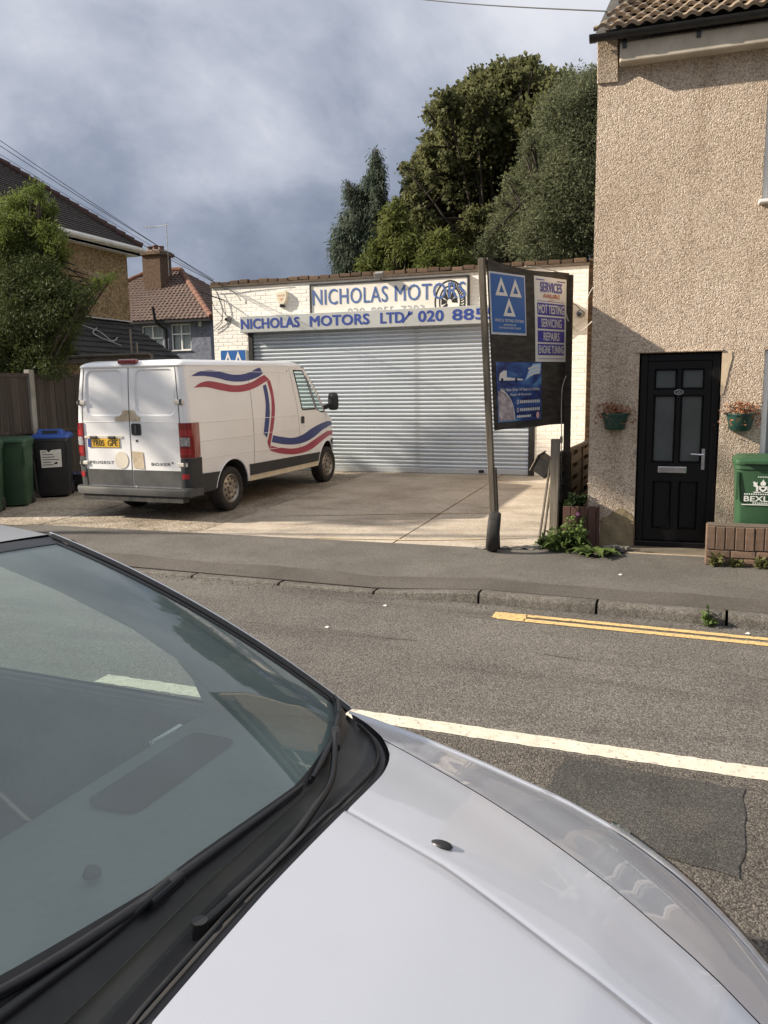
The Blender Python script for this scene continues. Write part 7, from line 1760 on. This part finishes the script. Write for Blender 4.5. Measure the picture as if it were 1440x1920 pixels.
# ------------------------------------------------------------------ foliage
def leaf_mat(name, c1_, c2_, c3_=None, scale=0.9, rough=0.6, trans=0.25):
    m = bpy.data.materials.new(name); m.use_nodes = True; t = m.node_tree; L = t.links.new; b = t.nodes['Principled BSDF']; o = t.nodes['Material Output']
    tc = t.nodes.new('ShaderNodeTexCoord')
    def nz(sc, det): 
        n = t.nodes.new('ShaderNodeTexNoise'); n.inputs['Scale'].default_value = sc; n.inputs['Detail'].default_value = det; L(tc.outputs['Object'], n.inputs['Vector']); return n.outputs['Fac']
    r = t.nodes.new('ShaderNodeValToRGB'); e = r.color_ramp.elements; e[0].position = 0.35; e[0].color = (*c1_, 1); e[1].position = 0.66; e[1].color = (*c2_, 1)
    mx = t.nodes.new('ShaderNodeMix'); mx.data_type = 'FLOAT'; mx.inputs[0].default_value = 0.5; L(nz(scale, 3), mx.inputs[2]); L(nz(scale * 12, 2), mx.inputs[3]); L(mx.outputs[0], r.inputs[0])
    col = r.outputs[0]
    if c3_:
        q = t.nodes.new('ShaderNodeMix'); q.data_type = 'RGBA'; mr = t.nodes.new('ShaderNodeMapRange'); mr.inputs[1].default_value = 0.56; mr.inputs[2].default_value = 0.72
        L(nz(scale * 0.55, 4), mr.inputs[0]); L(mr.outputs[0], q.inputs[0]); L(col, q.inputs[6]); q.inputs[7].default_value = (*c3_, 1); col = q.outputs[2]
    L(col, b.inputs['Base Color']); b.inputs['Roughness'].default_value = rough; b.inputs['Specular IOR Level'].default_value = 0.12
    tr = t.nodes.new('ShaderNodeBsdfTranslucent'); L(col, tr.inputs['Color']); ms = t.nodes.new('ShaderNodeMixShader'); ms.inputs[0].default_value = trans
    L(b.outputs[0], ms.inputs[1]); L(tr.outputs[0], ms.inputs[2]); L(ms.outputs[0], o.inputs['Surface']); M[name] = m
leaf_mat('leaf_sycamore', (0.070, 0.080, 0.036), (0.178, 0.182, 0.082), (0.215, 0.160, 0.085), 0.35, trans=0.5)
leaf_mat('leaf_willow', (0.080, 0.094, 0.052), (0.195, 0.212, 0.122), None, 0.5, trans=0.45)
leaf_mat('leaf_cedar', (0.044, 0.066, 0.048), (0.135, 0.165, 0.122), None, 0.7, trans=0.4)
leaf_mat('leaf_cypress', (0.055, 0.075, 0.020), (0.165, 0.185, 0.055), None, 0.6, trans=0.4)
leaf_mat('leaf_bush', (0.060, 0.095, 0.020), (0.215, 0.260, 0.068), None, 0.8, trans=0.45)
leaf_mat('leaf_shrub_shaded', (0.026, 0.038, 0.013), (0.090, 0.115, 0.038), None, 0.9, trans=0.3)  # dark leaf colour carries the shade low in the left bush
leaf_mat('leaf_weed', (0.050, 0.085, 0.022), (0.135, 0.180, 0.058), None, 9.0, trans=0.3)
leaf_mat('leaf_scrub', (0.070, 0.070, 0.025), (0.130, 0.130, 0.050), None, 20.0)
leaf_mat('leaf_dark', (0.016, 0.026, 0.010), (0.040, 0.060, 0.022), None, 5.0)
mat('bark', (0.055, 0.043, 0.032), 0.95, col2=(0.03, 0.024, 0.02), nscale=9, bump=0.6, bscale=20)
mat('petal_pink', (0.60, 0.22, 0.36), 0.6, col2=(0.66, 0.32, 0.45), nscale=30)

def leaf_cloud(blobs, n_per, size, aspect, droop, seed, shell=0.45, jitter=0.25, sub=None, hang=0.0):
    """many small leaf faces gathered in twig-sized tufts through every blob; returns an (N,4,3) array"""
    g = np.random.default_rng(seed); out = []
    vol = np.array([b_[3] * b_[4] * b_[5] for b_ in blobs]) ** 0.72; vol = vol / vol.sum()
    for (x, y, z, rx_, ry_, rz_), w_ in zip(blobs, vol):
        n = max(20, int(n_per * w_)); nt = max(6, n // 28)
        d = g.normal(size=(nt, 3)); d /= np.linalg.norm(d, axis=1)[:, None]
        rad = shell + (1.03 - shell) * g.random(nt) ** 0.6
        tc_ = d * rad[:, None] * np.array([rx_, ry_, rz_]) + np.array([x, y, z])
        ts = (0.10 + 0.16 * g.random(nt)) * (rx_ + ry_ + rz_) / 3 + size * 0.6
        idx = g.integers(0, nt, n)
        c = tc_[idx] + g.normal(size=(n, 3)) * ts[idx][:, None] * np.array([0.75, 0.75, 0.55])
        if hang > 0: c[:, 2] -= hang * g.random(n)
        a = g.normal(size=(n, 3)) * 0.8 + d[idx] * 0.8; a[:, 2] -= droop; a /= np.linalg.norm(a, axis=1)[:, None]
        s_ = np.cross(a, g.normal(size=(n, 3))); s_ /= np.linalg.norm(s_, axis=1)[:, None]
        L_ = size * (0.55 + 0.9 * g.random(n))[:, None]; W_ = L_ * aspect
        nrm = np.cross(a, s_)
        out.append(np.stack([c, c + a * L_ * 0.5 + s_ * W_ * 0.5 + nrm * L_ * 0.08, c + a * L_, c + a * L_ * 0.5 - s_ * W_ * 0.5 + nrm * L_ * 0.08], axis=1))
    return np.concatenate(out)
def quads_object(name, q, material, parent):
    org = np.array(world_loc(parent)); v = (q.reshape(-1, 3) - org).astype(np.float32); n = len(q)
    me = bpy.data.meshes.new(name); me.vertices.add(len(v)); me.vertices.foreach_set('co', v.ravel())
    me.loops.add(4 * n); me.loops.foreach_set('vertex_index', np.arange(4 * n, dtype=np.int32))
    me.polygons.add(n); me.polygons.foreach_set('loop_start', np.arange(0, 4 * n, 4, dtype=np.int32)); me.polygons.foreach_set('loop_total', np.full(n, 4, dtype=np.int32))
    me.update(calc_edges=True); me.materials.append(M[material])
    o = bpy.data.objects.new(name, me); COL.objects.link(o); o.parent = parent
    return o
def px_blobs(lst, Y, depth=1.0, dy=1.2, seed=1, shrink=1.0, sat=0, satr=0.3):
    r_ = random.Random(seed); out = []
    full = []
    for px, py, rp in lst:       # each lobe breaks up into a core and a few outlying tufts
        full.append((px, py, rp * shrink))
        for _ in range(sat):
            a = r_.uniform(0, 6.28); full.append((px + math.cos(a) * rp * 1.0, py + math.sin(a) * rp * 0.95, rp * satr * r_.uniform(0.7, 1.2)))
    lst = full
    for px, py, rp in lst:
        yy_ = Y + r_.uniform(-dy, dy); p = at(px, py, yy_); k = (p - Vector((0, 0, CAM_H))).length / F_PX * 0.97; out.append((p.x, p.y, p.z, rp * k, rp * k * depth, rp * k))
    return out
def tree(name, label, base, blobs, leafm, n, size, aspect, droop, seed, group=None, trunk_r=0.22, shell=0.4, hang=0.0, limbs=True):
    o = thing(name, label, 'tree', base, group=group); r_ = random.Random(seed); b = MB()
    top = max(blobs, key=lambda q: q[2]); B = Vector(base)
    cz = sum(q[2] for q in blobs) / len(blobs); cxm = sum(q[0] for q in blobs) / len(blobs); cym = sum(q[1] for q in blobs) / len(blobs)
    fork = Vector((cxm * 0.5 + B.x * 0.5, cym * 0.5 + B.y * 0.5, B.z + (cz - B.z) * 0.55)); tip = Vector((top[0], top[1], top[2]))
    tp = spline([tuple(B), tuple(B.lerp(fork, 0.5) + Vector((r_.uniform(-.2, .2), r_.uniform(-.2, .2), 0))), tuple(fork), tuple(fork.lerp(tip, 0.6)), tuple(tip)], 5)
    b.tube(tp, [trunk_r * (1 - 0.92 * i / (len(tp) - 1)) for i in range(len(tp))], 8); b.build('trunk', 'bark', o, smooth=60)
    for q in blobs:
        e_ = Vector(q[:3]); s0 = tp[min(len(tp) - 1, int(len(tp) * r_.uniform(0.35, 0.75)))]; s0 = Vector(s0)
        mid = s0.lerp(e_, 0.5) + Vector((0, 0, 0.12 * (e_ - s0).length * r_.uniform(-0.4, 1)))
        pl_ = spline([tuple(s0), tuple(mid), tuple(e_)], 4)
        lb_ = MB().tube(pl_, [trunk_r * 0.32 * (1 - 0.85 * i / (len(pl_) - 1)) for i in range(len(pl_))], 5)
        for _ in range(4):
            e2_ = e_ + Vector((r_.uniform(-1, 1) * q[3], r_.uniform(-1, 1) * q[4], r_.uniform(-0.6, 1) * q[5])) * 0.85; lb_.tube([mid.lerp(e_, 0.6), e2_], [trunk_r * 0.09, trunk_r * 0.03], 4)
        lb_.build('limb', 'bark', o, smooth=60)
    quads_object('crown', leaf_cloud(blobs, n, size, aspect, droop, seed, shell=shell, hang=hang), leafm, o)
    return o
syc = [(962, 160, 40), (1005, 175, 40), (915, 175, 38), (870, 205, 36), (838, 195, 22), (945, 215, 52), (1020, 235, 48), (860, 250, 38), (818, 262, 24), (812, 215, 14), (905, 275, 52), (980, 290, 62), (820, 305, 34), (785, 340, 26), (765, 318, 12), (870, 340, 50), (930, 365, 58), (810, 375, 36), (1010, 350, 56), (770, 380, 24), (850, 420, 46), (905, 445, 50), (970, 440, 56), (1045, 160, 24), (790, 430, 30), (985, 125, 18), (945, 130, 16)]
tree('sycamore_tree', 'tall sycamore with browning leaf tips behind the workshop', (-4.6, 24.5, -0.05), px_blobs(syc, 24.5, 1.2, 1.6, 3, 0.84, 4, 0.26), 'leaf_sycamore', 125000, 0.110, 0.75, 0.3, 21, trunk_r=0.22, shell=0.2)
wil = [(1085, 165, 34), (1115, 160, 30), (1055, 215, 46), (1105, 225, 50), (1025, 285, 42), (1085, 300, 62), (1000, 345, 44), (1050, 375, 60), (1105, 390, 60), (975, 410, 46), (945, 455, 42), (1015, 450, 58), (1080, 465, 58), (915, 478, 28), (1150, 250, 60), (1150, 400, 70), (1190, 330, 70)]
tree('evergreen_tree', 'dense grey-green evergreen tree against the corner of the tan house', (-2.0, 21.5, -0.05), px_blobs(wil, 21.5, 1.0, 0.8, 4, 0.92, 3, 0.3), 'leaf_willow', 120000, 0.085, 0.30, 0.25, 22, trunk_r=0.28, shell=0.55)
ced = [(706, 288, 9), (700, 305, 10), (712, 318, 10), (696, 330, 13), (708, 345, 12), (668, 350, 9), (650, 342, 6), (655, 358, 8), (690, 358, 18), (712, 372, 14), (676, 380, 17), (655, 395, 15), (700, 395, 20), (640, 425, 15), (665, 422, 22), (700, 430, 24), (725, 425, 14), (640, 455, 16), (668, 460, 24), (705, 465, 26), (636, 485, 13), (655, 495, 20), (690, 500, 28), (730, 470, 20)]
tree('cedar_tree', 'narrow blue-green weeping cedar with a ragged spire', (-8.7, 24.0, -0.05), px_blobs(ced, 24.0, 1.0, 0.3, 5, 0.86, 3, 0.33), 'leaf_cedar', 36000, 0.13, 0.20, 1.6, 23, trunk_r=0.20, shell=0.1, hang=0.35)
cyp = [(742, 388, 10), (740, 405, 16), (748, 428, 24), (735, 455, 26), (762, 455, 24), (720, 480, 26), (755, 488, 30), (700, 495, 20), (785, 480, 24)]
tree('cypress_tree', 'yellow-green feathery cypress beside the cedar', (-7.0, 21.0, -0.05), px_blobs(cyp, 21.0, 1.0, 0.4, 6, 0.8, 3, 0.35), 'leaf_cypress', 15000, 0.17, 0.20, 0.5, 24, trunk_r=0.14, shell=0.15, hang=0.12)
cy2 = [(828, 440, 10), (826, 455, 16), (820, 478, 22), (845, 486, 18), (800, 492, 18), (860, 500, 14), (880, 495, 10)]
tree('cypress_tree', 'smaller yellow-green cypress just above the white sign', (-5.2, 20.2, -0.05), px_blobs(cy2, 20.2, 1.0, 0.3, 7, 0.8, 3, 0.35), 'leaf_cypress', 9000, 0.16, 0.20, 0.5, 25, trunk_r=0.12, shell=0.15, hang=0.12)
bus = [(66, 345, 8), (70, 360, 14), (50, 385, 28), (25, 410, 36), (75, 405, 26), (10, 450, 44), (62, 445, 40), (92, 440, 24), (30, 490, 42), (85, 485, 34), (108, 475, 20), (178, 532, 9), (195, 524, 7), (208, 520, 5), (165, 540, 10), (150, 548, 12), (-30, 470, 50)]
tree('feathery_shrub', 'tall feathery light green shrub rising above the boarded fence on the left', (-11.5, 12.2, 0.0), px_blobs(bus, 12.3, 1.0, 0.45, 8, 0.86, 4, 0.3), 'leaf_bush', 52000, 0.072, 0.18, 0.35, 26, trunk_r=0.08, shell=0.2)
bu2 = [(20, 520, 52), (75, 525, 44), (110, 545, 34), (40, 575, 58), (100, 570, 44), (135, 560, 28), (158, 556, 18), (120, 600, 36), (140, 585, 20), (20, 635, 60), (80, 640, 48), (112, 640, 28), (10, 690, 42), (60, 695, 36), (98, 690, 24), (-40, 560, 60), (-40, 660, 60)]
tree('shaded_shrub', 'dense evergreen shrub hanging over the boarded fence on the left, leaf colour darkened for shade', (-11.2, 11.6, 0.0), px_blobs(bu2, 11.8, 1.0, 0.4, 9, 0.86, 4, 0.3), 'leaf_shrub_shaded', 60000, 0.070, 0.24, 0.55, 28, trunk_r=0.09, shell=0.3)
# unseen street tree dapples the van; high clumps added to shade the house wall
g_ = np.random.default_rng(40)
dap = [(-17.0 + g_.normal() * 0.5, 6.05 + g_.normal() * 0.30, 7.9 + g_.normal() * 0.35, 0.36, 0.30, 0.30) for _ in range(4)] + [(-17.3, 4.02, 10.40, 0.6, 0.48, 0.45), (-17.2, 3.92, 10.8, 0.5, 0.45, 0.45), (-17.0, 4.7, 10.6, 0.5, 0.5, 0.45)]
tree('unseen_shade_tree', 'unseen street tree beyond the left edge, high clumps added to shade the house wall', (-17.0, 5.2, 0.05), dap, 'leaf_bush', 2600, 0.15, 0.6, 0.3, 27, trunk_r=0.10, shell=0.15)

# ------------------------------------------------------------------ weeds and litter
def rosette(mb, c, r0, n, rise, rnd_, wd=0.26):
    for k in range(n):
        a = 2 * math.pi * k / n + rnd_.uniform(-0.3, 0.3); L = r0 * rnd_.uniform(0.55, 1.1); up = rise * rnd_.uniform(0.5, 1.2)
        d = Vector((math.cos(a), math.sin(a), 0)); s = Vector((-d.y, d.x, 0)); ctr = Vector(c); rows = []
        for i in range(7):
            t_ = i / 6; p = ctr + d * L * t_ + Vector((0, 0, up * math.sin(t_ * 2.3) - 0.1 * L * t_ * t_ + 0.008))
            w_ = L * wd * math.sin(min(1, t_ * 1.05) * math.pi * 0.93 + 0.12) * (0.65 if i % 2 else 1.0)
            rows.append([p - s * w_ + Vector((0, 0, w_ * 0.35)), p, p + s * w_ + Vector((0, 0, w_ * 0.35))])
        mb.grid(rows)
def weed(label, c, r0, n, rise, seed, stems=0, mt='leaf_weed', name='weed_plant', height=0.3):
    o = thing(name, label, 'plant', c); r_ = random.Random(seed); b = MB(); rosette(b, c, r0, n, rise, r_)
    if stems:
        for k in range(stems):
            a = r_.uniform(0, 6.28); lean = r_.uniform(0.05, 0.35); h = height * r_.uniform(0.5, 1.1); p0 = Vector(c) + Vector((r_.uniform(-1, 1), r_.uniform(-1, 1), 0)) * r0 * 0.45; p1 = p0 + Vector((math.cos(a) * lean * h, math.sin(a) * lean * h, h))
            b.tube([p0, p0.lerp(p1, 0.5) + Vector((0, 0, 0.01)), p1], [0.003, 0.0025, 0.001], 4)
            for q in range(14):
                t_ = r_.uniform(0.1, 1.0); p = p0.lerp(p1, t_); d = Vector((r_.uniform(-1, 1), r_.uniform(-1, 1), r_.uniform(-0.3, 0.7))).normalized(); s = d.orthogonal().normalized(); L = r_.uniform(0.03, 0.075)
                b.add([p, p + d * L * 0.5 + s * L * 0.26, p + d * L, p + d * L * 0.5 - s * L * 0.26], [(0, 1, 2, 3)])
    b.build('leaves', mt, o, smooth=60, normals=False)
    return o
pz = 0.098
weed('broad dandelion rosette spreading over the pavement below the weeds', (-0.70, 8.47, pz), 0.25, 15, 0.07, 1)
weed('leafy green weed at the foot of the fence post', (-1.05, 8.64, pz), 0.22, 12, 0.12, 2, stems=22, height=0.26)
weed('pale green weed clump between the fence post and the planter', (-0.90, 8.72, pz), 0.22, 11, 0.14, 3, stems=30, height=0.34)
weed('small dandelion beside the rubble at the door step', (-0.50, 8.52, pz), 0.16, 10, 0.05, 4)
weed('low weed growing against the leaning battens', (-1.22, 8.72, pz), 0.13, 9, 0.07, 5, stems=6, height=0.16)
weed('dark bushy plant filling the timber planter', (-0.92, 8.96, 0.50), 0.14, 10, 0.10, 6, stems=26, mt='leaf_dark', name='planter_plant', height=0.17)
weed('dark ivy-like plant hanging on the woven fence', (-1.06, 9.30, 0.10), 0.16, 10, 0.2, 9, stems=30, mt='leaf_dark', name='planter_plant', height=0.42)
fl_ = thing('pink_flower', 'single pink flower above the timber planter', 'flower', (-0.87, 8.83, 0.5))
b = MB()
for k in range(5):
    a = 2 * math.pi * k / 5; d = Vector((math.cos(a), -0.4, math.sin(a))); s = Vector((-math.sin(a), 0, math.cos(a))); p = Vector((-0.87, 8.82, 0.475)); b.add([p, p + d * 0.014 + s * 0.009, p + d * 0.024, p + d * 0.014 - s * 0.009], [(0, 1, 2, 3)])
b.build('petals', 'petal_pink', fl_)
weed('scrappy weed at the left end of the low brick wall', (0.50, 8.30, pz), 0.06, 7, 0.03, 11, stems=12, mt='leaf_scrub', height=0.10)
weed('scrappy weed midway along the low brick wall', (0.68, 8.30, pz), 0.05, 6, 0.03, 12, stems=8, mt='leaf_scrub', height=0.075)
weed('yellowing weed at the right edge below the low brick wall', (0.90, 8.29, pz), 0.06, 6, 0.03, 13, stems=9, mt='leaf_scrub', height=0.085)
weed('tiny weed growing from the kerb joint', (0.36, 6.51, 0.0), 0.035, 5, 0.04, 14, stems=5, height=0.12)
rb = thing('broken_cement', 'broken slabs of pale cement beside the door step', 'rubble', (-0.50, 8.82, pz))
for k, (x, y, s_, rz) in enumerate(((-0.52, 8.86, 0.16, 0.3), (-0.40, 8.80, 0.14, -0.4), (-0.47, 8.78, 0.10, 0.9))):
    b = MB(); b.obox((x, y, pz + 0.02 + 0.012 * k), (s_, s_ * 0.6, 0.035), Matrix.Rotation(rz, 3, 'Z') @ Matrix.Rotation(0.12 * (k - 1), 3, 'Y')); b.build('chunk', 'concrete_grey', rb, bevel=0.006)
b = MB(); b.obox((-0.47, 8.72, pz + 0.012), (0.20, 0.13, 0.02), Matrix.Rotation(0.2, 3, 'Z')); tag(b.build('black_rag', 'bin_black', None, bevel=0.008), 'flattened black rubber scrap lying by the door step', 'litter')
for i, (x, y, l) in enumerate(((-2.22, 6.34, 'small pale paper scrap on the road near the dropped kerb'), (-2.45, 5.62, 'small white scrap of litter on the middle of the road'), (0.62, 6.36, 'tiny white scrap by the yellow lines'), (-0.36, 7.62, 'tiny pale scrap on the pavement in front of the door'))):
    z_ = 0.0 if i < 3 else 0.1
    b = MB(); b.add([(x - 0.018, y - 0.005, z_ + 0.006), (x + 0.012, y - 0.009, z_ + 0.005), (x + 0.02, y + 0.004, z_ + 0.012), (x + 0.002, y + 0.009, z_ + 0.016), (x - 0.014, y + 0.006, z_ + 0.006)], [(0, 1, 2, 3, 4)]); tag(b.build('litter_scrap', 'paper_white', None), l, 'litter', 'scraps of litter on the ground')
# rough broken ground where the post meets the pavement
b = MB(); r_ = random.Random(8); pts = []
for k in range(26):
    t_ = k / 25; pts.append((-1.95 + 0.72 * t_, 8.50 + 0.16 * t_ + r_.uniform(-0.03, 0.03)))
for k in range(26):
    t_ = 1 - k / 25; pts.append((-1.95 + 0.72 * t_, 8.62 + 0.34 * t_ * t_ + r_.uniform(-0.03, 0.03)))
sheet(b, pts, lambda u, v: (u, v, 0.103 + 0.008 * math.sin(u * 41) * math.sin(v * 37)), step=0.05)
tag(b.build('rubble_edge', 'concrete_grey'), 'broken rubble edge between the pavement and the forecourt at the post', 'rubble', kind='stuff')
